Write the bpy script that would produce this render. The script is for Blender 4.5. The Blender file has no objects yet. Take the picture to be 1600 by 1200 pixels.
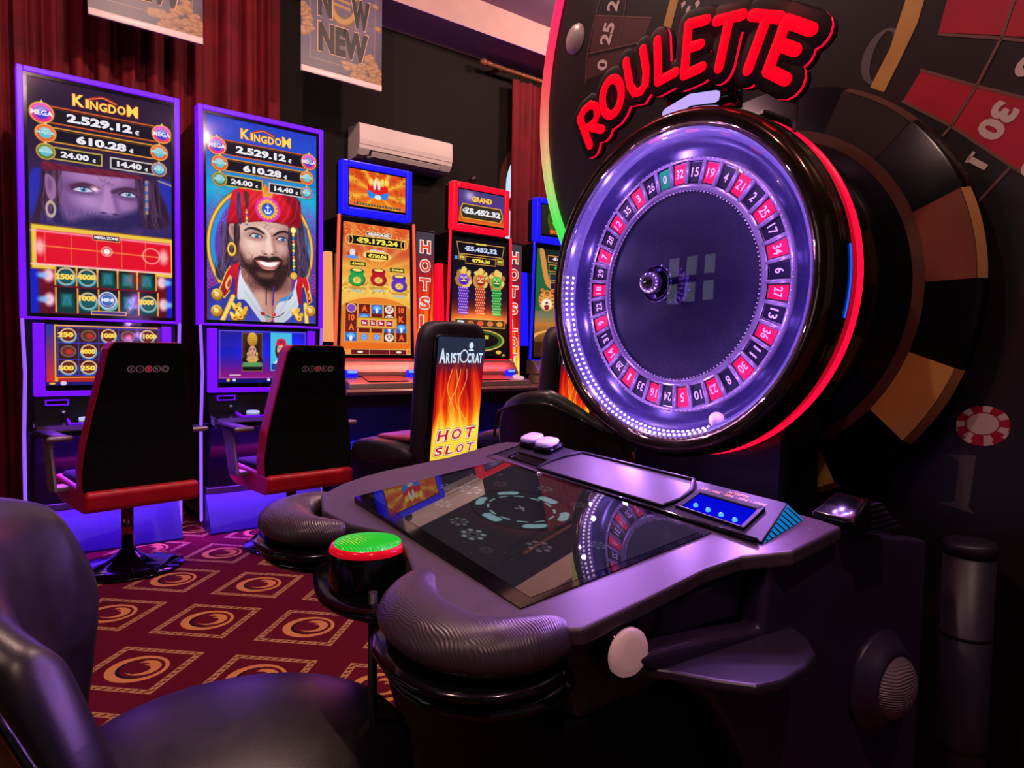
import bpy, math, random
import numpy as np
from mathutils import Matrix, Vector

# ------------------------------------------------------------------ camera, world, lamps, exposure
scene = bpy.context.scene
random.seed(7)
R = math.radians
scene.view_settings.view_transform = 'Standard'
scene.view_settings.look = 'None'
scene.view_settings.exposure = 0.0
scene.view_settings.gamma = 1.0
scene.view_settings.use_curve_mapping = False
scene.cycles.use_denoising = True
scene.cycles.max_bounces = 8
scene.cycles.caustics_reflective = False
scene.cycles.caustics_refractive = False
scene.cycles.sample_clamp_indirect = 4.0

COL = scene.collection
cam_data = bpy.data.cameras.new('camera')
cam = bpy.data.objects.new('camera', cam_data)
COL.objects.link(cam)
cam_data.sensor_width = 36.0
cam_data.lens = 36.0 * 1062.8 / 1600.0
cam_data.clip_start = 0.02
pitch, roll = R(2.784), R(0.952)
Fv = Vector((0, math.cos(pitch), -math.sin(pitch)))
R0, U0 = Vector((1, 0, 0)), Vector((0, math.sin(pitch), math.cos(pitch)))
Rv = math.cos(roll) * R0 + math.sin(roll) * U0
Uv = -math.sin(roll) * R0 + math.cos(roll) * U0
cam.matrix_world = Matrix(((Rv.x, Uv.x, -Fv.x, 0), (Rv.y, Uv.y, -Fv.y, 0), (Rv.z, Uv.z, -Fv.z, 1.05), (0, 0, 0, 1)))
scene.camera = cam

world = bpy.data.worlds.new('world')
scene.world = world
world.use_nodes = True
world.node_tree.nodes['Background'].inputs['Color'].default_value = (0.66, 0.48, 0.72, 1)
world.node_tree.nodes['Background'].inputs['Strength'].default_value = 0.13

# frames: the slot machine wall runs along u, the roulette terminal looks along e2
A_U = R(90 - 52.37)
FW = Matrix.Rotation(A_U, 4, 'Z')                                   # x along the wall, y into the wall
A_T = R(32.568)
FT = Matrix.Translation((-0.149, 1.077, 0)) @ Matrix.Rotation(A_T - R(90), 4, 'Z')   # x to the player's right, y to the wheel
TILT = math.tan(R(8.2617))
def top_z(b): return 0.738 + b * TILT
yaw, wt = R(-4.82), R(0.677)
e1 = Vector((math.sin(A_T), -math.cos(A_T), 0)); e2 = Vector((math.cos(A_T), math.sin(A_T), 0))
nw = -(math.cos(yaw) * e2 + math.sin(yaw) * e1) * math.cos(wt) + Vector((0, 0, math.sin(wt)))
xw = Vector((0, 0, 1)).cross(nw).normalized(); yw = nw.cross(xw)
CW = Vector((0.34392, 1.43874, 1.19144))
FWH = Matrix(((xw.x, yw.x, nw.x, CW.x), (xw.y, yw.y, nw.y, CW.y), (xw.z, yw.z, nw.z, CW.z), (0, 0, 0, 1)))

def lamp(name, kind, loc, energy, color, size=0.05, frame=None, aim=None, size_y=None, spread=None, cone=None):
    d = bpy.data.lights.new(name, kind)
    d.energy = energy; d.color = color
    if kind == 'AREA':
        d.size = size; d.shape = 'DISK'
        if size_y: d.shape = 'RECTANGLE'; d.size_y = size_y
        if spread: d.spread = spread
    else:
        d.shadow_soft_size = size
    if cone: d.spot_size = cone; d.spot_blend = 0.6
    o = bpy.data.objects.new(name, d)
    COL.objects.link(o)
    p = Vector(loc)
    if frame is not None: p = frame @ p
    o.location = p
    if aim is not None:
        q = Vector(aim)
        if frame is not None: q = frame @ q
        o.rotation_euler = (q - p).to_track_quat('-Z', 'Y').to_euler()
    return o

# ceiling lamps of the hall (wall frame: along the wall, distance to the wall side, height)
WARM = (1.0, 0.66, 0.5)
for i, (s, d, e) in enumerate([(0.9, 2.6, 120), (2.6, 2.4, 120), (0.2, -0.6, 70), (2.2, -1.2, 50), (-1.2, 1.0, 60), (3.9, 3.6, 60)]):
    lamp('ceiling_spot', 'POINT', (s, d, 3.70), e, WARM, 0.045, FW)
# the wheel's own LED ring
for k in range(12):
    a = 2 * math.pi * k / 12 + 0.2
    lamp('wheel_led', 'POINT', (0.272 * math.cos(a), 0.272 * math.sin(a), 0.07), 0.55, (0.58, 0.30, 1.0), 0.005, FWH)
for k in range(12):                                                # the same LEDs throw most of their light forward
    a = 2 * math.pi * k / 12 + 0.2
    lamp('wheel_led_beam', 'AREA', (0.306 * math.cos(a), 0.306 * math.sin(a), 0.05), 0.95, (0.56, 0.22, 1.0), 0.006, FWH, (0.25 * math.cos(a), 0.25 * math.sin(a) - 0.25, 1.0))
# violet LED trim of the two tall machines, red and blue trim of the others
for s in (0.487, 1.298):
    lamp('plinth_led', 'AREA', (s, 3.90, 0.59), 24, (0.22, 0.03, 1.0), 0.6, FW, (s, 3.96, 0.0), 0.05)
    lamp('side_led', 'AREA', (s, 4.02, 1.0), 3.0, (0.3, 0.05, 1.0), 0.5, FW, (s, 3.0, 0.7), 0.6)
for s, c in ((2.03, (1.0, 0.08, 0.05)), (2.855, (1.0, 0.04, 0.06)), (3.69, (0.05, 0.08, 1.0))):
    lamp('deck_led', 'AREA', (s, 4.0, 1.0), 2.4, c, 0.5, FW, (s, 3.9, 0.7), 0.03)
    lamp('foot_led', 'AREA', (s, 3.93, 0.70), 4.0, (0.03, 0.05, 1.0), 0.5, FW, (s, 3.85, 0.3), 0.03)
# ------------------------------------------------------------------ colours and materials
def lin(c):
    if isinstance(c, str): c = tuple(int(c[i:i + 2], 16) for i in (1, 3, 5))
    return tuple(((v / 255) / 12.92 if v / 255 <= 0.04045 else ((v / 255 + 0.055) / 1.055) ** 2.4) for v in c[:3])

MATS = {}
def pmat(name, color=(0.5, 0.5, 0.5), rough=0.5, metal=0.0, spec=0.5, emit=None, estr=1.0, coat=0.0, var=0.0, vscale=12.0, bump=0.0, bscale=200.0, bdist=0.002, srgb=True):
    """A Principled material whose colour and gloss vary with procedural noise."""
    if name in MATS: return MATS[name]
    m = bpy.data.materials.new(name); m.use_nodes = True
    nt = m.node_tree; N = nt.nodes; L = nt.links
    b = N['Principled BSDF']
    c = lin(color) if srgb else color
    b.inputs['Base Color'].default_value = (*c, 1)
    b.inputs['Roughness'].default_value = rough
    b.inputs['Metallic'].default_value = metal
    b.inputs['Specular IOR Level'].default_value = spec
    b.inputs['Coat Weight'].default_value = coat
    b.inputs['Coat Roughness'].default_value = 0.05
    if emit is not None:
        e = lin(emit) if srgb else emit
        b.inputs['Emission Color'].default_value = (*e, 1)
        b.inputs['Emission Strength'].default_value = estr
    tc = N.new('ShaderNodeTexCoord')
    if var > 0:
        n = N.new('ShaderNodeTexNoise'); n.inputs['Scale'].default_value = vscale; n.inputs['Detail'].default_value = 4
        L.new(tc.outputs['Object'], n.inputs['Vector'])
        r = N.new('ShaderNodeValToRGB')
        r.color_ramp.elements[0].position = 0.3; r.color_ramp.elements[1].position = 0.7
        r.color_ramp.elements[0].color = (*[v * (1 - var) for v in c], 1)
        r.color_ramp.elements[1].color = (*[min(1, v * (1 + var)) for v in c], 1)
        L.new(n.outputs['Fac'], r.inputs['Fac']); L.new(r.outputs['Color'], b.inputs['Base Color'])
        mr = N.new('ShaderNodeMapRange')
        mr.inputs['To Min'].default_value = max(0.0, rough - 0.06); mr.inputs['To Max'].default_value = min(1, rough + 0.06)
        L.new(n.outputs['Fac'], mr.inputs['Value']); L.new(mr.outputs['Result'], b.inputs['Roughness'])
    if bump > 0:
        n2 = N.new('ShaderNodeTexNoise'); n2.inputs['Scale'].default_value = bscale; n2.inputs['Detail'].default_value = 3
        L.new(tc.outputs['Object'], n2.inputs['Vector'])
        bp = N.new('ShaderNodeBump'); bp.inputs['Strength'].default_value = bump; bp.inputs['Distance'].default_value = bdist
        L.new(n2.outputs['Fac'], bp.inputs['Height']); L.new(bp.outputs['Normal'], b.inputs['Normal'])
    MATS[name] = m
    return m

def glow(name, color, s=1.0):
    return pmat(name, (12, 12, 14), 0.25, emit=color, estr=s)

def attr_mat(name, emissive, rough=0.1, strength=1.0, spec=0.5):
    if name in MATS: return MATS[name]
    m = bpy.data.materials.new(name); m.use_nodes = True
    nt = m.node_tree; b = nt.nodes['Principled BSDF']
    a = nt.nodes.new('ShaderNodeAttribute'); a.attribute_name = 'Col'
    b.inputs['Roughness'].default_value = rough
    b.inputs['Specular IOR Level'].default_value = spec
    if emissive:
        b.inputs['Base Color'].default_value = (0.006, 0.006, 0.007, 1)
        nt.links.new(a.outputs['Color'], b.inputs['Emission Color'])
        b.inputs['Emission Strength'].default_value = strength
    else:
        n = nt.nodes.new('ShaderNodeTexNoise'); n.inputs['Scale'].default_value = 60
        mx = nt.nodes.new('ShaderNodeMixRGB'); mx.blend_type = 'MULTIPLY'; mx.inputs['Fac'].default_value = 0.12
        nt.links.new(a.outputs['Color'], mx.inputs['Color1']); nt.links.new(n.outputs['Color'], mx.inputs['Color2'])
        nt.links.new(mx.outputs['Color'], b.inputs['Base Color'])
    MATS[name] = m
    return m

class X:
    """Arithmetic on shader sockets."""
    nt = None
    def __init__(self, s): self.s = s
    @staticmethod
    def op(o, a, b=None, c=None):
        n = X.nt.nodes.new('ShaderNodeMath'); n.operation = o
        for i, v in enumerate((a, b, c)):
            if v is None: continue
            if isinstance(v, X): X.nt.links.new(v.s, n.inputs[i])
            else: n.inputs[i].default_value = v
        return X(n.outputs[0])
    def __add__(s, o): return X.op('ADD', s, o)
    def __sub__(s, o): return X.op('SUBTRACT', s, o)
    def __mul__(s, o): return X.op('MULTIPLY', s, o)
    def __truediv__(s, o): return X.op('DIVIDE', s, o)
    def lt(s, o): return X.op('LESS_THAN', s, o)
    def gt(s, o): return X.op('GREATER_THAN', s, o)
    def fract(s): return X.op('FRACT', s)
    def abs(s): return X.op('ABSOLUTE', s)
    def inv(s): return X.op('SUBTRACT', 1.0, s)
    def max(s, o): return X.op('MAXIMUM', s, o)
    def min(s, o): return X.op('MINIMUM', s, o)
def xlen(a, b): return X.op('SQRT', a * a + b * b)

def mix_col(nt, f, a, b):
    n = nt.nodes.new('ShaderNodeMixRGB')
    nt.links.new(f.s, n.inputs['Fac'])
    for k, v in (('Color1', a), ('Color2', b)):
        if isinstance(v, tuple): n.inputs[k].default_value = (*v, 1)
        else: nt.links.new(v, n.inputs[k])
    return n.outputs['Color']

def carpet_material(pp=0.40498, a=0.7164):
    m = bpy.data.materials.new('casino_carpet'); m.use_nodes = True
    nt = m.node_tree; X.nt = nt; b = nt.nodes['Principled BSDF']
    tc = nt.nodes.new('ShaderNodeTexCoord')
    wob = nt.nodes.new('ShaderNodeTexNoise'); wob.inputs['Scale'].default_value = 160; wob.inputs['Detail'].default_value = 2
    nt.links.new(tc.outputs['Object'], wob.inputs['Vector'])
    sp = nt.nodes.new('ShaderNodeSeparateXYZ'); nt.links.new(tc.outputs['Object'], sp.inputs[0])
    w = (X(wob.outputs['Fac']) - 0.5) * 0.02
    u = X.op('FRACT', X(sp.outputs[0]) / pp) + w
    v = X.op('FRACT', X(sp.outputs[1]) * (-1 / pp)) + w
    c = a / 2
    du, dv = u - c, v - c
    m8 = du.abs().max(dv.abs())
    frame = m8.lt(c).min(m8.gt(c - 0.058))
    gap = m8.lt(c - 0.019).min(m8.gt(c - 0.039))
    dash = X.op('FRACT', (u + v) * 15.0).gt(0.42)
    edge = frame.min(gap.inv().max(dash)).min(dash.max(m8.gt(c - 0.012)).max(m8.lt(c - 0.046)))
    r = xlen(du, dv)
    ring = r.lt(0.232).min(xlen(du - 0.018, dv + 0.012).gt(0.180))
    shade = xlen(du - 0.006, dv + 0.004).lt(0.196).min(xlen(du - 0.030, dv + 0.022).gt(0.168))
    cres = xlen(du - 0.034, dv + 0.024).lt(0.132).min(xlen(du - 0.002, dv + 0.008).gt(0.098)).min((du + dv * 0.4).gt(-0.085))
    core = xlen(du - 0.072, dv - 0.0).lt(0.092).min(xlen(du - 0.028, dv - 0.012).gt(0.078)).min(xlen(du - 0.034, dv + 0.024).lt(0.15))
    n = nt.nodes.new('ShaderNodeTexNoise'); n.inputs['Scale'].default_value = 900; n.inputs['Detail'].default_value = 2
    nt.links.new(tc.outputs['Object'], n.inputs['Vector'])
    n3 = nt.nodes.new('ShaderNodeTexNoise'); n3.inputs['Scale'].default_value = 3
    nt.links.new(tc.outputs['Object'], n3.inputs['Vector'])
    red = mix_col(nt, X(n3.outputs['Fac']), lin((88, 3, 24)), lin((108, 5, 30)))
    col = mix_col(nt, edge, red, lin((196, 152, 96)))
    col = mix_col(nt, shade, col, lin((34, 8, 22)))
    col = mix_col(nt, ring.max(cres).max(core), col, lin((226, 154, 84)))
    mx = nt.nodes.new('ShaderNodeMixRGB'); mx.blend_type = 'MULTIPLY'; mx.inputs['Fac'].default_value = 0.35
    nt.links.new(col, mx.inputs['Color1']); nt.links.new(n.outputs['Color'], mx.inputs['Color2'])
    nt.links.new(mx.outputs['Color'], b.inputs['Base Color'])
    b.inputs['Roughness'].default_value = 0.95
    b.inputs['Specular IOR Level'].default_value = 0.15
    bp = nt.nodes.new('ShaderNodeBump'); bp.inputs['Strength'].default_value = 0.5; bp.inputs['Distance'].default_value = 0.004
    nt.links.new(n.outputs['Fac'], bp.inputs['Height']); nt.links.new(bp.outputs['Normal'], b.inputs['Normal'])
    return m

def ribbed_material(name, color, rough, scale=38.0, dist=4.0, depth=0.0016, emit=None, estr=0, direction='Y'):
    """Rubber or plastic pressed with fine wandering ridges."""
    m = pmat(name, color, rough, emit=emit, estr=estr, spec=0.5)
    nt = m.node_tree; b = nt.nodes['Principled BSDF']
    tc = nt.nodes.new('ShaderNodeTexCoord')
    w = nt.nodes.new('ShaderNodeTexWave'); w.wave_type = 'BANDS'; w.bands_direction = direction
    w.inputs['Scale'].default_value = scale; w.inputs['Distortion'].default_value = dist
    w.inputs['Detail'].default_value = 0.5; w.inputs['Detail Scale'].default_value = 0.35
    nt.links.new(tc.outputs['Object'], w.inputs['Vector'])
    bp = nt.nodes.new('ShaderNodeBump'); bp.inputs['Strength'].default_value = 0.8; bp.inputs['Distance'].default_value = depth
    nt.links.new(w.outputs['Fac'], bp.inputs['Height']); nt.links.new(bp.outputs['Normal'], b.inputs['Normal'])
    return m

def clear_glass(name='clear_dome'):
    m = bpy.data.materials.new(name); m.use_nodes = True
    nt = m.node_tree; nt.nodes.clear()
    out = nt.nodes.new('ShaderNodeOutputMaterial')
    tr = nt.nodes.new('ShaderNodeBsdfTransparent'); gl = nt.nodes.new('ShaderNodeBsdfGlossy')
    gl.inputs['Roughness'].default_value = 0.03
    fr = nt.nodes.new('ShaderNodeFresnel'); fr.inputs['IOR'].default_value = 1.45
    nz = nt.nodes.new('ShaderNodeTexNoise'); nz.inputs['Scale'].default_value = 6
    mr = nt.nodes.new('ShaderNodeMapRange'); mr.inputs['To Min'].default_value = 0.02; mr.inputs['To Max'].default_value = 0.04
    nt.links.new(nz.outputs['Fac'], mr.inputs['Value']); nt.links.new(mr.outputs['Result'], gl.inputs['Roughness'])
    mx = nt.nodes.new('ShaderNodeMixShader')
    nt.links.new(fr.outputs[0], mx.inputs[0]); nt.links.new(tr.outputs[0], mx.inputs[1]); nt.links.new(gl.outputs[0], mx.inputs[2])
    nt.links.new(mx.outputs[0], out.inputs['Surface'])
    return m

# ------------------------------------------------------------------ mesh helpers
class MB:
    """Collects shapes; build() links them as ONE mesh object."""
    def __init__(s): s.v = []; s.f = []; s.m = []; s.sm = []
    def add(s, vs, fs, mi=0, smooth=False, M=None):
        o = len(s.v)
        if M is not None: vs = [tuple(M @ Vector(p)) for p in vs]
        s.v.extend([tuple(p) for p in vs])
        for f in fs:
            s.f.append(tuple(i + o for i in f)); s.m.append(mi); s.sm.append(smooth)
        return s
    def box(s, x0, x1, y0, y1, z0, z1, mi=0, M=None):
        vs = [(x, y, z) for z in (z0, z1) for y in (y0, y1) for x in (x0, x1)]
        return s.add(vs, [(0, 2, 3, 1), (4, 5, 7, 6), (0, 1, 5, 4), (2, 6, 7, 3), (0, 4, 6, 2), (1, 3, 7, 5)], mi, False, M)
    def hexa(s, b, t, mi=0, M=None):
        """b, t: four points each, same order."""
        return s.add(list(b) + list(t), [(3, 2, 1, 0), (4, 5, 6, 7), (0, 1, 5, 4), (1, 2, 6, 5), (2, 3, 7, 6), (3, 0, 4, 7)], mi, False, M)
    def prism(s, pts, axis, a0, a1, mi=0, M=None, smooth=False):
        """2-D outline extruded along an axis (0, 1 or 2)."""
        def p3(p, h): q = [p[0], p[1]]; q.insert(axis, h); return tuple(q)
        n = len(pts)
        vs = [p3(p, a0) for p in pts] + [p3(p, a1) for p in pts]
        fs = [tuple(range(n - 1, -1, -1)), tuple(range(n, 2 * n))]
        s.add(vs, fs, mi, False, M)
        o = len(s.v) - 2 * n
        for i in range(n):
            j = (i + 1) % n
            s.f.append((o + i, o + j, o + n + j, o + n + i)); s.m.append(mi); s.sm.append(smooth)
        return s
    def lathe(s, prof, seg=48, mi=0, M=None, smooth=True, a0=0.0, a1=2 * math.pi, cap=False):
        full = abs(a1 - a0 - 2 * math.pi) < 1e-6
        n = seg if full else seg + 1
        vs = []
        for r, z in prof:
            for k in range(n):
                a = a0 + (a1 - a0) * k / seg
                vs.append((r * math.cos(a), r * math.sin(a), z))
        fs = []
        for i in range(len(prof) - 1):
            for k in range(seg):
                k2 = (k + 1) % n
                fs.append((i * n + k, i * n + k2, (i + 1) * n + k2, (i + 1) * n + k))
        s.add(vs, fs, mi, smooth, M)
        if cap:
            o = len(s.v) - len(vs)
            s.f.append(tuple(o + k for k in range(n - 1, -1, -1))); s.m.append(mi); s.sm.append(False)
            s.f.append(tuple(o + (len(prof) - 1) * n + k for k in range(n))); s.m.append(mi); s.sm.append(False)
        return s
    def cyl(s, r, z0, z1, seg=32, mi=0, M=None, r2=None):
        return s.lathe([(r, z0), (r if r2 is None else r2, z1)], seg, mi, M, True, cap=True)
    def loft(s, rings, mi=0, cap=True, closed=False, smooth=True, M=None):
        n = len(rings[0]); vs = [p for r in rings for p in r]; fs = []
        m = len(rings)
        for i in range(m if closed else m - 1):
            j = (i + 1) % m
            for k in range(n):
                k2 = (k + 1) % n
                fs.append((i * n + k, i * n + k2, j * n + k2, j * n + k))
        s.add(vs, fs, mi, smooth, M)
        if cap and not closed:
            o = len(s.v) - len(vs)
            s.f.append(tuple(o + k for k in range(n - 1, -1, -1))); s.m.append(mi); s.sm.append(smooth)
            s.f.append(tuple(o + (m - 1) * n + k for k in range(n))); s.m.append(mi); s.sm.append(smooth)
        return s
    def tube(s, pts, r, seg=10, mi=0, M=None, closed=False, rounded=False, up=None, flat=1.0):
        P = [Vector(p) for p in pts]; n = len(P); rings = []
        rr = r if isinstance(r, (list, tuple)) else [r] * n
        def frame(t):
            a = Vector(up) if up is not None else (Vector((0, 0, 1)) if abs(t.z) < 0.95 else Vector((1, 0, 0)))
            x = t.cross(a).normalized(); return x, x.cross(t).normalized()
        tans = []
        for i in range(n):
            t = (P[(i + 1) % n] - P[i - 1]) if closed else (P[min(i + 1, n - 1)] - P[max(i - 1, 0)])
            tans.append(t.normalized())
        def ring(c, t, rad):
            x, y = frame(t)
            return [tuple(c + x * (rad * math.cos(2 * math.pi * k / seg)) + y * (rad * flat * math.sin(2 * math.pi * k / seg))) for k in range(seg)]
        for i in range(n):
            if rounded and i == 0 and not closed:
                for a in (80, 60, 35): rings.append(ring(P[0] - tans[0] * rr[0] * math.sin(R(a)), tans[0], rr[0] * math.cos(R(a))))
            rings.append(ring(P[i], tans[i], rr[i]))
            if rounded and i == n - 1 and not closed:
                for a in (35, 60, 80): rings.append(ring(P[-1] + tans[-1] * rr[-1] * math.sin(R(a)), tans[-1], rr[-1] * math.cos(R(a))))
        return s.loft(rings, mi, not closed, closed, True, M)
    def frame(s, x0, x1, z0, z1, w, y0, y1, mi=0, M=None, wb=None):
        """Rectangular ring in the x-z plane."""
        wb = w if wb is None else wb
        s.box(x0, x0 + w, y0, y1, z0, z1, mi, M); s.box(x1 - w, x1, y0, y1, z0, z1, mi, M)
        s.box(x0 + w, x1 - w, y0, y1, z1 - w, z1, mi, M); s.box(x0 + w, x1 - w, y0, y1, z0, z0 + wb, mi, M)
        return s
    def sphere(s, c, r, seg=24, mi=0, M=None, sz=1.0):
        prof = [(max(1e-5, r * math.sin(math.pi * i / (seg // 2))), -r * sz * math.cos(math.pi * i / (seg // 2))) for i in range(seg // 2 + 1)]
        T = Matrix.Translation(c)
        return s.lathe(prof, seg, mi, T if M is None else M @ T)
    def rbox(s, x0, x1, y0, y1, z0, z1, r, mi=0, M=None, axis=2, seg=5):
        """Box with rounded vertical (axis) corners and softened rims."""
        lim = [(x0, x1), (y0, y1), (z0, z1)]
        (a0, a1), (b0, b1) = [lim[i] for i in range(3) if i != axis]
        h0, h1 = lim[axis]
        r = min(r, (a1 - a0) / 2 - 1e-4, (b1 - b0) / 2 - 1e-4)
        def outline(ins):
            pts = []
            for cx, cy, st in ((a1 - r, b1 - r, 0), (a0 + r, b1 - r, 90), (a0 + r, b0 + r, 180), (a1 - r, b0 + r, 270)):
                for k in range(seg + 1):
                    t = R(st + 90 * k / seg); pts.append((cx + (r - ins) * math.cos(t), cy + (r - ins) * math.sin(t)))
            return pts
        e = min(r * 0.45, (h1 - h0) * 0.45)
        rings = []
        for ins, h in ((e, h0), (e * 0.3, h0 + e * 0.3), (0, h0 + e), (0, h1 - e), (e * 0.3, h1 - e * 0.3), (e, h1)):
            ring = []
            for p in outline(ins):
                q = [p[0], p[1]]; q.insert(axis, h); ring.append(tuple(q))
            rings.append(ring)
        return s.loft(rings, mi, True, False, True, M)
    def text(s, body, cx, cy, w, h, mi=0, M=None, bold=0.02, z=0.0, depth=0.0, slant=0.0):
        """Lettering fitted into w x h (w may be None) in the x-y plane of M."""
        vs, fs = text_shape(body, bold, depth > 0)
        xs = [p[0] for p in vs]; ys = [p[1] for p in vs]
        W, H = max(xs) - min(xs), max(ys) - min(ys)
        sy = h / H; sx = w / W if w else sy
        mx_, my_ = (max(xs) + min(xs)) / 2, (max(ys) + min(ys)) / 2
        out = [(cx + (p[0] - mx_) * sx + slant * (p[1] - my_) * sy, cy + (p[1] - my_) * sy, z + (depth if p[2] > 0 else 0.0)) for p in vs]
        return s.add(out, fs, mi, False, M)
    def build(s, name, mats, parent=None, frame=None, bevel=0.0, bseg=2, subsurf=0, shade=None):
        me = bpy.data.meshes.new(name)
        me.from_pydata(s.v, [], s.f)
        mats = mats if isinstance(mats, (list, tuple)) else [mats]
        for m in mats: me.materials.append(m)
        me.polygons.foreach_set('material_index', s.m)
        me.polygons.foreach_set('use_smooth', [True] * len(s.f) if shade else s.sm)
        me.update()
        o = bpy.data.objects.new(name, me); COL.objects.link(o)
        if frame is not None: o.matrix_world = frame
        if parent is not None: o.parent = parent
        if bevel > 0:
            b = o.modifiers.new('bevel', 'BEVEL'); b.width = bevel; b.segments = bseg; b.limit_method = 'ANGLE'; b.angle_limit = R(40)
        if subsurf:
            u = o.modifiers.new('sub', 'SUBSURF'); u.levels = subsurf; u.render_levels = subsurf
        return o

_TXT = {}
def text_shape(body, bold, solid=False):
    k = (body, bold, solid)
    if k not in _TXT:
        cu = bpy.data.curves.new('t', 'FONT'); cu.body = body; cu.offset = bold; cu.resolution_u = 3
        if solid: cu.extrude = 0.5
        o = bpy.data.objects.new('t', cu)
        me = bpy.data.meshes.new_from_object(o)
        _TXT[k] = ([tuple(v.co) for v in me.vertices], [tuple(p.vertices) for p in me.polygons])
        bpy.data.objects.remove(o); bpy.data.curves.remove(cu); bpy.data.meshes.remove(me)
    return _TXT[k]

def thing(name, label, cat, M, group=None):
    o = bpy.data.objects.new(name, None); COL.objects.link(o)
    o.matrix_world = M; o.empty_display_size = 0.05
    o['label'] = label; o['category'] = cat
    if group: o['group'] = group
    return o
def tag(o, label, cat, group=None):
    o['label'] = label; o['category'] = cat
    if group: o['group'] = group
    return o
def struct(o): o['kind'] = 'structure'; return o
def copy_tree(o, parent=None):
    c = o.copy(); COL.objects.link(c)
    if parent is not None: c.parent = parent
    for ch in list(o.children): copy_tree(ch, c)
    return c
def at(frame, x, y, z=0.0, rz=0.0):
    return frame @ Matrix.Translation((x, y, z)) @ Matrix.Rotation(rz, 4, 'Z')

# ------------------------------------------------------------------ pictures for displays and prints
def smooth_closed(P, n=5):
    P = np.array(P, float); out = []
    for i in range(len(P)):
        a, b, c, d = P[i - 1], P[i], P[(i + 1) % len(P)], P[(i + 2) % len(P)]
        for k in range(n):
            t = k / n
            out.append(0.5 * ((2 * b) + (c - a) * t + (2 * a - 5 * b + 4 * c - d) * t * t + (3 * b - a - 3 * c + d) * t ** 3))
    return np.array(out)

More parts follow.
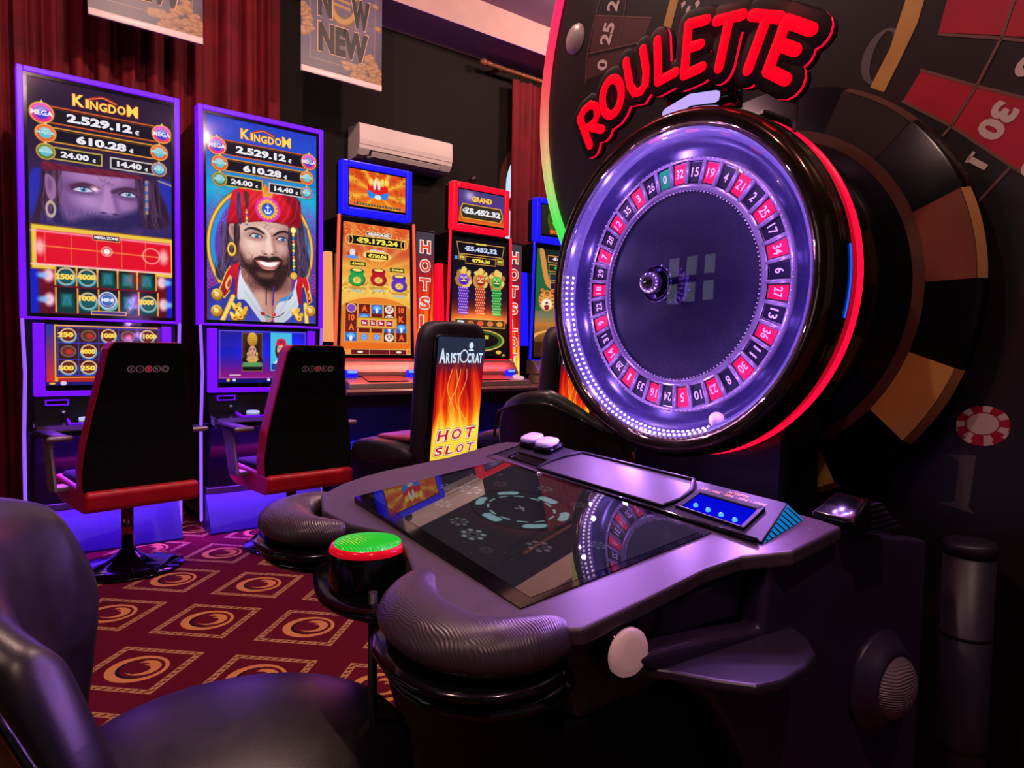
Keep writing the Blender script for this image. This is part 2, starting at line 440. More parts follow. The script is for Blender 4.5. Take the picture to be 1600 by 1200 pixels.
class Canvas:
    """A picture W wide and H high (y down), painted in display colours."""
    def __init__(s, W, H, res, bg=(0, 0, 0)):
        s.W, s.H = W, H; s.nx, s.ny = int(W * res), int(H * res); s.res = res
        s.x = (np.arange(s.nx) + 0.5) / res; s.y = (np.arange(s.ny) + 0.5) / res
        s.a = np.zeros((s.ny, s.nx, 3)); s.a[:] = bg
    def win(s, x0, x1, y0, y1):
        i0, i1 = max(0, int(x0 * s.res) - 1), min(s.nx, int(x1 * s.res) + 2)
        j0, j1 = max(0, int(y0 * s.res) - 1), min(s.ny, int(y1 * s.res) + 2)
        if i1 <= i0 or j1 <= j0: return None
        X_, Y_ = np.meshgrid(s.x[i0:i1], s.y[j0:j1])
        return slice(j0, j1), slice(i0, i1), X_, Y_
    def blend(s, js, is_, m, col, col2=None, ramp=None):
        m = m[..., None]; c = np.array(col, float)
        if col2 is not None: c = c * (1 - ramp[..., None]) + np.array(col2, float) * ramp[..., None]
        s.a[js, is_] = s.a[js, is_] * (1 - m) + c * m
    def vgrad(s, stops):
        ys = [p[0] for p in stops]
        for k in range(3): s.a[:, :, k] = np.interp(s.y / s.H, ys, [p[1][k] for p in stops])[:, None]
    def poly(s, P, col, soft=0.25, alpha=1.0, curve=True, col2=None, horiz=False):
        P = smooth_closed(P) if curve else np.array(P, float)
        g = soft * 3 + 0.3
        w = s.win(P[:, 0].min() - g, P[:, 0].max() + g, P[:, 1].min() - g, P[:, 1].max() + g)
        if w is None: return
        js, is_, X_, Y_ = w
        d = np.full(X_.shape, 1e9); ins = np.zeros(X_.shape, bool)
        for i in range(len(P)):
            a, b = P[i - 1], P[i]; e = b - a
            L2 = max(1e-9, e @ e)
            t = np.clip(((X_ - a[0]) * e[0] + (Y_ - a[1]) * e[1]) / L2, 0, 1)
            d = np.minimum(d, np.hypot(X_ - a[0] - t * e[0], Y_ - a[1] - t * e[1]))
            if a[1] != b[1]:
                c = ((a[1] > Y_) != (b[1] > Y_)) & (X_ < (b[0] - a[0]) * (Y_ - a[1]) / (b[1] - a[1]) + a[0])
                ins ^= c
        sd = np.where(ins, d, -d)
        m = np.clip(sd / (2 * max(soft, 0.5 / s.res)) + 0.5, 0, 1) * alpha
        if col2 is not None:
            r = (X_ - P[:, 0].min()) / max(1e-6, np.ptp(P[:, 0])) if horiz else (Y_ - P[:, 1].min()) / max(1e-6, np.ptp(P[:, 1]))
            s.blend(js, is_, m, col, col2, np.clip(r, 0, 1))
        else: s.blend(js, is_, m, col)
    def rect(s, x0, y0, x1, y1, col, soft=0.05, alpha=1.0, col2=None): s.poly([(x0, y0), (x1, y0), (x1, y1), (x0, y1)], col, soft, alpha, False, col2)
    def box(s, x0, y0, x1, y1, col, w, edge): s.rect(x0, y0, x1, y1, edge); s.rect(x0 + w, y0 + w, x1 - w, y1 - w, col)
    def ell(s, cx, cy, rx, ry, col, soft=0.25, alpha=1.0, rot=0.0, ring=None, col2=None):
        g = max(rx, ry) + soft * 3 + (ring or 0)
        w = s.win(cx - g, cx + g, cy - g, cy + g)
        if w is None: return
        js, is_, X_, Y_ = w
        c, n = math.cos(R(rot)), math.sin(R(rot))
        u = (X_ - cx) * c + (Y_ - cy) * n; v = -(X_ - cx) * n + (Y_ - cy) * c
        q = np.hypot(u / rx, v / ry); sd = (1 - q) * min(rx, ry)
        if ring: sd = ring / 2 - np.abs(sd)
        m = np.clip(sd / (2 * max(soft, 0.5 / s.res)) + 0.5, 0, 1) * alpha
        if col2 is not None: s.blend(js, is_, m, col, col2, np.clip(v / ry * 0.5 + 0.5, 0, 1))
        else: s.blend(js, is_, m, col)
    def line(s, P, wd, col, soft=0.2, alpha=1.0):
        P = np.array(P, float); g = wd + soft * 3
        w = s.win(P[:, 0].min() - g, P[:, 0].max() + g, P[:, 1].min() - g, P[:, 1].max() + g)
        if w is None: return
        js, is_, X_, Y_ = w
        d = np.full(X_.shape, 1e9)
        for a, b in zip(P[:-1], P[1:]):
            e = b - a; t = np.clip(((X_ - a[0]) * e[0] + (Y_ - a[1]) * e[1]) / max(1e-9, e @ e), 0, 1)
            d = np.minimum(d, np.hypot(X_ - a[0] - t * e[0], Y_ - a[1] - t * e[1]))
        s.blend(js, is_, np.clip((wd / 2 - d) / (2 * max(soft, 0.5 / s.res)) + 0.5, 0, 1) * alpha, col)
    def add(s, cx, cy, rx, ry, col, amt=1.0):
        X_, Y_ = np.meshgrid(s.x, s.y)
        m = np.exp(-(((X_ - cx) / rx) ** 2 + ((Y_ - cy) / ry) ** 2)) * amt
        s.a += m[..., None] * np.array(col, float)
    def rays(s, cx, cy, n, c1, amt, ph=0.0):
        X_, Y_ = np.meshgrid(s.x, s.y)
        m = (np.sin(np.arctan2(Y_ - cy, X_ - cx) * n + ph) * 0.5 + 0.5) ** 2 * amt
        s.a = s.a * (1 - m[..., None]) + np.array(c1, float) * m[..., None]
    def speckle(s, amt, seed=1, cell=2):
        rg = np.random.RandomState(seed)
        n = rg.rand(s.ny // cell + 2, s.nx // cell + 2)
        n = np.kron(n, np.ones((cell, cell)))[:s.ny, :s.nx]
        s.a *= (1 + amt * (n[..., None] - 0.5))
    def flames(s, seed=3, base=(190, 10, 20)):
        """Tongues of fire rising from the lower edge."""
        rg = np.random.RandomState(seed); X_, Y_ = np.meshgrid(s.x, s.y); v = 1 - Y_ / s.H
        heat = np.zeros(X_.shape)
        for k in range(16):
            x0 = rg.uniform(0.05, 0.95) * s.W; h = rg.uniform(0.35, 0.95); ph = rg.uniform(0, 6.28); wd = rg.uniform(0.05, 0.12) * s.W
            cx = x0 + np.sin(v * rg.uniform(5, 9) + ph) * 0.09 * s.W * (0.3 + v)
            wv = wd * np.clip(1 - v / h, 0, 1) ** 0.8 * 1.6 + 1e-3
            heat = np.maximum(heat, np.exp(-((X_ - cx) / wv) ** 2) * np.clip(1.15 - v / h, 0, 1) * (v < h))
            edge = np.exp(-((np.abs(X_ - cx) - wv * 1.1) / (0.008 * s.W)) ** 2) * (v < h) * 0.55
            heat = np.maximum(heat, edge * np.clip(1.3 - v / h, 0, 1))
        heat = np.clip(heat * 0.9 + np.clip(0.55 - v * 1.3, 0, 1), 0, 1)
        stops = [0, 0.3, 0.55, 0.8, 1]
        cols = [base, (225, 40, 15), (250, 110, 15), (255, 190, 40), (255, 235, 110)]
        for k in range(3): s.a[:, :, k] = np.interp(heat, stops, [c[k] for c in cols])

def picture(name, cv, fn, parent, mat, frame=None):
    """Mesh grid carrying a painted picture; fn(u, v) gives arrays of local points, v down."""
    nx, ny = cv.nx, cv.ny
    U, V = np.meshgrid(np.linspace(0, 1, nx), np.linspace(0, 1, ny))
    co = np.stack(fn(U.ravel(), V.ravel()), -1).astype(np.float32)
    idx = np.arange(nx * ny).reshape(ny, nx)
    q = np.stack([idx[1:, :-1], idx[1:, 1:], idx[:-1, 1:], idx[:-1, :-1]], -1).reshape(-1, 4)
    me = bpy.data.meshes.new(name)
    me.vertices.add(nx * ny); me.vertices.foreach_set('co', co.ravel())
    me.loops.add(q.size); me.loops.foreach_set('vertex_index', q.ravel().astype(np.int32))
    me.polygons.add(len(q)); me.polygons.foreach_set('loop_start', np.arange(0, q.size, 4, dtype=np.int32))
    me.polygons.foreach_set('loop_total', np.full(len(q), 4, np.int32))
    me.update(calc_edges=True)
    c = np.clip(cv.a / 255.0, 0, 1)
    c = np.where(c <= 0.04045, c / 12.92, ((c + 0.055) / 1.055) ** 2.4).reshape(-1, 3)
    at_ = me.color_attributes.new('Col', 'FLOAT_COLOR', 'POINT')
    at_.data.foreach_set('color', np.concatenate([c, np.ones((len(c), 1))], 1).astype(np.float32).ravel())
    me.materials.append(mat)
    o = bpy.data.objects.new(name, me); COL.objects.link(o)
    if frame is not None: o.matrix_world = frame
    if parent is not None: o.parent = parent
    return o
def flat(x0, x1, z0, z1, y):
    """Upright rectangle facing -y."""
    return lambda u, v: (x0 + (x1 - x0) * u, np.full(u.shape, y), z1 + (z0 - z1) * v)
UP = Matrix.Rotation(R(90), 4, 'X')          # lettering plane: x right, y up, facing -y
def face(y): return Matrix.Translation((0, y, 0)) @ UP
P2 = {'ring': [(48.8, 107.8), (93.3, 103.0), (49.0, 55.5)], 'hair': [(27.3, 61.0), (21.5, 74.9), (19.9, 90.1), (16.7, 111.0), (12.5, 123.3), (10.0, 132.1), (14.0, 138.2), (19.7, 136.7), (29.3, 127.2), (34.6, 135.7), (60.0, 143.9), (71.5, 132.7), (78.5, 125.4), (83.1, 131.8), (89.7, 125.5), (90.9, 112.5), (86.7, 100.3), (86.7, 91.0), (83.1, 76.4), (79.6, 59.9), (53.3, 58.2)], 'face': [(27.3, 89.3), (35.8, 86.6), (51.0, 84.0), (70.3, 84.5), (74.9, 90.1), (74.8, 101.5), (73.7, 117.6), (71.5, 129.3), (62.2, 141.3), (53.3, 142.1), (44.3, 137.0), (35.7, 127.8), (28.5, 113.1), (26.7, 100.1), (25.7, 96.0)], 'faceshade': [(60.0, 95.2), (74.9, 89.0), (74.8, 101.5), (73.6, 113.1), (66.9, 112.7), (61.6, 105.2)], 'bandana': [(26.4, 59.6), (22.1, 71.6), (19.9, 88.5), (29.4, 87.9), (37.9, 86.3), (51.0, 83.4), (64.6, 83.4), (81.9, 85.2), (82.2, 70.9), (78.4, 60.0), (66.9, 59.0), (49.0, 57.8)], 'bshade': [(66.9, 59.0), (78.4, 60.0), (82.2, 70.9), (81.9, 85.2), (70.3, 83.9), (74.9, 71.9)], 'beard': [(27.8, 112.1), (34.6, 120.1), (40.0, 118.5), (48.8, 114.3), (54.3, 115.2), (60.0, 113.3), (69.1, 114.5), (73.6, 110.9), (72.8, 125.8), (66.9, 137.2), (60.0, 144.5), (51.0, 142.4), (42.2, 135.1), (32.4, 124.8)], 'cheek': [(34.6, 112.5), (44.5, 113.7), (48.8, 114.6), (41.0, 118.5), (36.7, 118.8)], 'lips': [(42.2, 119.0), (53.3, 119.1), (64.0, 118.1), (61.2, 123.3), (58.8, 126.0), (53.3, 126.7), (47.8, 124.5)], 'teeth': [(46.1, 120.0), (53.3, 120.1), (61.6, 119.4), (58.8, 122.7), (52.1, 123.4), (48.5, 121.9)], 'chinhi': [(44.3, 128.7), (53.3, 129.1), (58.8, 128.1), (55.5, 134.0), (47.6, 133.4)], 'nose': [(48.7, 105.5), (47.8, 110.6), (50.4, 113.7), (55.5, 114.0), (60.0, 111.6), (59.4, 107.8), (56.6, 103.4)], 'noseline': [(59.0, 95.4), (56.1, 105.8), (58.8, 106.6), (60.0, 111.0)], 'browL': [(34.2, 91.6), (42.2, 90.7), (50.4, 94.6), (48.8, 96.3), (41.6, 93.1), (34.6, 93.6)], 'browR': [(56.9, 95.1), (64.0, 91.2), (71.5, 90.7), (71.5, 93.0), (64.0, 93.7), (57.8, 96.7)], 'eyeL': [(42.8, 96.7), (47.8, 96.1), (42.8, 98.7), (42.5, 96.6)], 'eyeR': [(65.5, 97.2), (70.3, 96.6), (65.5, 99.1), (67.3, 96.9)], 'ear': [(21.5, 89.7), (26.4, 89.4), (27.5, 95.8), (27.2, 103.4), (23.9, 102.7), (20.7, 96.6)], 'earring': [(23.1, 110.9), (26.0, 110.6), (23.1, 115.8)], 'lock': [(26.9, 60.6), (30.4, 64.9), (29.4, 73.7), (31.5, 87.2), (28.8, 87.5), (26.7, 74.2), (27.3, 65.4)], 'lock2': [(33.1, 60.7), (37.9, 62.7), (36.9, 72.7), (35.8, 75.1), (34.2, 71.9)], 'beadsL': [(35.5, 75.7), (35.5, 89.3)], 'beadsR': [(76.1, 88.8), (76.9, 94.5), (76.9, 125.4)], 'coin': [(76.7, 129.4), (80.0, 129.3)], 'med': [(53.6, 73.4), (63.6, 72.1), (53.6, 63.4)], 'feather': [(49.0, 57.8), (51.0, 51.8), (53.9, 54.8), (57.8, 55.8), (56.7, 63.3), (50.0, 64.2)], 'collL': [(30.3, 120.6), (21.8, 125.7), (18.5, 130.9), (13.0, 146.0), (17.0, 152.7), (21.3, 146.4), (23.9, 133.1), (25.5, 136.3), (25.5, 151.6), (27.3, 151.5), (28.4, 127.3)], 'collR': [(80.9, 129.7), (89.1, 130.7), (93.4, 151.0), (89.9, 154.6), (86.9, 139.7), (84.9, 135.2), (83.9, 155.1), (81.0, 154.0), (78.5, 140.3)], 'shirtL': [(30.3, 125.5), (27.3, 151.5), (34.5, 154.3), (47.6, 171.6), (52.1, 171.6), (44.3, 153.9), (35.7, 141.0), (31.3, 132.5)], 'shirtR': [(79.1, 132.2), (73.9, 149.9), (62.2, 155.1), (58.8, 171.8), (69.1, 171.0), (80.9, 156.4), (79.9, 142.5)], 'chest': [(31.3, 126.0), (44.3, 134.8), (53.3, 142.1), (60.0, 143.9), (66.9, 136.6), (73.7, 129.1), (73.7, 145.2), (63.4, 152.7), (60.0, 164.3), (56.0, 171.5), (51.5, 171.6), (46.6, 160.4), (35.7, 145.5)], 'coatL': [(5.8, 145.8), (13.4, 144.8), (17.6, 153.1), (27.0, 151.5), (37.8, 158.7), (49.3, 172.1), (5.7, 173.3)], 'coatR': [(80.9, 155.2), (90.4, 153.4), (96.3, 150.7), (96.3, 173.3), (67.5, 171.0)], 'btn': [(11.3, 150.3), (10.9, 164.2), (92.4, 160.4)], 'trimL': [(24.0, 151.2), (15.4, 171.8)], 'trimR': [(87.5, 154.8), (88.7, 172.4)], 'orn': [(27.0, 161.3), (32.4, 164.5), (25.4, 169.3), (30.1, 168.4), (78.5, 163.4), (81.5, 167.9)], 'neckl': [(49.3, 164.8), (53.3, 167.0), (58.8, 164.9)], 'cords': [(52.1, 142.1), (52.1, 156.7), (58.7, 140.6), (57.9, 156.4)], 'swirls': [(12.7, 80.4), (9.6, 89.4), (87.9, 70.1), (86.7, 77.2), (6.4, 129.3), (7.3, 137.8), (93.4, 134.6), (90.3, 97.6)], 'title': [(50.0, 12.4), (50.0, 9.0)], 'bars': [(12.4, 25.7), (90.1, 26.6), (14.0, 40.6), (88.4, 40.7), (14.0, 53.6), (88.2, 53.9), (49.9, 27.2), (50.6, 41.9), (33.1, 54.8), (69.1, 55.2), (19.4, 24.3), (6.9, 26.7)], 'edges': [(19.1, 19.6), (83.6, 20.9), (19.1, 30.3), (83.6, 33.4), (20.6, 35.8), (82.5, 36.6), (20.6, 43.9), (82.5, 45.7), (19.6, 49.4), (49.0, 50.6), (19.6, 58.1), (49.0, 57.8), (54.5, 50.1), (83.7, 51.2), (54.5, 57.5), (83.7, 59.3)]}
P1 = {'bandana': [(12.2, 61.0), (28.5, 61.6), (49.3, 60.4), (73.1, 61.2), (74.2, 63.6), (44.9, 65.4), (22.5, 65.7), (12.7, 67.3)], 'face': [(12.2, 67.5), (22.5, 65.7), (44.9, 64.8), (74.2, 63.6), (75.2, 75.8), (72.8, 93.7), (59.6, 102.8), (17.0, 105.8), (13.4, 85.2)], 'beard': [(20.1, 91.2), (26.0, 102.2), (36.3, 99.1), (44.6, 96.3), (55.2, 96.1), (68.4, 90.6), (73.4, 88.7), (72.7, 102.5), (19.0, 106.7)], 'hairL': [(11.8, 62.2), (22.5, 65.1), (20.4, 76.0), (21.2, 93.4), (13.3, 89.9), (8.2, 106.9), (4.3, 107.3), (9.6, 81.2)], 'hairR': [(71.9, 61.5), (84.5, 65.7), (95.8, 95.8), (75.1, 101.0), (73.0, 83.7)], 'sideL': [(4.0, 70.6), (12.2, 66.9), (10.0, 81.0), (6.4, 96.7), (3.6, 99.4)], 'sideR': [(87.3, 62.7), (99.4, 65.8), (99.1, 92.8), (94.8, 85.7)], 'eyeL': [(36.3, 77.6), (42.7, 77.0), (36.3, 80.6), (36.0, 77.3)], 'eyeR': [(66.3, 77.0), (71.9, 76.4), (66.3, 80.0), (66.9, 77.2)], 'browL': [(28.4, 75.2), (36.6, 72.1), (47.0, 74.2), (44.8, 76.3), (36.6, 74.8), (29.4, 77.2)], 'browR': [(55.5, 75.2), (64.2, 71.3), (71.9, 71.6), (71.9, 73.9), (64.2, 74.2), (56.0, 77.6)], 'ear': [(13.1, 70.1), (18.5, 72.8), (19.3, 84.3), (16.3, 88.4), (13.4, 82.8)], 'earring': [(16.1, 94.8), (18.7, 94.3), (16.1, 100.0)], 'beads': [(79.3, 65.2), (79.1, 89.1)], 'nose': [(49.0, 79.9), (46.7, 92.2), (53.1, 93.9), (59.6, 90.6)], 'zone': [(4.9, 108.5), (98.1, 109.7), (98.5, 137.6), (4.9, 137.5)], 'zonelab': [(51.3, 112.4), (60.0, 111.5)], 'row1': [(18.1, 137.5), (17.9, 150.4), (85.5, 136.7), (85.5, 150.1)], 'row2': [(18.4, 154.6), (18.2, 170.6), (86.6, 151.9), (86.6, 167.5)], 'pict': [(3.9, 138.7), (98.8, 137.5), (3.4, 172.5), (98.7, 172.1)], 'bar': [(40.6, 169.6), (64.3, 169.7)], 'r1t': [(24.0, 144.0), (37.8, 143.3), (51.8, 142.5), (65.7, 142.7), (79.9, 142.2)], 'r2t': [(25.2, 160.7), (38.1, 159.4), (51.5, 159.9), (65.5, 159.6), (78.5, 160.1)], 'mirrored_sign': [(26.7, 125.4), (51.5, 122.5), (82.2, 123.0)]}
L1 = {'pic': [(0.9, -0.5), (103.6, -0.5), (1.3, 56.5), (46.9, 57.5)], 'grid': [(9.8, 2.9), (10.2, 17.3), (10.5, 33.3), (10.4, 48.0), (26.7, 2.2), (43.8, 1.6), (61.3, 1.1), (78.0, 0.4), (96.5, 1.3)], 't': [(17.6, 9.1), (52.5, 8.9), (87.3, 8.7), (35.3, 24.7), (52.4, 24.0), (18.2, 40.7), (36.0, 40.4), (52.4, 40.0)]}
L2 = {'pic': [(2.2, 0.5), (103.8, 0.2), (5.1, 52.4)], 'c1': [(25.3, 3.1), (48.4, 3.1), (50.0, 45.3), (27.1, 45.8)], 'c2': [(57.3, 2.2), (81.8, 2.2), (82.0, 44.7), (60.7, 46.0)], 'f': [(37.6, 22.5), (37.6, 10.4), (69.8, 20.7), (69.8, 13.8)]}
SIGN = {'R': [[(-0.2516, 0.3442), (-0.2891, 0.4153)], [(-0.2891, 0.4153), (-0.2759, 0.4316), (-0.2538, 0.4395), (-0.2353, 0.4299), (-0.2299, 0.4102), (-0.2384, 0.394), (-0.267, 0.385)], [(-0.2467, 0.3846), (-0.2131, 0.3718)]], 'O': [[(-0.1555, 0.4265), (-0.1588, 0.4152), (-0.1645, 0.406), (-0.1722, 0.3997), (-0.1812, 0.3971), (-0.1905, 0.3984), (-0.1993, 0.4036), (-0.2066, 0.4122), (-0.2118, 0.4234), (-0.2142, 0.4359), (-0.2136, 0.4486), (-0.2102, 0.4602), (-0.2041, 0.4695), (-0.1962, 0.4755), (-0.1871, 0.4778), (-0.1778, 0.4761), (-0.1693, 0.4706), (-0.1622, 0.462), (-0.1573, 0.4511), (-0.155, 0.4389), (-0.1555, 0.4265)]], 'U': [[(-0.1441, 0.5032), (-0.1348, 0.4677), (-0.1278, 0.444), (-0.1141, 0.4262), (-0.0978, 0.4245), (-0.0846, 0.4355), (-0.0831, 0.4646), (-0.0949, 0.514)]], 'L': [[(-0.055, 0.518), (-0.0479, 0.4309)], [(-0.0479, 0.4309), (-0.0037, 0.4366)]], 'E': [[(0.0259, 0.5224), (0.0199, 0.4237)], [(0.0259, 0.5224), (0.0698, 0.5149)], [(0.025, 0.4753), (0.0575, 0.4721)], [(0.0199, 0.4237), (0.0629, 0.426)]], 'T': [[(0.0945, 0.5042), (0.1516, 0.4942)], [(0.1228, 0.4968), (0.1032, 0.4121)]], 'T2': [[(0.1731, 0.4854), (0.2294, 0.4598)], [(0.2033, 0.4695), (0.1679, 0.3881)]], 'E2': [[(0.2425, 0.4497), (0.2097, 0.3732)], [(0.2425, 0.4497), (0.291, 0.4168)], [(0.2295, 0.4143), (0.2629, 0.3916)], [(0.2097, 0.3732), (0.2462, 0.3462)]]}
LAMP = [(-0.0579, 0.3734), (0.0652, 0.3748)]
PALE_STRIP = [(0.2425, 0.3184), (0.2437, 0.2755)]
SIGNW = [0.0206]
BALL = [(0.1193, -0.2702)]
CHIPG = [(0.098, -0.1574)]
DISC = {'seg1': [(0.468, 65.1), (0.468, 44.0), (0.377, 63.7), (0.384, 43.6)], 'seg2': [(0.463, 22.7), (0.382, 22.7)], 'seg2b': [(0.464, 0.8), (0.376, 1.9)], 'seg3': [(0.369, -19.2), (0.455, -20.4), (0.44, -41.2), (0.358, -39.7)], 'inner': [(0.353, 2.7), (0.374, 6.2), (0.357, -42.9), (0.322, -45.5)], 'strip': [(0.455, 7.2), (0.466, 6.9)], 'top': [(0.472, 74.8), (0.473, 66.9)]}
MURAL = {'led': [(-0.983, 2.334), (-1.003, 2.266), (-1.052, 2.129), (-1.075, 1.978), (-1.08, 1.888), (-1.063, 1.746), (-1.018, 1.577), (-0.949, 1.45), (-0.873, 1.346)], 'led2': [(-0.962, 2.271), (-0.942, 1.449)], 'gold': [(0.203, 1.795), (0.24, 1.779), (0.227, 1.732), (0.203, 1.685), (0.164, 1.613), (0.133, 1.633), (0.172, 1.7)], 'red1': [(0.284, 1.763), (0.4, 1.714), (0.38, 1.651), (0.269, 1.698)], 'red1b': [(0.405, 1.712), (0.434, 1.7), (0.434, 1.627), (0.385, 1.648)], 'red2': [(0.239, 1.633), (0.34, 1.572), (0.299, 1.509), (0.205, 1.584)], 'red3': [(0.345, 1.567), (0.455, 1.503), (0.462, 1.363), (0.407, 1.408), (0.303, 1.502)], 'lines': [[(0.268, 1.695), (0.379, 1.646), (0.45, 1.612)], [(0.401, 1.714), (0.381, 1.646), (0.343, 1.57), (0.301, 1.506), (0.285, 1.49)], [(0.236, 1.636), (0.343, 1.57), (0.455, 1.505)], [(0.203, 1.583), (0.301, 1.506), (0.408, 1.405), (0.462, 1.356)], [(0.352, 1.346), (0.408, 1.405)]], 'n30': [(0.381, 1.493), (0.399, 1.515), (0.369, 1.476)], 'n16': [(0.42, 1.572)], 'n1': [(0.331, 1.431), (0.319, 1.451), (0.345, 1.412)], 'dot': [(0.33, 1.405)], 'zero': [(0.156, 1.69), (0.201, 1.674), (0.154, 1.742)], 'chip': [(0.382, 0.923), (0.431, 0.931), (0.38, 0.961), (0.384, 0.879)], 'letter': [(0.321, 0.86), (0.374, 0.864), (0.365, 0.762), (0.377, 0.751), (0.31, 0.76), (0.34, 0.768), (0.344, 0.848)], 'n2': [(-0.726, 2.155)], 'n25': [(-0.751, 2.077), (-0.749, 2.038), (-0.781, 2.088)], 'n0': [(-0.772, 1.986)], 'maroon': [(-0.814, 2.158), (-0.544, 2.046), (-0.59, 1.99), (-0.841, 2.051)], 'maroon2': [(-0.851, 2.036), (-0.59, 1.981), (-0.633, 1.954), (-0.797, 1.959), (-0.86, 1.966)], 'l2': [[(-0.814, 2.16), (-0.544, 2.046)], [(-0.659, 2.164), (-0.675, 2.097), (-0.7, 2.014)], [(-0.852, 2.049), (-0.581, 1.99)], [(-0.785, 2.217), (-0.823, 2.136), (-0.857, 2.031), (-0.859, 1.953)]], 'gold2': [(-0.473, 2.074), (-0.44, 2.06), (-0.468, 1.986), (-0.499, 2.006)], 'chipT': [(-0.381, 2.028), (-0.334, 2.008), (-0.38, 2.0)], 'ball': [(-0.922, 2.124), (-0.869, 2.104), (-0.92, 2.063)]}
# ------------------------------------------------------------------ shared materials
M_BLACK = pmat('black_gloss', (10, 9, 12), 0.12, spec=0.5, var=0.2)
M_BLACKM = pmat('black_satin', (16, 14, 18), 0.42, var=0.2)
M_CAB = pmat('cabinet_black', (14, 12, 17), 0.3, var=0.2)
M_LEATHER = pmat('black_leather', (30, 26, 30), 0.36, spec=0.5, var=0.25, vscale=30, bump=0.25, bscale=420, bdist=0.0006)
M_CHROME = pmat('chrome', (210, 208, 215), 0.1, 1.0, var=0.05)
M_STEEL = pmat('brushed_steel', (150, 146, 152), 0.34, 1.0, var=0.12, vscale=60)
M_SILVER = pmat('silver_paint', (150, 140, 140), 0.38, 0.6, var=0.1)
M_VIOLET = glow('violet_light', (112, 10, 255), 1.25)
M_VTUBE = glow('violet_tube', (150, 90, 255), 1.15)
M_BLUE = glow('blue_glow', (25, 20, 255), 1.1)
M_RED = glow('red_light', (255, 10, 45), 1.05)
M_ORANGE = glow('orange_light', (255, 90, 60), 1.0)
M_PEACH = glow('peach_light', (255, 165, 100), 0.9)
M_SCREEN = attr_mat('display_panel', True, 0.06, 1.0)
M_PRINT = attr_mat('printed_sheet', False, 0.4)
M_GLASSBLK = pmat('black_glass', (5, 5, 7), 0.05, spec=0.6, var=0.1)

# ------------------------------------------------------------------ the room
S0, S1, D0, D1, ZC = -2.6, 5.4, -3.2, 5.0, 3.838
BEAM_D, BEAM_Z = 4.59, 3.592
fl = MB()
fl.add([(-6, -6, 0), (9, -6, 0), (9, 8, 0), (-6, 8, 0)], [(0, 1, 2, 3)])
floor = struct(fl.build('floor', carpet_material(), None, Matrix.Translation((-1.2792, 2.7219, 0)) @ Matrix.Rotation(R(-6.755), 4, 'Z')))
M_WALL = pmat('charcoal_paint', (28, 22, 23), 0.8, spec=0.2, var=0.12, vscale=4)
M_CEIL = pmat('ceiling_violet_lit', (150, 116, 160), 0.85, spec=0.1, var=0.06, vscale=3)  # violet light on the ceiling is put into the base colour
M_BEAM = pmat('beam_paint', (184, 150, 152), 0.8, spec=0.1, var=0.05, vscale=5)
M_SOFFIT = pmat('soffit_violet_lit', (186, 156, 226), 0.85, spec=0.1, var=0.05, vscale=5)  # violet light on the beam's underside, put into the colour
WS0, WS1, WZ0, WZ1 = 3.665, 4.615, 0.95, 3.02     # window opening in the back wall
wb = MB()
wb.box(S0, WS0, D1, D1 + 0.2, 0, BEAM_Z); wb.box(WS1, S1, D1, D1 + 0.2, 0, BEAM_Z)
wb.box(WS0, WS1, D1, D1 + 0.2, 0, WZ0)
arch = [(WS0, BEAM_Z), (WS0, WZ1 - 0.475)] + [((WS0 + WS1) / 2 - 0.475 * math.cos(R(a)), WZ1 - 0.475 + 0.475 * math.sin(R(a))) for a in range(10, 180, 10)] + [(WS1, WZ1 - 0.475), (WS1, BEAM_Z)]
wb.prism(arch, 1, D1, D1 + 0.2)
struct(wb.build('wall_back', M_WALL, None, FW))
struct(MB().box(S0 - 0.2, S0, D0, D1 + 0.2, 0, ZC).build('wall_left', M_WALL, None, FW))
struct(MB().box(S1, S1 + 0.2, D0, D1 + 0.2, 0, ZC).build('wall_right', M_WALL, None, FW))
ce = MB(); ce.box(S0 - 0.2, S1 + 0.2, D0, BEAM_D, ZC, ZC + 0.1)
struct(ce.build('ceiling', M_CEIL, None, FW))
bm_ = MB()
bm_.box(S0, S1, BEAM_D, D1, BEAM_Z + 0.004, ZC + 0.1, 0)
bm_.box(S0, S1, BEAM_D + 0.001, D1, BEAM_Z, BEAM_Z + 0.004, 1)
bm_.box(S0, S1, D1 - 0.02, D1, BEAM_Z - 0.012, BEAM_Z, 2)
struct(bm_.build('trim_1', [M_BEAM, M_SOFFIT, pmat('trim_paint', (190, 170, 175), 0.6, var=0.05)], None, FW))

# left end of the hall, seen only in reflections: a dark door with small bright panes
dr = thing('door_1', 'dark door with small daylit panes at the end of the hall', 'door', FW); struct(dr)
df = MB(); df.box(S0, S0 + 0.05, 1.7, 3.5, 0, 2.45)
df.build('door_leaf', pmat('door_dark', (34, 28, 30), 0.5, var=0.1), dr, bevel=0.004)
for d_ in (1.95, 2.45, 2.95):
    for z_ in (1.25, 1.75):
        MB().box(S0 + 0.05, S0 + 0.055, d_, d_ + 0.28, z_, z_ + 0.36).build('pane', glow('door_daylight', (206, 214, 226), 2.2), dr)

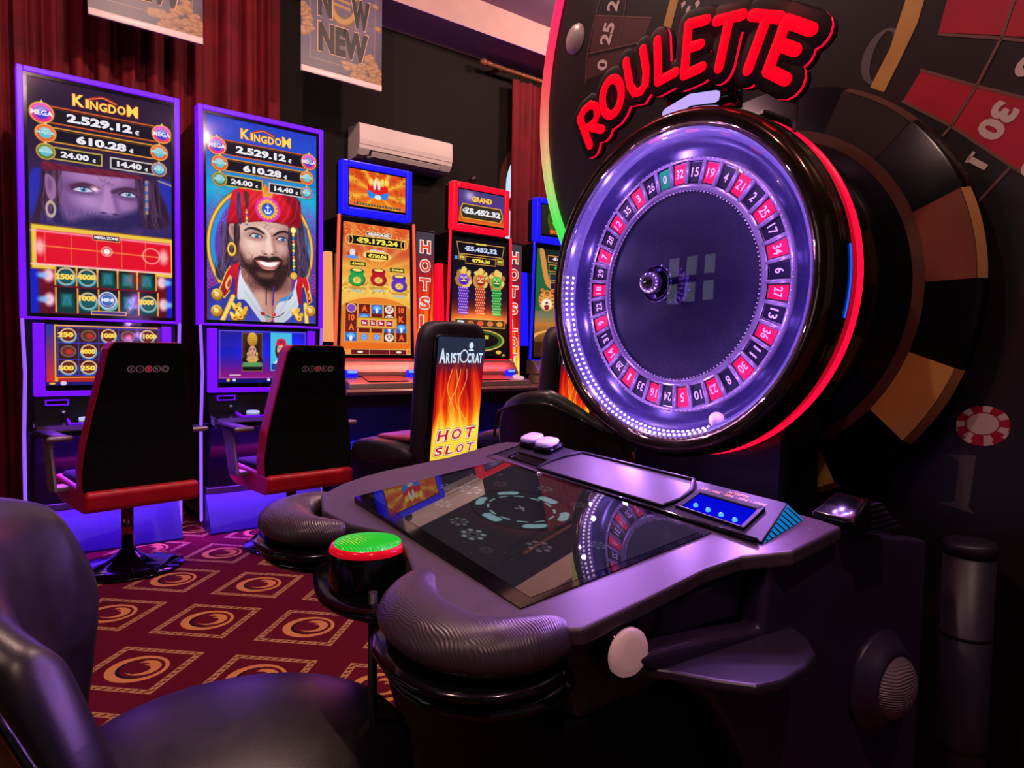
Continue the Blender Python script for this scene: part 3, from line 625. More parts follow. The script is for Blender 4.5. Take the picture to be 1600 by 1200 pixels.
# arched window: brown frame, glazing and daylight behind it
wn = thing('window_1', 'arched window with brown frame, half hidden by the dark red curtain', 'window', FW)
struct(wn)
cx = (WS0 + WS1) / 2
def arch_ring(r0, r1, y0, y1):
    pts = [(cx - r1, WZ0)] + [(cx - r1 * math.cos(R(a)), WZ1 - 0.475 + r1 * math.sin(R(a))) for a in range(0, 181, 9)] + [(cx + r1, WZ0)]
    pin = [(cx + r0, WZ0)] + [(cx + r0 * math.cos(R(a)), WZ1 - 0.475 + r0 * math.sin(R(a))) for a in range(0, 181, 9)] + [(cx - r0, WZ0)]
    mb = MB()
    n = len(pts)
    for i in range(n - 1):
        a, b, c, d = pts[i], pts[i + 1], pin[n - 2 - i], pin[n - 1 - i]
        mb.hexa([(a[0], y0, a[1]), (b[0], y0, b[1]), (c[0], y0, c[1]), (d[0], y0, d[1])], [(a[0], y1, a[1]), (b[0], y1, b[1]), (c[0], y1, c[1]), (d[0], y1, d[1])])
    return mb
fr = arch_ring(0.40, 0.474, D1 - 0.01, D1 + 0.14)
for z in (2.40, 1.75): fr.box(cx - 0.43, cx + 0.43, D1 + 0.02, D1 + 0.1, z - 0.05, z + 0.05)
fr.box(cx - 0.03, cx + 0.03, D1 + 0.02, D1 + 0.1, WZ0, WZ1 - 0.05)
fr.build('window_frame', pmat('brown_wood', (92, 50, 44), 0.5, var=0.25, vscale=20), wn)
gp = MB(); gp.add([(cx - 0.43 * math.cos(R(a)), D1 + 0.06, WZ1 - 0.475 + 0.43 * math.sin(R(a))) for a in range(0, 181, 10)] + [(cx + 0.43, D1 + 0.06, WZ0), (cx - 0.43, D1 + 0.06, WZ0)], [tuple(range(20, -1, -1))])
gp.build('glazing', clear_glass('window_pane'), wn)
sk = MB().box(cx - 1.2, cx + 1.2, D1 + 0.6, D1 + 0.62, 0, 3.5)
so = sk.build('sky_backdrop', glow('daylight_sky', (196, 220, 245), 1.1), None, FW); so['kind'] = 'structure'

# ------------------------------------------------------------------ curtains, rod, air conditioner, banners
M_CURT = pmat('velvet_red', (104, 4, 22), 0.75, spec=0.3, var=0.3, vscale=6)
M_CURT.node_tree.nodes['Principled BSDF'].inputs['Sheen Weight'].default_value = 0.08
M_CURT.node_tree.nodes['Principled BSDF'].inputs['Sheen Tint'].default_value = (0.9, 0.2, 0.3, 1)
def curtain(label, s0, s1, z0, z1, d, folds, seed, group=None):
    rg = random.Random(seed); n = int(folds * 12); ph = [rg.uniform(0, 6.28) for _ in range(4)]
    rows = [z0 + (z1 - z0) * k / 12 for k in range(13)]; vs = []
    for side in (0, 1):
        for z in rows:
            t = (z - z0) / (z1 - z0)
            for k in range(n + 1):
                u = k / n; x = s0 + (s1 - s0) * u
                a = 2 * math.pi * folds * (u + 0.02 * math.sin(7 * u + ph[0]))
                amp = 0.055 * (0.65 + 0.35 * math.sin(5.3 * u + ph[1])) * (1.0 - 0.35 * t)
                y = d - amp * math.sin(a) - 0.018 * math.sin(2.3 * a + ph[2] + 2 * t)
                x += 0.012 * math.sin(a * 2 + ph[3]) + 0.02 * (1 - t) * math.sin(9 * u + ph[1])
                vs.append((x, y + 0.006 * side, z))
    N = n + 1; Rr = len(rows); fs = []
    for r in range(Rr - 1):
        for k in range(n):
            a = r * N + k; fs.append((a, a + 1, a + N + 1, a + N)); b = a + Rr * N; fs.append((b + 1, b, b + N, b + N + 1))
    o = MB().add(vs, fs, 0, True).build('curtain', M_CURT, None, FW)
    tag(o, label, 'curtain', group)
    return o
curtain('long dark red curtain hanging behind the two violet edged slot machines', -1.75, 1.63, 0.03, 3.56, 4.86, 22, 3)
curtain('narrow dark red curtain hanging from the wooden rod beside the arched window', 3.69, 5.1, 0.05, 3.44, 4.86, 10, 11)
rod = thing('curtain_rod', 'wooden curtain rod with ball end above the narrow red curtain', 'curtain rod', FW @ Matrix.Translation((3.4, 4.86, 3.50)))
M_WOOD = pmat('turned_wood', (120, 62, 40), 0.45, var=0.3, vscale=25)
rb = MB().tube([(0.05, 0, 0), (1.9, 0, 0)], 0.017, 14); rb.build('rod', M_WOOD, rod)
MB().lathe([(0.001, -0.075), (0.022, -0.06), (0.034, -0.035), (0.026, -0.012), (0.014, 0.0), (0.024, 0.012), (0.018, 0.05)], 20, 0, Matrix.Translation((0.02, 0, 0)) @ Matrix.Rotation(R(90), 4, 'Y')).build('finial', M_WOOD, rod)
for k in range(7):
    x = 0.22 + 0.17 * k
    MB().tube([(x + 0.004 * math.sin(a), 0.028 * math.cos(a), -0.008 + 0.028 * math.sin(a)) for a in [2 * math.pi * i / 18 for i in range(18)]], 0.004, 6, closed=True).build('ring', pmat('brass', (190, 130, 80), 0.3, 1.0, var=0.1), rod)
for x in (0.16, 1.8):
    MB().box(x - 0.012, x + 0.012, 0, 0.14, -0.02, 0.02).build('short_bar', M_WOOD, rod)  # wall brackets of the rod

ac = thing('air_conditioner', 'white wall air conditioner above the slot machine with the blue topper', 'air conditioner', FW @ Matrix.Translation((2.63, 5.0, 2.49)))
M_ACW = pmat('white_plastic', (222, 206, 206), 0.35, var=0.03)
prof = [(0.0, 0.0), (-0.12, 0.0), (-0.17, 0.018), (-0.205, 0.06), (-0.212, 0.12), (-0.205, 0.235), (-0.19, 0.25), (0.0, 0.25)]
MB().prism(prof, 0, -0.41, 0.41).build('casing', M_ACW, ac, bevel=0.008, bseg=3)
MB().prism([(-0.2085, 0.088), (-0.2125, 0.088), (-0.2165, 0.125), (-0.2095, 0.238), (-0.2045, 0.238), (-0.2085, 0.125)], 0, -0.408, 0.408).build('front_panel', M_ACW, ac, bevel=0.002)
MB().hexa([(-0.32, -0.178, 0.021), (0.30, -0.178, 0.021), (0.30, -0.197, 0.058), (-0.32, -0.197, 0.058)], [(-0.32, -0.186, 0.018), (0.30, -0.186, 0.018), (0.30, -0.206, 0.056), (-0.32, -0.206, 0.056)]).build('air_slot', M_BLACKM, ac)
MB().hexa([(-0.31, -0.187, 0.012), (0.29, -0.187, 0.012), (0.29, -0.215, 0.045), (-0.31, -0.215, 0.045)], [(-0.31, -0.192, 0.01), (0.29, -0.192, 0.01), (0.29, -0.219, 0.043), (-0.31, -0.219, 0.043)]).build('flap', M_ACW, ac, bevel=0.002)

def banner(label, s0, s1, z0, d, k):
    W = 100.0; w = s1 - s0; Hm = 0.95; H = W * Hm / w
    cv = Canvas(W, H, 2.0, (70, 64, 112)); cv.vgrad([(0, (92, 84, 140)), (0.55, (98, 90, 140)), (1, (52, 46, 86))])
    cv.add(75, H - 70, 30, 40, (60, 45, 30), 0.6); cv.speckle(0.12, k, 6)
    rg = random.Random(k)
    cv.line([(11, 0), (11, H - 14), (90, H - 14), (92, 0)], 0.7, (196, 160, 130))
    def coin(x, y, r):
        cv.ell(x, y, r, r * 0.62, (170, 112, 66), 0.4, 1, rg.uniform(-25, 25)); cv.ell(x - 0.3, y - 0.5, r * 0.8, r * 0.45, (226, 168, 110), 0.4, 1, rg.uniform(-25, 25))
    for i in range(90):
        t = rg.random(); x = 62 + 38 * rg.random(); hgt = 36 * max(0, 1 - abs(x - 84) / 24)
        coin(x, H - 2 - hgt * t, 4.2)
    for i in range(18): coin(52 + 20 * rg.random(), H - 12 - 6 * rg.random(), 4)
    for i in range(46):
        y = rg.random(); coin(1 + 16 * rg.random() * (1 - y * 0.6), H - 38 - 34 * y, 4)
    for y in (H - 70, H - 96, H - 112, H - 130): coin(90 + 5 * rg.random(), y, 5)
    cv.ell(52, H - 87, 15, 22, (150, 104, 50), 0.5, 1, 8, ring=8); cv.ell(51, H - 87.5, 15, 22, (232, 180, 104), 0.5, 1, 8, ring=4.5)
    cv.rect(60, H - 95, 72, H - 80, (92, 84, 136), 0.5)
    for y in (-91, -84): cv.line([(34, H + y), (58, H + y + 2)], 3.2, (224, 172, 98))
    cv.a *= 0.72
    t = thing('hanging_banner', label, 'banner', FW @ Matrix.Translation(((s0 + s1) / 2, d, z0)), 'banners hanging below the ceiling')
    picture('printed_sheet', cv, flat(-w / 2, w / 2, 0.03, Hm, 0.0), t, M_PRINT)
    MB().box(-w / 2, w / 2, 0.001, 0.004, 0.03, Hm).build('backing_sheet', M_PRINT if False else pmat('banner_back', (120, 110, 130), 0.6, var=0.1), t)
    MB().rbox(-w / 2, w / 2, -0.008, 0.012, 0.0, 0.04, 0.006).build('bottom_bar', pmat('rail_white', (220, 200, 205), 0.35, var=0.05), t)
    u = w / 100
    Fm = face(-0.002)
    for s_, x_, y_, ww, hh in (('NEW', 51, 44, 62, 33), ('N', 28, 84, 17, 34), ('W', 72, 82, 24, 34), ('NEW', 51, 122, 62, 30), ):
        tx = MB(); tx.text(s_, (x_ - 50) * u, y_ * u, ww * u + 0.012, hh * u + 0.012, 1, Fm, 0.06, 0.0)
        tx.text(s_, (x_ - 50) * u, y_ * u, ww * u, hh * u, 0, Fm, 0.055, 0.0012)
        tx.build('word', [pmat('ink_black', (14, 10, 12), 0.5, var=0.1), pmat('ink_gold', (206, 160, 130), 0.5, var=0.1)], t)
    MB().rbox(-w / 2, w / 2, -0.01, 0.014, Hm - 0.01, Hm + 0.03, 0.006).build('top_bar', MATS['rail_white'], t)
    for x in (-w * 0.4, w * 0.4): MB().tube([(x, 0.002, Hm + 0.02), (x, 0.002, ZC - z0 if d < BEAM_D else BEAM_Z - z0)], 0.002, 6).build('hanging_wire', M_STEEL, t)
    return t
banner('banner reading NEW with gold coins, in front of the long red curtain', 0.468, 1.063, 2.868, 4.5, 5)
banner('banner reading NEW with a gold euro sign, in front of the black wall', 1.667, 2.252, 2.876, 4.5, 8)
# ------------------------------------------------------------------ tall slot machines with violet trim
TXT_COLS = {}
def tcol(c, s=1.0): return glow('ink_%02x%02x%02x' % c, c, s)
WHITE, GOLD, ORNG = (232, 230, 238), (255, 214, 84), (255, 150, 40)

def jackpot_bars(cv, bright):
    def plaque(x0, x1, y0, y1, c):
        cv.rect(x0, y0, x1, y1, (24, 20, 34)); cv.rect(x0, y0, x1, y0 + 1.0, c, 0.2); cv.rect(x0, y1 - 1.0, x1, y1, c, 0.2)
        cv.rect(x0, y0 + 1.7, x1, y0 + 2.1, tuple(v * 0.55 for v in c), 0.2)
    plaque(14, 88, 19.8, 32.6, (214, 96, 40)); plaque(16, 87, 34.9, 46.2, (226, 150, 50))
    cv.box(16, 49.0, 49.3, 58.4, (28, 26, 34), 1.0, (196, 170, 80)); cv.box(54.3, 49.8, 86, 58.8, (28, 26, 34), 1.0, (206, 196, 190))
    def badge(x, y, r, c1, c2):
        cv.ell(x, y, r * 1.12, r * 1.12, (120, 70, 30)); cv.ell(x, y, r * 1.05, r * 1.05, (236, 176, 90)); cv.ell(x, y, r * 0.94, r * 0.94, c1, col2=c2)
        cv.poly([(x - 1, y - r), (x, y - r * 1.3), (x + 1, y - r)], (240, 210, 140), 0.2, 1, False)
        cv.ell(x, y, r * 0.64, r * 0.64, (70, 60, 210) if r > 6.6 else (100, 190, 200)); cv.ell(x, y - r * 0.4, r * 0.5, r * 0.22, (255, 230, 240), 0.8, 0.5)
    badge(11.4, 26.0, 7.2, (250, 90, 200), (236, 40, 110)); badge(90.5, 25.6, 6.8, (250, 90, 220), (236, 60, 70))
    badge(13.6, 40.2, 6.2, (240, 110, 60), (236, 90, 30)); badge(88.5, 40.2, 6.0, (240, 120, 60), (236, 80, 40))
    badge(13.6, 53.4, 5.6, (120, 140, 50), (80, 120, 40)); badge(88.3, 53.6, 5.2, (150, 140, 190), (90, 90, 160))
    cv.poly([(41, 8.6), (50, 5.6), (59, 8.6), (58, 10.4), (50, 7.8), (42, 10.4)], (170, 30, 30), 0.3); cv.line([(41, 9.6), (50, 6.6), (59, 9.6)], 0.5, (240, 180, 90), 0.2)

def jackpot_text(parent, mats, u, ztop, Fm):
    """Amounts over the picture; u metres per picture unit."""
    def t(name, items):
        mb = MB()
        for s, x, y, h, mi, w, b in items: mb.text(s, (x - 50) * u, ztop - y * u, w * u if w else None, h * u, mi, Fm, b, 0.001)
        mb.build(name, mats, parent)
    t('amount_lettering', [('2.529.12', 48, 26.4, 6.4, 0, 43, 0.05), ('€', 73, 28, 3.6, 0, None, 0.05)])
    t('amount_lettering', [('610.28', 49, 41.2, 6.0, 0, 33, 0.05), ('€', 69, 42.8, 3.4, 0, None, 0.05)])
    t('amount_lettering', [('24.00', 31.5, 53.8, 4.5, 0, 18, 0.05), ('€', 43.8, 55, 2.6, 0, None, 0.05)])
    t('amount_lettering', [('14.40', 67.5, 54.2, 4.5, 0, 17, 0.05), ('€', 79.2, 55.4, 2.6, 0, None, 0.05)])
    for s, x, y, h, mi, w in (('MEGA', 11.4, 26.0, 3.8, 0, 13.5), ('MEGA', 90.5, 25.6, 3.6, 0, 12.5), ('MAJOR', 13.6, 40.2, 2.6, 2, 11.5), ('MAJOR', 88.5, 40.2, 2.6, 2, 11), ('MINOR', 13.6, 53.4, 2.2, 2, 9), ('MINI', 88.3, 53.6, 2.2, 2, 7)):
        t('badge_lettering', [(s, x, y, h, mi, w, 0.03)])
    mb = MB(); x = 30.5
    for ch, w, dy in zip('KINGDOM', (7.4, 2.0, 5.0, 5.2, 5.0, 5.6, 7.6), (-0.4, 0.6, 1.0, 1.1, 1.0, 0.6, -0.2)):
        hh = 8.6 if ch in 'KM' else 6.4; c = x + w / 2; x += w + 0.9
        mb.text(ch, (c - 50) * u, ztop - (12.6 + dy) * u, (w + 1.0) * u, (hh + 1.0) * u, 3, Fm, 0.06, 0.001)
        mb.text(ch, (c - 50) * u, ztop - (12.6 + dy) * u, w * u, hh * u, 1, Fm, 0.03, 0.0018)
    mb.build('title_lettering', mats, parent)

def strands(cv, n, x0, x1, y0, y1, wob, cols, rg, wd=0.45, alpha=0.55, lean=0.0, soft=0.3):
    """Wavy locks of hair falling from between x0 and x1."""
    for k in range(n):
        x = x0 + (x1 - x0) * rg.rand(); ys = y0 + 6 * rg.rand(); ye = y1 - 14 * rg.rand(); ph = rg.rand() * 6.28; fr = 0.16 + 0.10 * rg.rand(); am = wob * (0.4 + 0.8 * rg.rand())
        pts = []
        y = ys
        while y < ye: t = (y - y0) / (y1 - y0); pts.append((x + lean * t * t + am * t * math.sin(y * fr + ph), y)); y += 2.2
        if len(pts) > 1: cv.line(pts, wd * (0.6 + 0.9 * rg.rand()), cols[k % len(cols)], soft, alpha)

def pirate_face(cv, P, rg):
    cv.poly(P['ear'], (204, 148, 134), 0.4); cv.poly([(22.4, 92), (25.6, 92), (26, 99), (24.4, 100)], (140, 84, 84), 0.8, 0.7)
    cv.poly(P['face'], (236, 196, 182), 0.5, 1, True, (222, 168, 152))
    # broad planes of the face
    cv.ell(70, 104, 11, 22, (168, 116, 114), 5, 0.75, -4); cv.ell(74, 98, 6, 14, (120, 78, 86), 3, 0.7); cv.ell(30, 108, 6, 13, (190, 136, 124), 3.5, 0.75, -12); cv.ell(49, 88, 20, 3.4, (206, 158, 146), 2.2, 0.7)
    cv.ell(40, 106, 7.5, 5.2, (250, 214, 200), 3.5, 0.75, 12); cv.ell(65, 105.5, 5.4, 4.2, (232, 184, 170), 2.6, 0.7); cv.ell(50, 91.5, 9, 3, (250, 216, 204), 2.2, 0.6)
    for k in range(5): cv.line([(50.5 + 2.2 * math.sin(k), 85.5 + 0.8 * k), (53 + 3 * math.sin(2 * k + 1), 87 + 1.3 * k), (55 + 1.4 * math.cos(k), 89 + k)], 0.3, (110, 84, 96), 0.25, 0.55)
    # nose
    cv.poly([(54.6, 93.5), (58.4, 94), (60.6, 104), (62.2, 110.5), (59.8, 112.6), (57, 108), (56.4, 100)], (190, 136, 126), 1.2, 0.85)
    cv.poly([(52.6, 95), (55.4, 94.6), (56.6, 103), (57.6, 109), (53.4, 110.6), (51.8, 104)], (248, 214, 200), 1.0, 0.85)
    cv.ell(54.6, 109.6, 3.6, 2.5, (244, 204, 190), 1.0, 0.9); cv.ell(49.6, 110.8, 1.9, 1.5, (214, 160, 146), 0.7, 0.9); cv.ell(60, 110.2, 1.9, 1.6, (176, 120, 112), 0.7, 0.9)
    cv.ell(51.4, 112.4, 1.5, 0.55, (92, 46, 46), 0.35); cv.ell(57.6, 112.2, 1.4, 0.55, (84, 42, 44), 0.35); cv.line([(48.2, 110), (48.4, 112), (50, 113)], 0.35, (150, 96, 90), 0.3, 0.8)
    # beard
    cv.poly([(27.6, 104), (30.5, 111), (35, 117.5), (41, 117.6), (46.5, 115.2), (52, 114.4), (55, 115), (60, 113.8), (66, 114.6), (71, 112), (74.4, 103), (73.8, 118), (71, 130), (63.5, 142.5), (55, 145), (45, 139), (35.5, 129.5), (29, 117)], (92, 58, 52), 1.7, 0.8)
    cv.poly([(29.4, 113), (34, 121), (39.5, 122), (42.5, 118), (48, 115.6), (54.4, 116), (60, 115), (65.5, 116.4), (67, 121), (71, 118), (73, 112), (72, 126), (67, 137.6), (60, 144), (51, 142), (42.4, 135.5), (33.6, 125)], (40, 22, 22), 1.3, 0.95, True, (54, 28, 28))
    for k in range(240):
        t = rg.rand(); x = 29 + 44 * rg.rand(); y = 112 + 31 * t
        if ((x - 51.5) / 23.5) ** 2 + ((y - 119) / 25) ** 2 < 1 and not (42 < x < 64 and 116.5 < y < 127): cv.line([(x, y), (x + (x - 51) * 0.05 + rg.rand() - 0.5, y + 1.6 + 1.2 * rg.rand())], 0.28, ((112, 70, 58), (22, 10, 12), (76, 42, 36))[k % 3], 0.2, 0.6)
    # mouth
    cv.poly([(42.6, 118.4), (47, 118), (53.5, 118.8), (60, 117.6), (64.6, 117.2), (62.4, 122), (58.6, 125.4), (53.4, 126.2), (48, 124.6)], (190, 104, 100), 0.45)
    cv.poly([(44.6, 119.2), (49, 119.0), (53.6, 119.6), (59, 118.7), (63.2, 118.3), (60.6, 121.6), (57, 123.2), (52, 123.2), (48, 121.8)], (252, 248, 246), 0.3, 1, False)
    for x in (49, 51.4, 53.8, 56.2, 58.6): cv.line([(x, 119.2), (x + 0.1, 122.6)], 0.16, (206, 196, 200), 0.15, 0.7)
    cv.line([(43.4, 118.6), (48.4, 118.4), (53.5, 119.2), (59, 118.2), (64.2, 117.4)], 0.55, (110, 50, 50), 0.3); cv.ell(54.4, 125, 5.2, 0.9, (222, 146, 140), 0.5, 0.8)
    cv.poly([(41, 118), (46, 114.8), (52, 114.6), (54.4, 115.8), (57, 114.4), (62, 113.8), (66.4, 117.2), (60, 117.2), (54.4, 118.6), (48, 117.6)], (46, 25, 24), 0.55)
    cv.poly(P['chinhi'], (150, 92, 82), 1.6, 0.65); cv.ell(53, 137, 9, 3.6, (24, 12, 14), 1.5, 0.6)
    # eyes
    for cx, cy, w, s in ((43.2, 97.6, 5.0, 1), (66.0, 97.9, 4.6, -1)):
        cv.ell(cx, cy - 0.6, w * 1.5, 4.0, (146, 98, 98), 2.2, 0.85); cv.ell(cx, cy + 2.2, w * 1.15, 1.4, (190, 138, 130), 0.9, 0.8)
        cv.poly([(cx - w, cy + 0.2), (cx - w * 0.4, cy - 1.8), (cx + w * 0.5, cy - 1.7), (cx + w, cy + 0.2), (cx + w * 0.3, cy + 1.5), (cx - w * 0.5, cy + 1.4)], (236, 234, 238), 0.3)
        ix = cx + 0.7; cv.ell(ix, cy - 0.2, 1.75, 1.75, (60, 128, 190), 0.2); cv.ell(ix, cy - 0.2, 1.75, 1.75, (24, 50, 92), 0.2, 0.9, 0, 0.4); cv.ell(ix, cy - 0.2, 0.8, 0.8, (8, 12, 22), 0.15); cv.ell(ix - 0.6, cy - 0.8, 0.4, 0.4, (255, 255, 255), 0.12)
        cv.line([(cx - w * 1.08, cy + 0.4), (cx - w * 0.4, cy - 1.9), (cx + w * 0.5, cy - 1.8), (cx + w * 1.1, cy + 0.3)], 0.75, (26, 12, 16), 0.3); cv.line([(cx - w, cy + 0.4), (cx - w * 0.4, cy + 1.6), (cx + w * 0.4, cy + 1.6), (cx + w, cy + 0.4)], 0.4, (70, 38, 42), 0.3, 0.85)
    cv.poly([(33.6, 93.2), (38, 90.4), (44, 90.4), (50.6, 94.2), (49.6, 95.2), (43.6, 92.8), (38, 92.4), (34, 94.2)], (52, 30, 28), 0.5); cv.poly([(58.4, 94.8), (63.6, 91), (69, 90), (74, 92.2), (73.4, 93.4), (68.6, 92), (63.8, 93.2), (59, 96)], (44, 25, 25), 0.5)
    # hair framing the cheeks
    strands(cv, 26, 25.5, 29.5, 86, 118, 1.6, [(52, 32, 44), (84, 56, 66), (34, 18, 28)], rg, 0.6, 0.75, -1.5)
    strands(cv, 34, 72, 79, 84, 134, 2.0, [(40, 24, 40), (30, 16, 28), (76, 52, 80)], rg, 0.9, 0.85, 2)

def pirate(cv):
    P = P2; rg = np.random.RandomState(4)
    cv.vgrad([(0, (34, 60, 196)), (0.16, (26, 84, 206)), (0.36, (24, 176, 214)), (0.55, (90, 60, 190)), (1, (150, 20, 110))])
    for k in range(140): x, y = rg.rand() * 100, rg.rand() * 60; cv.ell(x, y, 1 + 2.5 * rg.rand(), 0.8, (20, 40, 150) if k % 2 else (60, 130, 230), 0.6, 0.16)
    (cx, cy), (ex, _), (_, ty) = P['ring']; rx, ry = ex - cx, cy - ty
    cv.ell(cx, cy, rx, ry, (84, 70, 190), 0.5, 1, 0, None, (120, 40, 150))
    for (x, y) in P['swirls']:
        for q in (7.5, 5, 2.6): cv.ell(x, y, q, q, (130, 130, 236), 0.3, 0.5, 0, 0.7)
    for k in range(26):
        a = rg.rand() * 6.28; cv.ell(cx + rx * 1.12 * math.cos(a), cy + ry * 1.1 * math.sin(a), 3 + 3 * rg.rand(), 3, (190, 40, 140), 0.4, 0.35, 0, 0.7)
    cv.ell(cx, cy, rx - 3, ry - 3, (30, 150, 236), 0.6, 0.95, 0, 4.5); cv.ell(cx, cy, rx, ry, (120, 80, 30), 0.3, 1, 0, 3.6); cv.ell(cx, cy, rx, ry, (240, 196, 80), 0.4, 1, 0, 2.2)
    cv.poly(P['hair'], (34, 20, 36), 0.6, 1, True, (44, 32, 62))
    hc = [(92, 74, 120), (22, 12, 24), (62, 44, 76), (120, 100, 150)]
    strands(cv, 60, 14, 27, 88, 140, 3.4, hc, rg, 0.55, 0.6, -3); strands(cv, 60, 74, 89, 84, 138, 3.4, hc, rg, 0.55, 0.6, 3)
    cv.poly([(4, 146), (14, 140), (30, 134), (44, 150), (58, 172), (4, 172)], (36, 44, 140), 0.3, 1, False, (60, 64, 176)); cv.poly([(62, 172), (72, 150), (82, 138), (92, 142), (97, 148), (97, 172)], (36, 44, 140), 0.3, 1, False, (60, 64, 176))
    for n in ('coatL', 'coatR'): cv.poly(P[n], (40, 48, 150), 0.3, 1, False, (66, 70, 186))
    cv.poly(P['chest'], (170, 112, 100), 0.5, 1, True, (206, 150, 134)); cv.ell(55, 139, 17, 6, (96, 56, 54), 3.5, 0.8); cv.line([(56, 146), (58, 160), (58.6, 170)], 1.4, (150, 96, 88), 1.0, 0.7); cv.ell(47, 152, 6, 7, (226, 172, 154), 3, 0.6)
    for k in range(46):
        x, y = 36 + 12 * rg.rand(), 130 + 16 * rg.rand(); cv.line([(x, y), (x + 2.4 * math.sin(k * 2.1), y + 2.4 * math.cos(k * 1.3))], 0.3, (92, 58, 60), 0.25, 0.5)
    for n in ('shirtL', 'shirtR'): cv.poly(P[n], (238, 238, 242), 0.35, 1, True, (188, 196, 212))
    for a, b in (((36, 140), (52, 166)), ((33.5, 146), (46, 164)), ((78, 140), (64, 162)), ((80, 150), (70, 166))): cv.line([a, b], 1.0, (176, 184, 200), 0.8, 0.7)
    for n in ('collL', 'collR'):
        cv.poly(P[n], (222, 24, 44), 0.35, 1, False, (150, 12, 36)); q = P[n][:6] if n == 'collL' else P[n][:5]
        cv.line(q[1:], 1.1, (150, 96, 30), 0.25); cv.line(q[1:], 0.7, (250, 206, 100), 0.2)
    for pts in (((21.6, 133), (17.6, 141), (19.8, 146), (23, 138)), ((90, 141), (89, 147), (91.4, 150), (92, 144))): cv.poly(list(pts), (250, 206, 100), 0.3); cv.poly([(x * 0.6 + pts[0][0] * 0.4, y * 0.6 + pts[1][1] * 0.4) for x, y in pts], (200, 40, 50), 0.3)
    for a, b in (P['trimL'], P['trimR']):
        cv.line([a, b], 4.6, (150, 100, 30)); cv.line([a, b], 3.4, (246, 206, 90)); cv.line([a, b], 1.6, (206, 150, 50))
        for k in range(14): t = k / 13; cv.ell(a[0] + (b[0] - a[0]) * t, a[1] + (b[1] - a[1]) * t, 0.8, 0.8, (255, 232, 150), 0.2)
    for (x, y) in P['orn']:
        cv.ell(x, y, 3.8, 2.8, (140, 90, 20), 0.3, 1, 30); cv.ell(x - 0.4, y - 0.5, 3.0, 2.1, (255, 206, 60), 0.3, 1, 30); cv.ell(x + 2, y - 3.2, 1.8, 2.6, (240, 180, 50), 0.3, 1, 20); cv.ell(x - 2.4, y - 3, 1.5, 2.4, (255, 220, 100), 0.3, 1, -30); cv.ell(x, y, 1.1, 0.9, (190, 60, 30), 0.2)
    for (x, y) in P['btn']:
        cv.ell(x, y, 4.9, 5.2, (120, 74, 20)); cv.ell(x - 0.3, y - 0.4, 4.4, 4.7, (250, 206, 90), col2=(190, 124, 36)); cv.ell(x, y, 3.0, 3.2, (160, 104, 30), 0.3, 0.8, 0, 0.6); cv.ell(x - 0.4, y - 0.4, 1.8, 1.9, (250, 214, 120), 0.4); cv.ell(x - 1.6, y - 2.2, 1.0, 0.7, (255, 250, 220), 0.4, 0.9)
    pirate_face(cv, P, rg)
    # headscarf
    cv.poly(P['bandana'], (232, 22, 42), 0.4, 1, True, (186, 8, 30)); cv.poly(P['bshade'], (110, 4, 24), 2.0, 0.75); cv.ell(44, 66, 14, 5, (246, 60, 70), 4, 0.5, -8)
    for k in range(16):
        x0 = 22 + 3.6 * k; cv.line([(x0, 86 - 0.2 * k), (x0 + 5, 78), (x0 + 14 - 0.5 * k, 68), (x0 + 22 - k, 60)], 0.7, (140, 4, 24) if k % 2 else (250, 80, 90), 0.5, 0.45)
    cv.line([(20.5, 88.5), (35, 86.2), (51, 83.4), (62, 83.8), (75, 85.6)], 1.0, (130, 4, 24), 0.6, 0.8)
    cv.poly(P['feather'], (240, 130, 40), 0.4, 1, True, (250, 200, 90))
    for k in range(5): cv.line([(52 + 0.6 * k, 54 + k % 2), (50 + 1.8 * k, 63)], 0.4, (190, 70, 24), 0.3, 0.8)
    (cx, cy), (ex, _), _ = P['med']; r = ex - cx
    cv.ell(cx, cy, r, r, (230, 60, 220), 0.5, 0.9, 0, 1.4); cv.ell(cx, cy, r * 0.86, r * 0.86, (250, 170, 246), 0.6, 0.7, 0, 0.9)
    for k in range(16): a = k * math.pi / 8; cv.ell(cx + r * 0.72 * math.cos(a), cy + r * 0.72 * math.sin(a), 1.2, 1.2, (250, 206, 90), 0.2)
    cv.ell(cx, cy, r * 0.72, r * 0.72, (236, 176, 70)); cv.ell(cx, cy, r * 0.54, r * 0.54, (24, 70, 190), col2=(40, 110, 226))
    cv.line([(cx, cy - r * 0.38), (cx, cy + r * 0.3)], 0.9, (250, 250, 250)); cv.line([(cx - r * 0.16, cy - r * 0.18), (cx + r * 0.16, cy - r * 0.18)], 0.8, (250, 250, 250))
    cv.line([(cx - r * 0.28, cy + r * 0.1), (cx - r * 0.18, cy + r * 0.3), (cx, cy + r * 0.33), (cx + r * 0.18, cy + r * 0.3), (cx + r * 0.28, cy + r * 0.1)], 1.0, (250, 250, 250))
    cv.poly(P['lock'], (96, 50, 100), 0.4, 1, True, (70, 40, 80)); strands(cv, 14, 27, 31, 61, 88, 0.8, [(150, 96, 150), (60, 30, 66)], rg, 0.5, 0.7, 3); cv.poly(P['lock2'], (90, 44, 40), 0.4); strands(cv, 8, 34, 37, 62, 76, 0.6, [(150, 90, 60), (60, 26, 26)], rg, 0.5, 0.7)
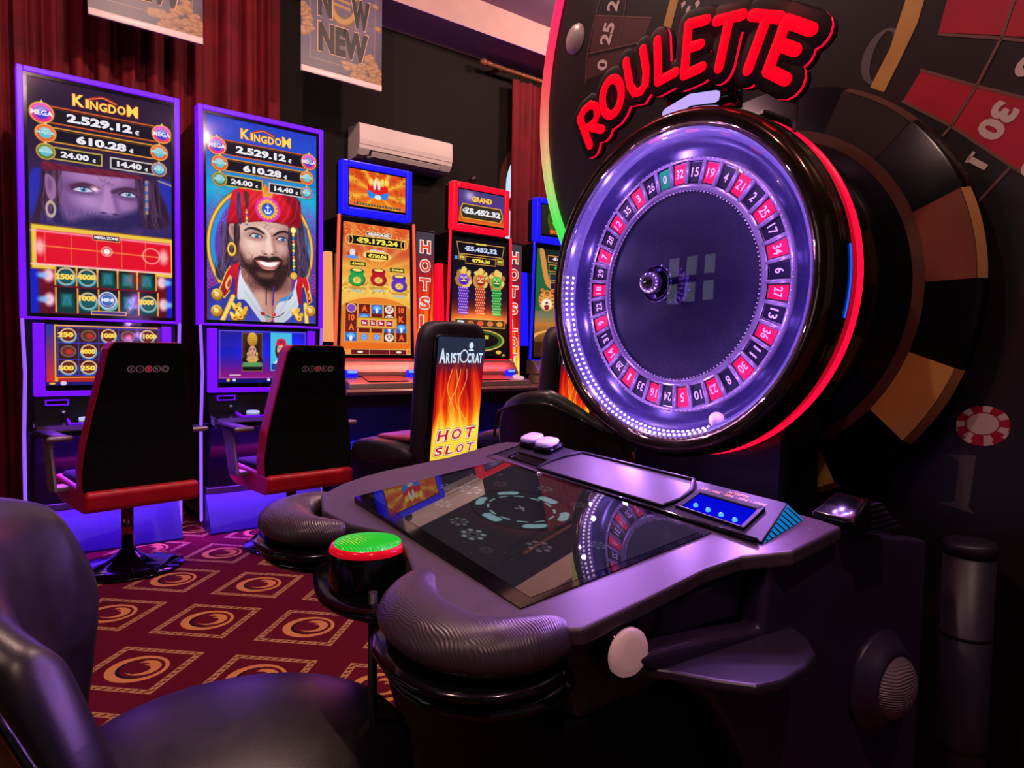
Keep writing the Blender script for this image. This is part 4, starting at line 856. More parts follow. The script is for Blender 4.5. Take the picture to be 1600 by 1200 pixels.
    def beads(a, b, n, w):
        cs = [(60, 170, 120), (240, 196, 70), (30, 100, 200), (206, 110, 60), (250, 220, 120)]
        for k in range(n):
            t = (k + 0.5) / n; x, y, h = a[0] + (b[0] - a[0]) * t, a[1] + (b[1] - a[1]) * t, abs(b[1] - a[1]) / n
            cv.ell(x, y, w, h * 0.5, cs[k % 5], 0.2); cv.ell(x - w * 0.3, y - h * 0.15, w * 0.35, h * 0.18, (255, 250, 230), 0.2, 0.7)
    beads(P['beadsL'][0], P['beadsL'][1], 8, 1.0); beads(P['beadsR'][0], P['beadsR'][-1], 13, 1.3)
    x, y = P['beadsR'][0]; cv.ell(x, y, 2.4, 2.6, (250, 210, 100), 0.4); cv.add(x, y, 3, 3, (120, 100, 60), 1)
    x, y = P['coin'][0]; cv.ell(x, y, 3.4, 3.4, (150, 96, 24)); cv.ell(x, y, 2.9, 2.9, (250, 206, 80)); cv.ell(x, y, 1.6, 1.6, (196, 140, 50), 0.3, 0.8, 0, 0.6)
    (x, y), (ex, _), (_, by) = P['earring']; cv.ell(x, y, ex - x, by - y, (130, 84, 20), 0.2, 1, 0, 1.9); cv.ell(x, y, ex - x, by - y, (250, 206, 80), 0.2, 1, 0, 1.2)
    a, b, c, d = P['cords']; cv.line([a, b], 0.9, (40, 20, 20)); cv.line([c, d], 1.3, (80, 40, 150))
    for k, q in enumerate(P['neckl']): cv.ell(q[0], q[1], 1.9, 1.7, ((210, 30, 40), (90, 190, 190), (210, 30, 40))[k]); cv.ell(q[0] - 0.5, q[1] - 0.6, 0.5, 0.4, (255, 240, 240), 0.2)
    cv.line([(47, 163), (51, 166), (58, 168), (64, 166), (68, 163)], 0.6, (60, 30, 26), 0.3)
    jackpot_bars(cv, True)
    cv.speckle(0.05, 2, 1)

def dim_pirate(cv):
    P = P1
    cv.vgrad([(0, (38, 22, 50)), (0.3, (44, 26, 58)), (0.5, (60, 44, 110)), (1, (30, 14, 60))])
    for n in ('sideL', 'sideR'): cv.poly(P[n], (40, 44, 170), 0.6)
    cv.line([P['sideR'][0], P['sideR'][1]], 1.2, (180, 150, 120), 0.4)
    cv.poly(P['face'], (168, 118, 178), 0.8, 1, True, (92, 72, 134))
    rg = np.random.RandomState(6)
    cv.ell(24, 84, 8, 20, (120, 80, 140), 4, 0.7); cv.ell(70, 82, 7, 22, (110, 74, 134), 4, 0.7); cv.ell(41, 86, 10, 6, (200, 150, 206), 4, 0.7, 10); cv.ell(64, 85, 7, 5, (186, 136, 192), 3, 0.6); cv.ell(48, 68, 14, 3, (186, 136, 190), 2.5, 0.6)
    for k in range(10): cv.line([(50 + 4 * math.sin(k * 1.7), 64 + 0.7 * k), (53 + 4 * math.cos(k), 66 + 0.8 * k)], 0.35, (96, 66, 112), 0.25, 0.6)
    cv.poly(P['hairL'], (56, 30, 58), 0.8); cv.poly(P['hairR'], (48, 26, 58), 0.8)
    hc = [(112, 74, 108), (36, 18, 40), (84, 52, 84)]
    strands(cv, 46, 12, 23, 60, 106, 2.6, hc, rg, 0.5, 0.55, -3); strands(cv, 60, 72, 88, 62, 106, 2.4, hc, rg, 0.5, 0.5, 6)
    cv.poly(P['bandana'], (120, 28, 48), 0.6, 1, True, (92, 24, 56))
    for k in range(14): cv.line([(12 + 5 * k, 61), (18 + 5 * k, 65)], 0.5, (70, 12, 34) if k % 2 else (150, 50, 66), 0.4, 0.6)
    cv.poly(P['beard'], (40, 32, 84), 2.6, 0.95)
    for k in range(90): x, y = 24 + 50 * rg.rand(), 92 + 13 * rg.rand(); cv.line([(x, y), (x + rg.rand() - 0.5, y + 2)], 0.3, (70, 56, 110) if k % 2 else (24, 18, 60), 0.25, 0.5)
    cv.poly([(50.5, 74), (54, 73.6), (57, 84), (60, 91), (55, 93.6), (47.5, 92), (49, 84)], (196, 146, 200), 1.6, 0.7); cv.poly([(55, 76), (57.4, 78), (61, 90), (58, 93)], (120, 80, 142), 1.4, 0.75)
    cv.ell(49.6, 93.2, 1.9, 0.7, (60, 36, 84), 0.5); cv.ell(57.6, 93.4, 1.9, 0.7, (60, 36, 84), 0.5)
    cv.poly(P['ear'], (158, 110, 160), 0.5); cv.ell(15.6, 77, 1.6, 5, (100, 62, 112), 1.0, 0.7)
    for n, bn in (('eyeL', 'browL'), ('eyeR', 'browR')):
        c, e, lo, _ = P[n]; w = e[0] - c[0]; cx, cy = c
        cv.ell(cx, cy - 0.5, w * 1.5, 4.4, (92, 54, 104), 2.0, 0.85)
        cv.poly([(cx - w, cy + 0.3), (cx - w * 0.4, cy - 1.9), (cx + w * 0.5, cy - 1.8), (cx + w, cy + 0.3), (cx + w * 0.3, cy + 1.6), (cx - w * 0.5, cy + 1.6)], (204, 200, 222), 0.35)
        cv.ell(cx + 0.4, cy - 0.2, 1.95, 1.95, (84, 140, 190), 0.3); cv.ell(cx + 0.4, cy - 0.2, 0.85, 0.85, (16, 16, 40), 0.2); cv.ell(cx - 0.3, cy - 0.9, 0.4, 0.4, (250, 250, 255), 0.15)
        cv.line([(cx - w * 1.1, cy + 0.5), (cx - w * 0.4, cy - 2.0), (cx + w * 0.5, cy - 1.9), (cx + w * 1.12, cy + 0.4)], 0.9, (40, 18, 44), 0.35); cv.poly(P[bn], (70, 38, 62), 0.8, 0.9)
    (x, y), (ex, _), (_, by) = P['earring']; cv.ell(x, y, ex - x, by - y, (190, 170, 150), 0.3, 1, 0, 1.3)
    (x, y0), (_, y1) = P['beads']
    for k in range(12): cv.ell(x, y0 + (y1 - y0) * k / 11, 1.3, 1.5, ((150, 140, 170), (60, 110, 190), (170, 130, 110))[k % 3], 0.3)
    cv.add(44, 76, 2.6, 2.0, (200, 190, 170), 0.9)
    # lower game area
    z = P['zone']; H = cv.H
    x0, y0 = P['row1'][0]; pr = P['pict']
    cv.rect(0, z[3][1] - 2, 100, H, (120, 10, 24), 0.4, 1, (84, 12, 40))
    cv.rect(0, pr[0][1], 8, H, (20, 30, 190), 0.8); cv.rect(93, pr[0][1], 100, H, (20, 30, 190), 0.8)
    cv.poly([(q[0] + d[0], q[1] + d[1]) for q, d in zip(z, ((-1.5, -2), (1.5, -2), (1.5, 2), (-1.5, 2)))], (150, 100, 30), 0.3, 1, False)
    cv.poly([(q[0] + d[0], q[1] + d[1]) for q, d in zip(z, ((-0.7, -1.2), (0.7, -1.2), (0.7, 1.2), (-0.7, 1.2)))], (236, 200, 70), 0.3, 1, False)
    cv.poly([(q[0] + d[0], q[1] + d[1]) for q, d in zip(z, ((2, 1.8), (-2, 1.8), (-2, -1.8), (2, -1.8)))], (226, 14, 40), 0.3, 1, False)
    yy = [z[0][1], z[3][1]]
    for t, c, a in ((0.10, (255, 170, 190), 0.9), (0.94, (255, 200, 210), 1.0)):
        cv.line([(4, yy[0] + (yy[1] - yy[0]) * t), (96, z[1][1] + (z[2][1] - z[1][1]) * t)], 1.3, c, 0.6, a)
    cv.line([(8, (yy[0] + yy[1]) / 2 - 1), (94, (z[1][1] + z[2][1]) / 2)], 0.8, (255, 150, 60), 0.4)
    for k in range(5):
        xx = 12 + 16.5 * k; cv.line([(xx, yy[0] + 4), (xx, yy[1] - 4)], 0.5, (255, 150, 90), 0.3, 0.8)
    for q, r_ in ((P['mirrored_sign'][1], 3.4), (P['mirrored_sign'][2], 6)): cv.ell(q[0], q[1], r_, r_, (255, 190, 170), 0.3, 0.8, 0, 1.0)  # rings for a lit sign mirrored in the glass, painted into the picture
    cv.ell(P['mirrored_sign'][1][0], P['mirrored_sign'][1][1], 2.2, 2.2, (250, 240, 230))
    for x in (9, 91): cv.ell(x, (yy[0] + yy[1]) / 2, 3, 5.5, (255, 190, 190), 1.5, 0.9)
    (xa, ya), (xb, yb) = P['zonelab']; cv.box(xa - (xb - xa) * 1.05, ya - 2.4, xa + (xb - xa) * 1.05, ya + 2.4, (40, 6, 14), 0.6, (250, 160, 110))
    for rn, names in (('row1', 'r1t'), ('row2', 'r2t')):
        a, b, c, d = P[rn]; y0, y1 = min(a[1], c[1]), max(b[1], d[1])
        for k in range(5):
            xl = a[0] + (c[0] - a[0]) * k / 5; xr = a[0] + (c[0] - a[0]) * (k + 1) / 5
            cv.rect(xl + 0.7, y0, xr - 0.7, y1, (16, 26, 34), 0.2, 1, (10, 60, 62)); cv.rect(xl - 0.5, y0, xl + 0.5, y1, (240, 160, 50), 0.2)
            m = (xl + xr) / 2; my = (y0 + y1) / 2
            num = (rn, k) in (('row1', 0), ('row1', 1), ('row2', 1), ('row2', 2), ('row2', 4))
            if num:
                cv.ell(m, my, 5.6, 6.0, (200, 190, 150), 0.3, 1, 0, 1.3); cv.ell(m, my + 2.2, 5.2, 4.4, (40, 170, 220), 0.6, 0.7, 0, 1.3); cv.ell(m, my, 4.4, 4.6, (20, 90, 96), 0.5)
            else:
                cv.rect(m - 3.4, my - 4.6, m + 3.4, my + 4.6, (24, 130, 116), 1.2, 0.9); cv.line([(m - 2.4, my + 3), (m, my - 3.4), (m + 2.4, my + 3)], 0.9, (60, 110, 190), 0.4, 0.9)
        cv.rect(c[0] - 0.5, y0, c[0] + 0.6, y1, (240, 160, 50), 0.2)
        for x in (a[0] - 4, c[0] + 4): cv.ell(x, (y0 + y1) / 2, 3.2, 4.6, (255, 206, 220), 1.2, 0.95); cv.ell(x * 1.0 + (-4 if x < 50 else 4), (y0 + y1) / 2, 3.0, 2.2, (130, 190, 255), 1.2, 0.9)
    q = P['r2t'][2]; cv.ell(q[0], q[1], 6.2, 6.6, (210, 220, 240)); cv.ell(q[0], q[1], 5.2, 5.6, (40, 60, 150)); cv.ell(q[0], q[1], 4.2, 4.4, (190, 200, 230), 0.2, 1, 0, 0.6); cv.ell(q[0], q[1], 3.4, 3.6, (50, 110, 190))
    (xa, ya), (xb, yb) = P['bar']; cv.box(xa, ya - 1.4, xb, ya + 1.8, (70, 40, 150), 0.6, (240, 190, 80))
    jackpot_bars(cv, False)

def zitro_machine(idx, s, label):
    t = thing('slot_machine', label, 'slot machine', FW @ Matrix.Translation((s, 4.1, 0)), 'tall slot machines with violet trim')
    u = 0.67 / 100; zt = 2.35
    c = MB(); c.box(-0.33, 0.33, 0.07, 0.62, 0.05, 2.36); c.box(-0.345, 0.345, 0.03, 0.1, 0.05, 1.17)
    c.build('cabinet', M_CAB, t, bevel=0.01)
    MB().frame(-0.36, 0.36, 1.168, 2.385, 0.028, -0.012, 0.07, wb=0.012).build('upper_light_frame', M_VIOLET, t, bevel=0.004)
    MB().frame(-0.337, 0.337, 1.178, 2.36, 0.02, -0.006, 0.05).build('upper_bezel', M_BLACK, t)
    cv = Canvas(100, 172, 3.0 if idx == 1 else 2.6)
    (pirate if idx == 1 else dim_pirate)(cv)
    scr_h = cv.H * u
    sc = picture('upper_screen', cv, flat(-0.335, 0.335, zt - scr_h, zt, 0.0), t, M_SCREEN)
    Fm = face(-0.001); TC = [tcol(WHITE), tcol(GOLD), tcol((170, 230, 230)), tcol((176, 60, 20))]
    jackpot_text(t, TC, u, zt, Fm)
    def tt(s_, q, h, mi, w=None):
        lt = MB(); lt.text(s_, (q[0] - 50) * u, zt - q[1] * u, w * u if w else None, h * u, mi, Fm, 0.06, 0.001); lt.build('reel_lettering', TC, t)
    if idx == 0:
        tt('MEGA ZONE', P1['zonelab'][0], 2.2, 0, 16)
        tt('2500', P1['r1t'][0], 4.2, 1, 12); tt('4000', P1['r1t'][1], 4.2, 1, 12); tt('1000', P1['r2t'][1], 4.2, 1, 11); tt('MINI', P1['r2t'][2], 2.6, 0, 8); tt('2000', P1['r2t'][4], 4.2, 1, 11)
    # lower screen in its violet tray
    fb = MB(); fb.box(-0.31, -0.262, -0.012, 0.05, 0.79, 1.15); fb.box(0.262, 0.31, -0.012, 0.05, 0.79, 1.15); fb.box(-0.31, 0.31, -0.012, 0.05, 0.785, 0.812)
    fb.build('lower_light_frame', M_VIOLET, t, bevel=0.004)
    MB().box(-0.262, 0.262, -0.004, 0.05, 0.812, 1.17).build('lower_bezel', M_GLASSBLK, t)
    D_ = L1 if idx == 0 else L2
    uu = 0.55 / 100
    cl = Canvas(100, 58, 2.4)
    Fl = face(-0.0065)
    def lt2(s_, x, y, h, mi, w=None, b=0.06):
        tx = MB(); tx.text(s_, (x - 50) * uu, 1.15 - y * uu, w * uu if w else None, h * uu, mi, Fl, b, 0.001); tx.build('reel_lettering', TC, t)
    if idx == 0:
        cl.vgrad([(0, (70, 40, 120)), (0.5, (130, 30, 60)), (1, (190, 40, 30))]); cl.rect(0, 0, 7, 58, (40, 50, 170), 1, 1, (226, 40, 40))
        g = D_['grid']; gx = [g[0][0]] + [q[0] for q in g[4:]]; gy = [q[1] for q in g[:4]]
        cl.rect(7, 0, 9.5, 54, (240, 180, 60), 0.3); cl.rect(gx[0] - 1.5, gy[0] - 2, 97, gy[3] + 2.5, (60, 26, 30), 0.3)
        cl.rect(gx[0] - 1.5, gy[0] - 2.2, 97, gy[0] - 1.0, (250, 170, 90), 0.2); cl.rect(gx[0] - 1.5, gy[3] + 1.6, 97, gy[3] + 2.8, (250, 130, 60), 0.2)
        for x in gx + [2 * gx[-1] - gx[-2]]: cl.line([(x, gy[0]), (x, gy[3])], 0.6, (50, 70, 240))
        for y in gy: cl.line([(gx[0], y), (99, y)], 0.6, (50, 70, 240))
        gx2 = gx + [2 * gx[-1] - gx[-2]]
        labs = {(0, 0): '250', (0, 2): '1000', (0, 4): '1000', (1, 1): '4000', (1, 2): '500', (2, 0): '500', (2, 1): '250', (2, 2): '250', (2, 4): '500', (1, 4): '250'}
        for r_ in range(3):
            for k in range(5):
                x, y = (gx2[k] + gx2[k + 1]) / 2, (gy[r_] + gy[r_ + 1]) / 2
                if (r_, k) in labs:
                    cl.ell(x, y, 6.4, 6.2, (250, 196, 150), 0.3, 1, 0, 1.2); cl.ell(x, y + 2, 6.4, 5, (70, 180, 250), 0.5, 0.7, 0, 1.2); cl.ell(x, y, 5, 4.8, (110, 40, 26), 0.5); lt2(labs[(r_, k)], x, y, 4.6, 1, 12)
                else:
                    cl.ell(x, y, 6, 5, (110, 44, 40), 0.6); cl.ell(x + 1, y + 0.5, 3, 2.4, (190, 50, 40), 0.6); cl.ell(x, y, 6, 5, (150, 150, 140), 0.4, 0.7, 0, 0.8)
        cl.rect(0, 54.4, 100, 58, (34, 24, 110), 0.3); cl.ell(14, 55.6, 2.6, 2, (220, 200, 230)); cl.ell(41, 56, 1.4, 1.2, (230, 230, 230)); cl.ell(5, 55.8, 2.6, 1, (250, 180, 60))
    else:
        cl.vgrad([(0, (30, 26, 150)), (0.45, (26, 30, 190)), (0.8, (120, 20, 130)), (1, (190, 24, 110))]); cl.add(40, 20, 14, 16, (0, 10, 110), 1); cl.add(86, 18, 12, 18, (0, 10, 110), 1)
        cl.box(2, 1.5, 98, 52, (0, 0, 0), 0.4, (110, 90, 220)) if False else None
        for y in (1.5, 52.0): cl.line([(2, y), (98, y)], 0.5, (140, 110, 240))
        for x in (2, 98): cl.line([(x, 1.5), (x, 52)], 0.5, (140, 110, 240))
        a, b, c_, d = D_['c1']; x0, y0, x1, y1 = a[0], a[1], b[0], c_[1]
        cl.box(x0, y0, x1, y1, (60, 40, 26), 0.7, (150, 90, 60)); m = (x0 + x1) / 2
        cl.ell(m, y0 + 16, 8, 11, (40, 20, 20), 0.6); cl.ell(m, y0 + 7, 5.6, 7.6, (236, 190, 70), 0.4, 1, 0, None, (180, 120, 30))
        for k in range(5): cl.line([(m - 5, y0 + 3 + 2.4 * k), (m + 5, y0 + 3.4 + 2.4 * k)], 0.5, (150, 96, 30), 0.3, 0.8)
        cl.ell(m, y0 + 19.5, 4.3, 5.6, (214, 160, 134), 0.4); cl.ell(m, y0 + 30, 8, 6, (204, 150, 124), 0.5); cl.rect(m - 1.8, y0 + 23, m + 1.8, y0 + 28, (196, 140, 116), 0.5)
        for sx in (-1, 1): cl.ell(m + sx * 1.9, y0 + 18.6, 1.0, 0.45, (40, 20, 20), 0.2); cl.line([(m + sx * 0.8, y0 + 17), (m + sx * 3, y0 + 16.6)], 0.4, (50, 26, 20)); cl.ell(m + sx * 5, y0 + 23, 1, 2.2, (240, 190, 80)); cl.ell(m + sx * 8, y0 + 31, 3.4, 5, (30, 20, 30), 0.5)
        cl.ell(m, y0 + 22, 1.5, 0.6, (170, 60, 60), 0.2); cl.ell(m, y0 + 29, 5, 2, (220, 170, 70), 0.3, 1, 0, 1.4); cl.rect(x0 + 1, y1 - 10, x1 - 1, y1 - 5, (90, 150, 90), 0.4); cl.rect(x0 + 1, y1 - 5, x1 - 1, y1 - 1, (10, 20, 20), 0.3)
        a, b, c_, d = D_['c2']; x0, y0, x1, y1 = a[0], a[1], b[0], c_[1]; m = (x0 + x1) / 2
        cl.box(x0, y0, x1, y1, (70, 190, 226), 0.8, (40, 210, 250)); cl.ell(m, y0 + 20, 7, 11, (50, 28, 30), 0.5); cl.ell(m, y0 + 19, 4.8, 7, (226, 176, 156), 0.4)
        cl.poly([(m - 5.6, y0 + 15), (m - 4.6, y0 + 8), (m, y0 + 6.4), (m + 4.6, y0 + 8), (m + 5.6, y0 + 15), (m, y0 + 13.4)], (220, 24, 40), 0.3); cl.ell(m, y0 + 10, 1.5, 1.5, (30, 60, 140))
        cl.ell(m, y0 + 24, 4.0, 3.6, (60, 34, 30), 0.4); cl.ell(m, y0 + 22.6, 1.7, 0.7, (246, 240, 240), 0.2)
        for sx in (-1, 1): cl.ell(m + sx * 2, y0 + 17.4, 1.0, 0.5, (40, 50, 80), 0.2); cl.line([(m + sx * 0.9, y0 + 16), (m + sx * 3.2, y0 + 15.8)], 0.5, (40, 24, 24))
        cl.poly([(m - 9, y1 - 8), (m - 4, y0 + 29), (m + 4, y0 + 29), (m + 9, y1 - 8)], (236, 236, 240), 0.4, 1, False); cl.rect(x0 + 1, y1 - 8, x1 - 1, y1 - 1, (30, 60, 160), 0.3)
        cl.rect(0, 53, 100, 58, (14, 16, 110), 0.3); cl.rect(12, 48.6, 24, 50, (240, 230, 240), 0.3, 0.8)
        for x, c3 in ((10.5, (240, 190, 60)), (17, (220, 220, 235)), (55, (220, 230, 240))): cl.ell(x, 54.6, 1.8, 1.6, c3)
        for x in (16, 84): pass
    picture('lower_screen', cl, flat(-0.258, 0.258, 1.15 - 58 * 0.0052 - 0.01, 1.145, -0.006), t, M_SCREEN)
    # side tubes down to the plinth
    for x in (-0.352, 0.352):
        MB().tube([(x, -0.005, 1.165), (x - 0.008 * (1 if x > 0 else -1), -0.012, 0.9), (x, -0.004, 0.6), (x, 0.0, 0.3), (x, 0.0, 0.06)], 0.0085, 10, rounded=True).build('side_light', M_VTUBE, t)
    # service panel, button deck, belly door, plinth
    sp = MB().box(-0.31, 0.31, 0.0, 0.04, 0.63, 0.785); sp.build('service_panel', M_BLACKM, t, bevel=0.006)
    bs = MB(); bs.frame(-0.265, -0.165, 0.738, 0.768, 0.006, -0.008, 0.002); bs.build('ticket_slot', M_VIOLET, t)
    MB().box(-0.258, -0.172, -0.004, 0.002, 0.744, 0.762).build('slot_mouth', M_BLACK, t)
    MB().lathe([(0.001, 0.014), (0.009, 0.012), (0.012, 0.0)], 16, 0, Matrix.Translation((-0.19, 0.0, 0.70)) @ Matrix.Rotation(R(90), 4, 'X')).build('lock', M_STEEL, t)
    dk = MB(); dk.prism([(0.02, 0.675), (-0.20, 0.655), (-0.235, 0.63), (-0.225, 0.60), (0.02, 0.615)], 0, -0.32, 0.32)
    dk.build('button_deck', M_BLACK, t, bevel=0.008, bseg=3)
    MB().hexa([(-0.18, -0.19, 0.6575), (0.2, -0.19, 0.6575), (0.2, -0.06, 0.6695), (-0.18, -0.06, 0.6695)], [(-0.18, -0.19, 0.664), (0.2, -0.19, 0.664), (0.2, -0.06, 0.676), (-0.18, -0.06, 0.676)]).build('deck_light_edge', M_VIOLET, t)
    MB().hexa([(-0.172, -0.183, 0.660), (0.192, -0.183, 0.660), (0.192, -0.066, 0.671), (-0.172, -0.066, 0.671)], [(-0.172, -0.183, 0.6665), (0.192, -0.183, 0.6665), (0.192, -0.066, 0.6775), (-0.172, -0.066, 0.6775)]).build('touch_pad', M_GLASSBLK, t)
    MB().cyl(0.035, 0.0, 0.014, 24, 0, Matrix.Translation((-0.10, -0.12, 0.668)) @ Matrix.Rotation(R(5), 4, 'X')).build('play_button', glow('button_white', (190, 200, 255), 0.9), t)
    MB().box(-0.32, 0.32, -0.03, 0.03, 0.24, 0.60).build('belly_door', M_BLACK, t, bevel=0.012, bseg=3)
    MB().box(-0.33, 0.33, -0.035, 0.04, 0.21, 0.245).build('plinth_cap', M_STEEL, t, bevel=0.004)
    MB().prism([(-0.03, 0.21), (-0.145, 0.012), (-0.145, 0.0), (0.05, 0.0), (0.05, 0.21)], 0, -0.335, 0.335).build('plinth', pmat('plinth_steel', (52, 44, 104), 0.36, 0.6, var=0.1, vscale=80), t, bevel=0.003)
    return t
zitro_machine(0, 0.487, 'tall violet edged slot machine with dimmed bearded face above a red reel panel')
zitro_machine(1, 1.298, 'tall violet edged slot machine with bright smiling bearded man in red headscarf')

# ------------------------------------------------------------------ slot machines with lit toppers
def money_bags(cv):
    cv.vgrad([(0, (226, 90, 36)), (0.2, (210, 84, 50)), (0.32, (236, 150, 50)), (0.5, (246, 200, 90)), (0.62, (240, 170, 60)), (1, (236, 110, 30))])
    cv.rays(50, 62, 14, (255, 214, 110), 0.35)
    rg = np.random.RandomState(2)
    for k in range(110): cv.ell(rg.rand() * 100, 4 + 20 * rg.rand(), 1.6, 1.2, (190, 60, 24) if k % 2 else (250, 190, 80), 0.4, 0.6)
    for k in range(160): cv.ell(rg.rand() * 100, 78 + 14 * rg.rand(), 2.0, 1.3, (250, 206, 96) if k % 2 else (206, 140, 40), 0.3, 0.8)
    for x in range(36, 72, 8): cv.ell(x, 12.5, 3.4, 3.4, (250, 230, 200)); cv.ell(x, 12.5, 2.5, 2.5, (90, 70, 40))
    cv.box(8, 16, 92, 29, (12, 10, 12), 1.2, (240, 190, 80)); cv.ell(9, 22.5, 5, 6, (240, 190, 90), 0.3, 1, 0, 1.4); cv.ell(91, 22.5, 5, 6, (240, 190, 90), 0.3, 1, 0, 1.4)
    cv.ell(50, 41, 21, 7.5, (250, 210, 110)); cv.box(33, 37, 67, 46, (14, 12, 12), 1.0, (226, 170, 70))
    for x, y in ((22, 54), (80, 58)): cv.ell(x, y, 14, 5.2, (226, 170, 70)); cv.rect(x - 11, y - 2.6, x + 11, y + 2.8, (40, 32, 16))
    cv.ell(14, 42, 8, 5, (200, 60, 40), 0.4); cv.ell(14, 40, 4, 5, (230, 226, 230), 0.4); cv.ell(14, 45.6, 8, 2.4, (90, 150, 236), 0.4)
    for x, y, c in ((21, 70, (30, 160, 70)), (52, 68, (190, 24, 40)), (83, 74, (96, 50, 200))):
        dk = tuple(v * 0.55 for v in c)
        cv.ell(x, y + 5, 12, 9, dk); cv.ell(x - 0.6, y + 4.6, 11, 8.2, c); cv.poly([(x - 10, y - 7), (x, y - 4), (x + 10, y - 7), (x + 7, y), (x - 7, y)], c, 0.4); cv.ell(x, y - 7, 9.4, 3, dk); cv.ell(x, y - 7.4, 7, 2, (250, 220, 120)); cv.ell(x, y + 6, 6, 4.4, (246, 206, 96), 0.5); cv.line([(x - 3, y + 3), (x + 3, y + 8)], 0.8, (190, 140, 50)); cv.line([(x + 3, y + 3), (x - 3, y + 8)], 0.8, (190, 140, 50))
        cv.rect(x - 12, y + 15, x + 12, y + 18, (200, 150, 60), 0.4, 0.9); cv.rect(x - 9, y + 19, x + 9, y + 21.5, (160, 200, 220), 0.5, 0.8)
    cv.ell(50, 128, 62, 32, (250, 190, 90), 0.4); cv.ell(50, 129, 61, 31.5, (232, 130, 40), 0.4); cv.rect(0, 118, 100, 160, (232, 120, 36), 0.4)
    y0, y1 = 107, 158
    def cell(x, y, k, h=12.5):
        if k in 'AKT0': return
        if k == 'f': cv.box(x - 7.5, y - h / 2 + 0.4, x + 7.5, y + h / 2 - 0.4, (40, 90, 190), 0.7, (110, 130, 220)); cv.ell(x, y - 1.5, 6, 3.4, (90, 180, 250)); cv.ell(x, y + 2, 2, 4, (230, 240, 250))
        if k == 'c': cv.box(x - 7.5, y - h / 2 + 0.4, x + 7.5, y + h / 2 - 0.4, (236, 130, 40), 0.7, (250, 180, 80)); cv.ell(x, y, 4.6, 4.6, (90, 150, 230)); cv.ell(x, y, 2.6, 2.6, (170, 200, 250), 0.2, 1, 0, 0.8)
        if k == 't': cv.ell(x, y, 6.6, 5.8, (240, 226, 210)); cv.ell(x - 2.6, y - 1, 1.3, 1.1, (60, 30, 20)); cv.ell(x + 2.6, y - 1, 1.3, 1.1, (60, 30, 20)); cv.ell(x, y + 1.6, 1.8, 1.4, (226, 110, 60)); cv.line([(x - 4, y - 4), (x, y - 2.4), (x + 4, y - 4)], 0.8, (110, 50, 30))
        if k == 'p': cv.ell(x, y, 6.8, 6.2, (246, 206, 110)); cv.ell(x, y, 5.6, 5.1, (130, 70, 190))
    reels = ('p0Af', 'Affc'[:1] + 'fAc', 'fAAc', 'ttft', '0KfA')
    syms = []
    for i, col in enumerate(reels):
        x = 14 + 18 * i; cv.box(x - 8.6, y0 - 0.6, x + 8.6, y1 + 0.6, (110, 26, 20), 0.7, (240, 180, 80))
        for j, k in enumerate(col):
            y = y0 + 6.4 + 12.75 * j; cell(x, y, k)
            if k in 'AK0': syms.append(({'0': '10'}.get(k, k), x, y))
    cv.box(21, 124.5, 80, 140, (230, 170, 60), 1.4, (170, 110, 30)); 
    for i in range(4): cv.box(27 + 12 * i, 128, 37.6 + 12 * i, 137, (176, 24, 70), 0.6, (250, 210, 120))
    cv.rect(0, 160, 100, 168, (236, 110, 30), 0.3); cv.box(14, 168, 94, 176, (110, 16, 30), 0.8, (226, 190, 110)); cv.line([(40, 168), (40, 176)], 0.7, (226, 190, 110)); cv.line([(68, 168), (68, 176)], 0.7, (226, 190, 110))
    for x in (27, 82): cv.ell(x, 172, 4, 1.6, (240, 230, 190))
    cv.ell(97, 171, 3.4, 4, (226, 190, 100), 0.3, 1, 0, 1.2); cv.rect(0, 177, 100, 180, (10, 8, 10))
    T = [('€9.173,24', 50, 22.6, 8.4, 62, 1), ('€750.06', 50, 41.6, 5.2, 27, 1), ('€300.00', 22, 54.1, 3.2, 18, 1), ('€100.00', 80, 58.1, 3.2, 18, 1), ('GRAND', 52, 12.6, 3, 34, 0), ('MAJOR', 50, 34.4, 2.6, 22, 2)]
    T += [(a, 32 + 12 * i + 0.3, 132.5, 4, 6, 0) for i, a in enumerate(('1x', '2x', '5x', '10x'))] + [(a, x, y, 8.4, 8, 3) for a, x, y in syms if not (22 < x < 80 and 120 < y < 144)]
    return T

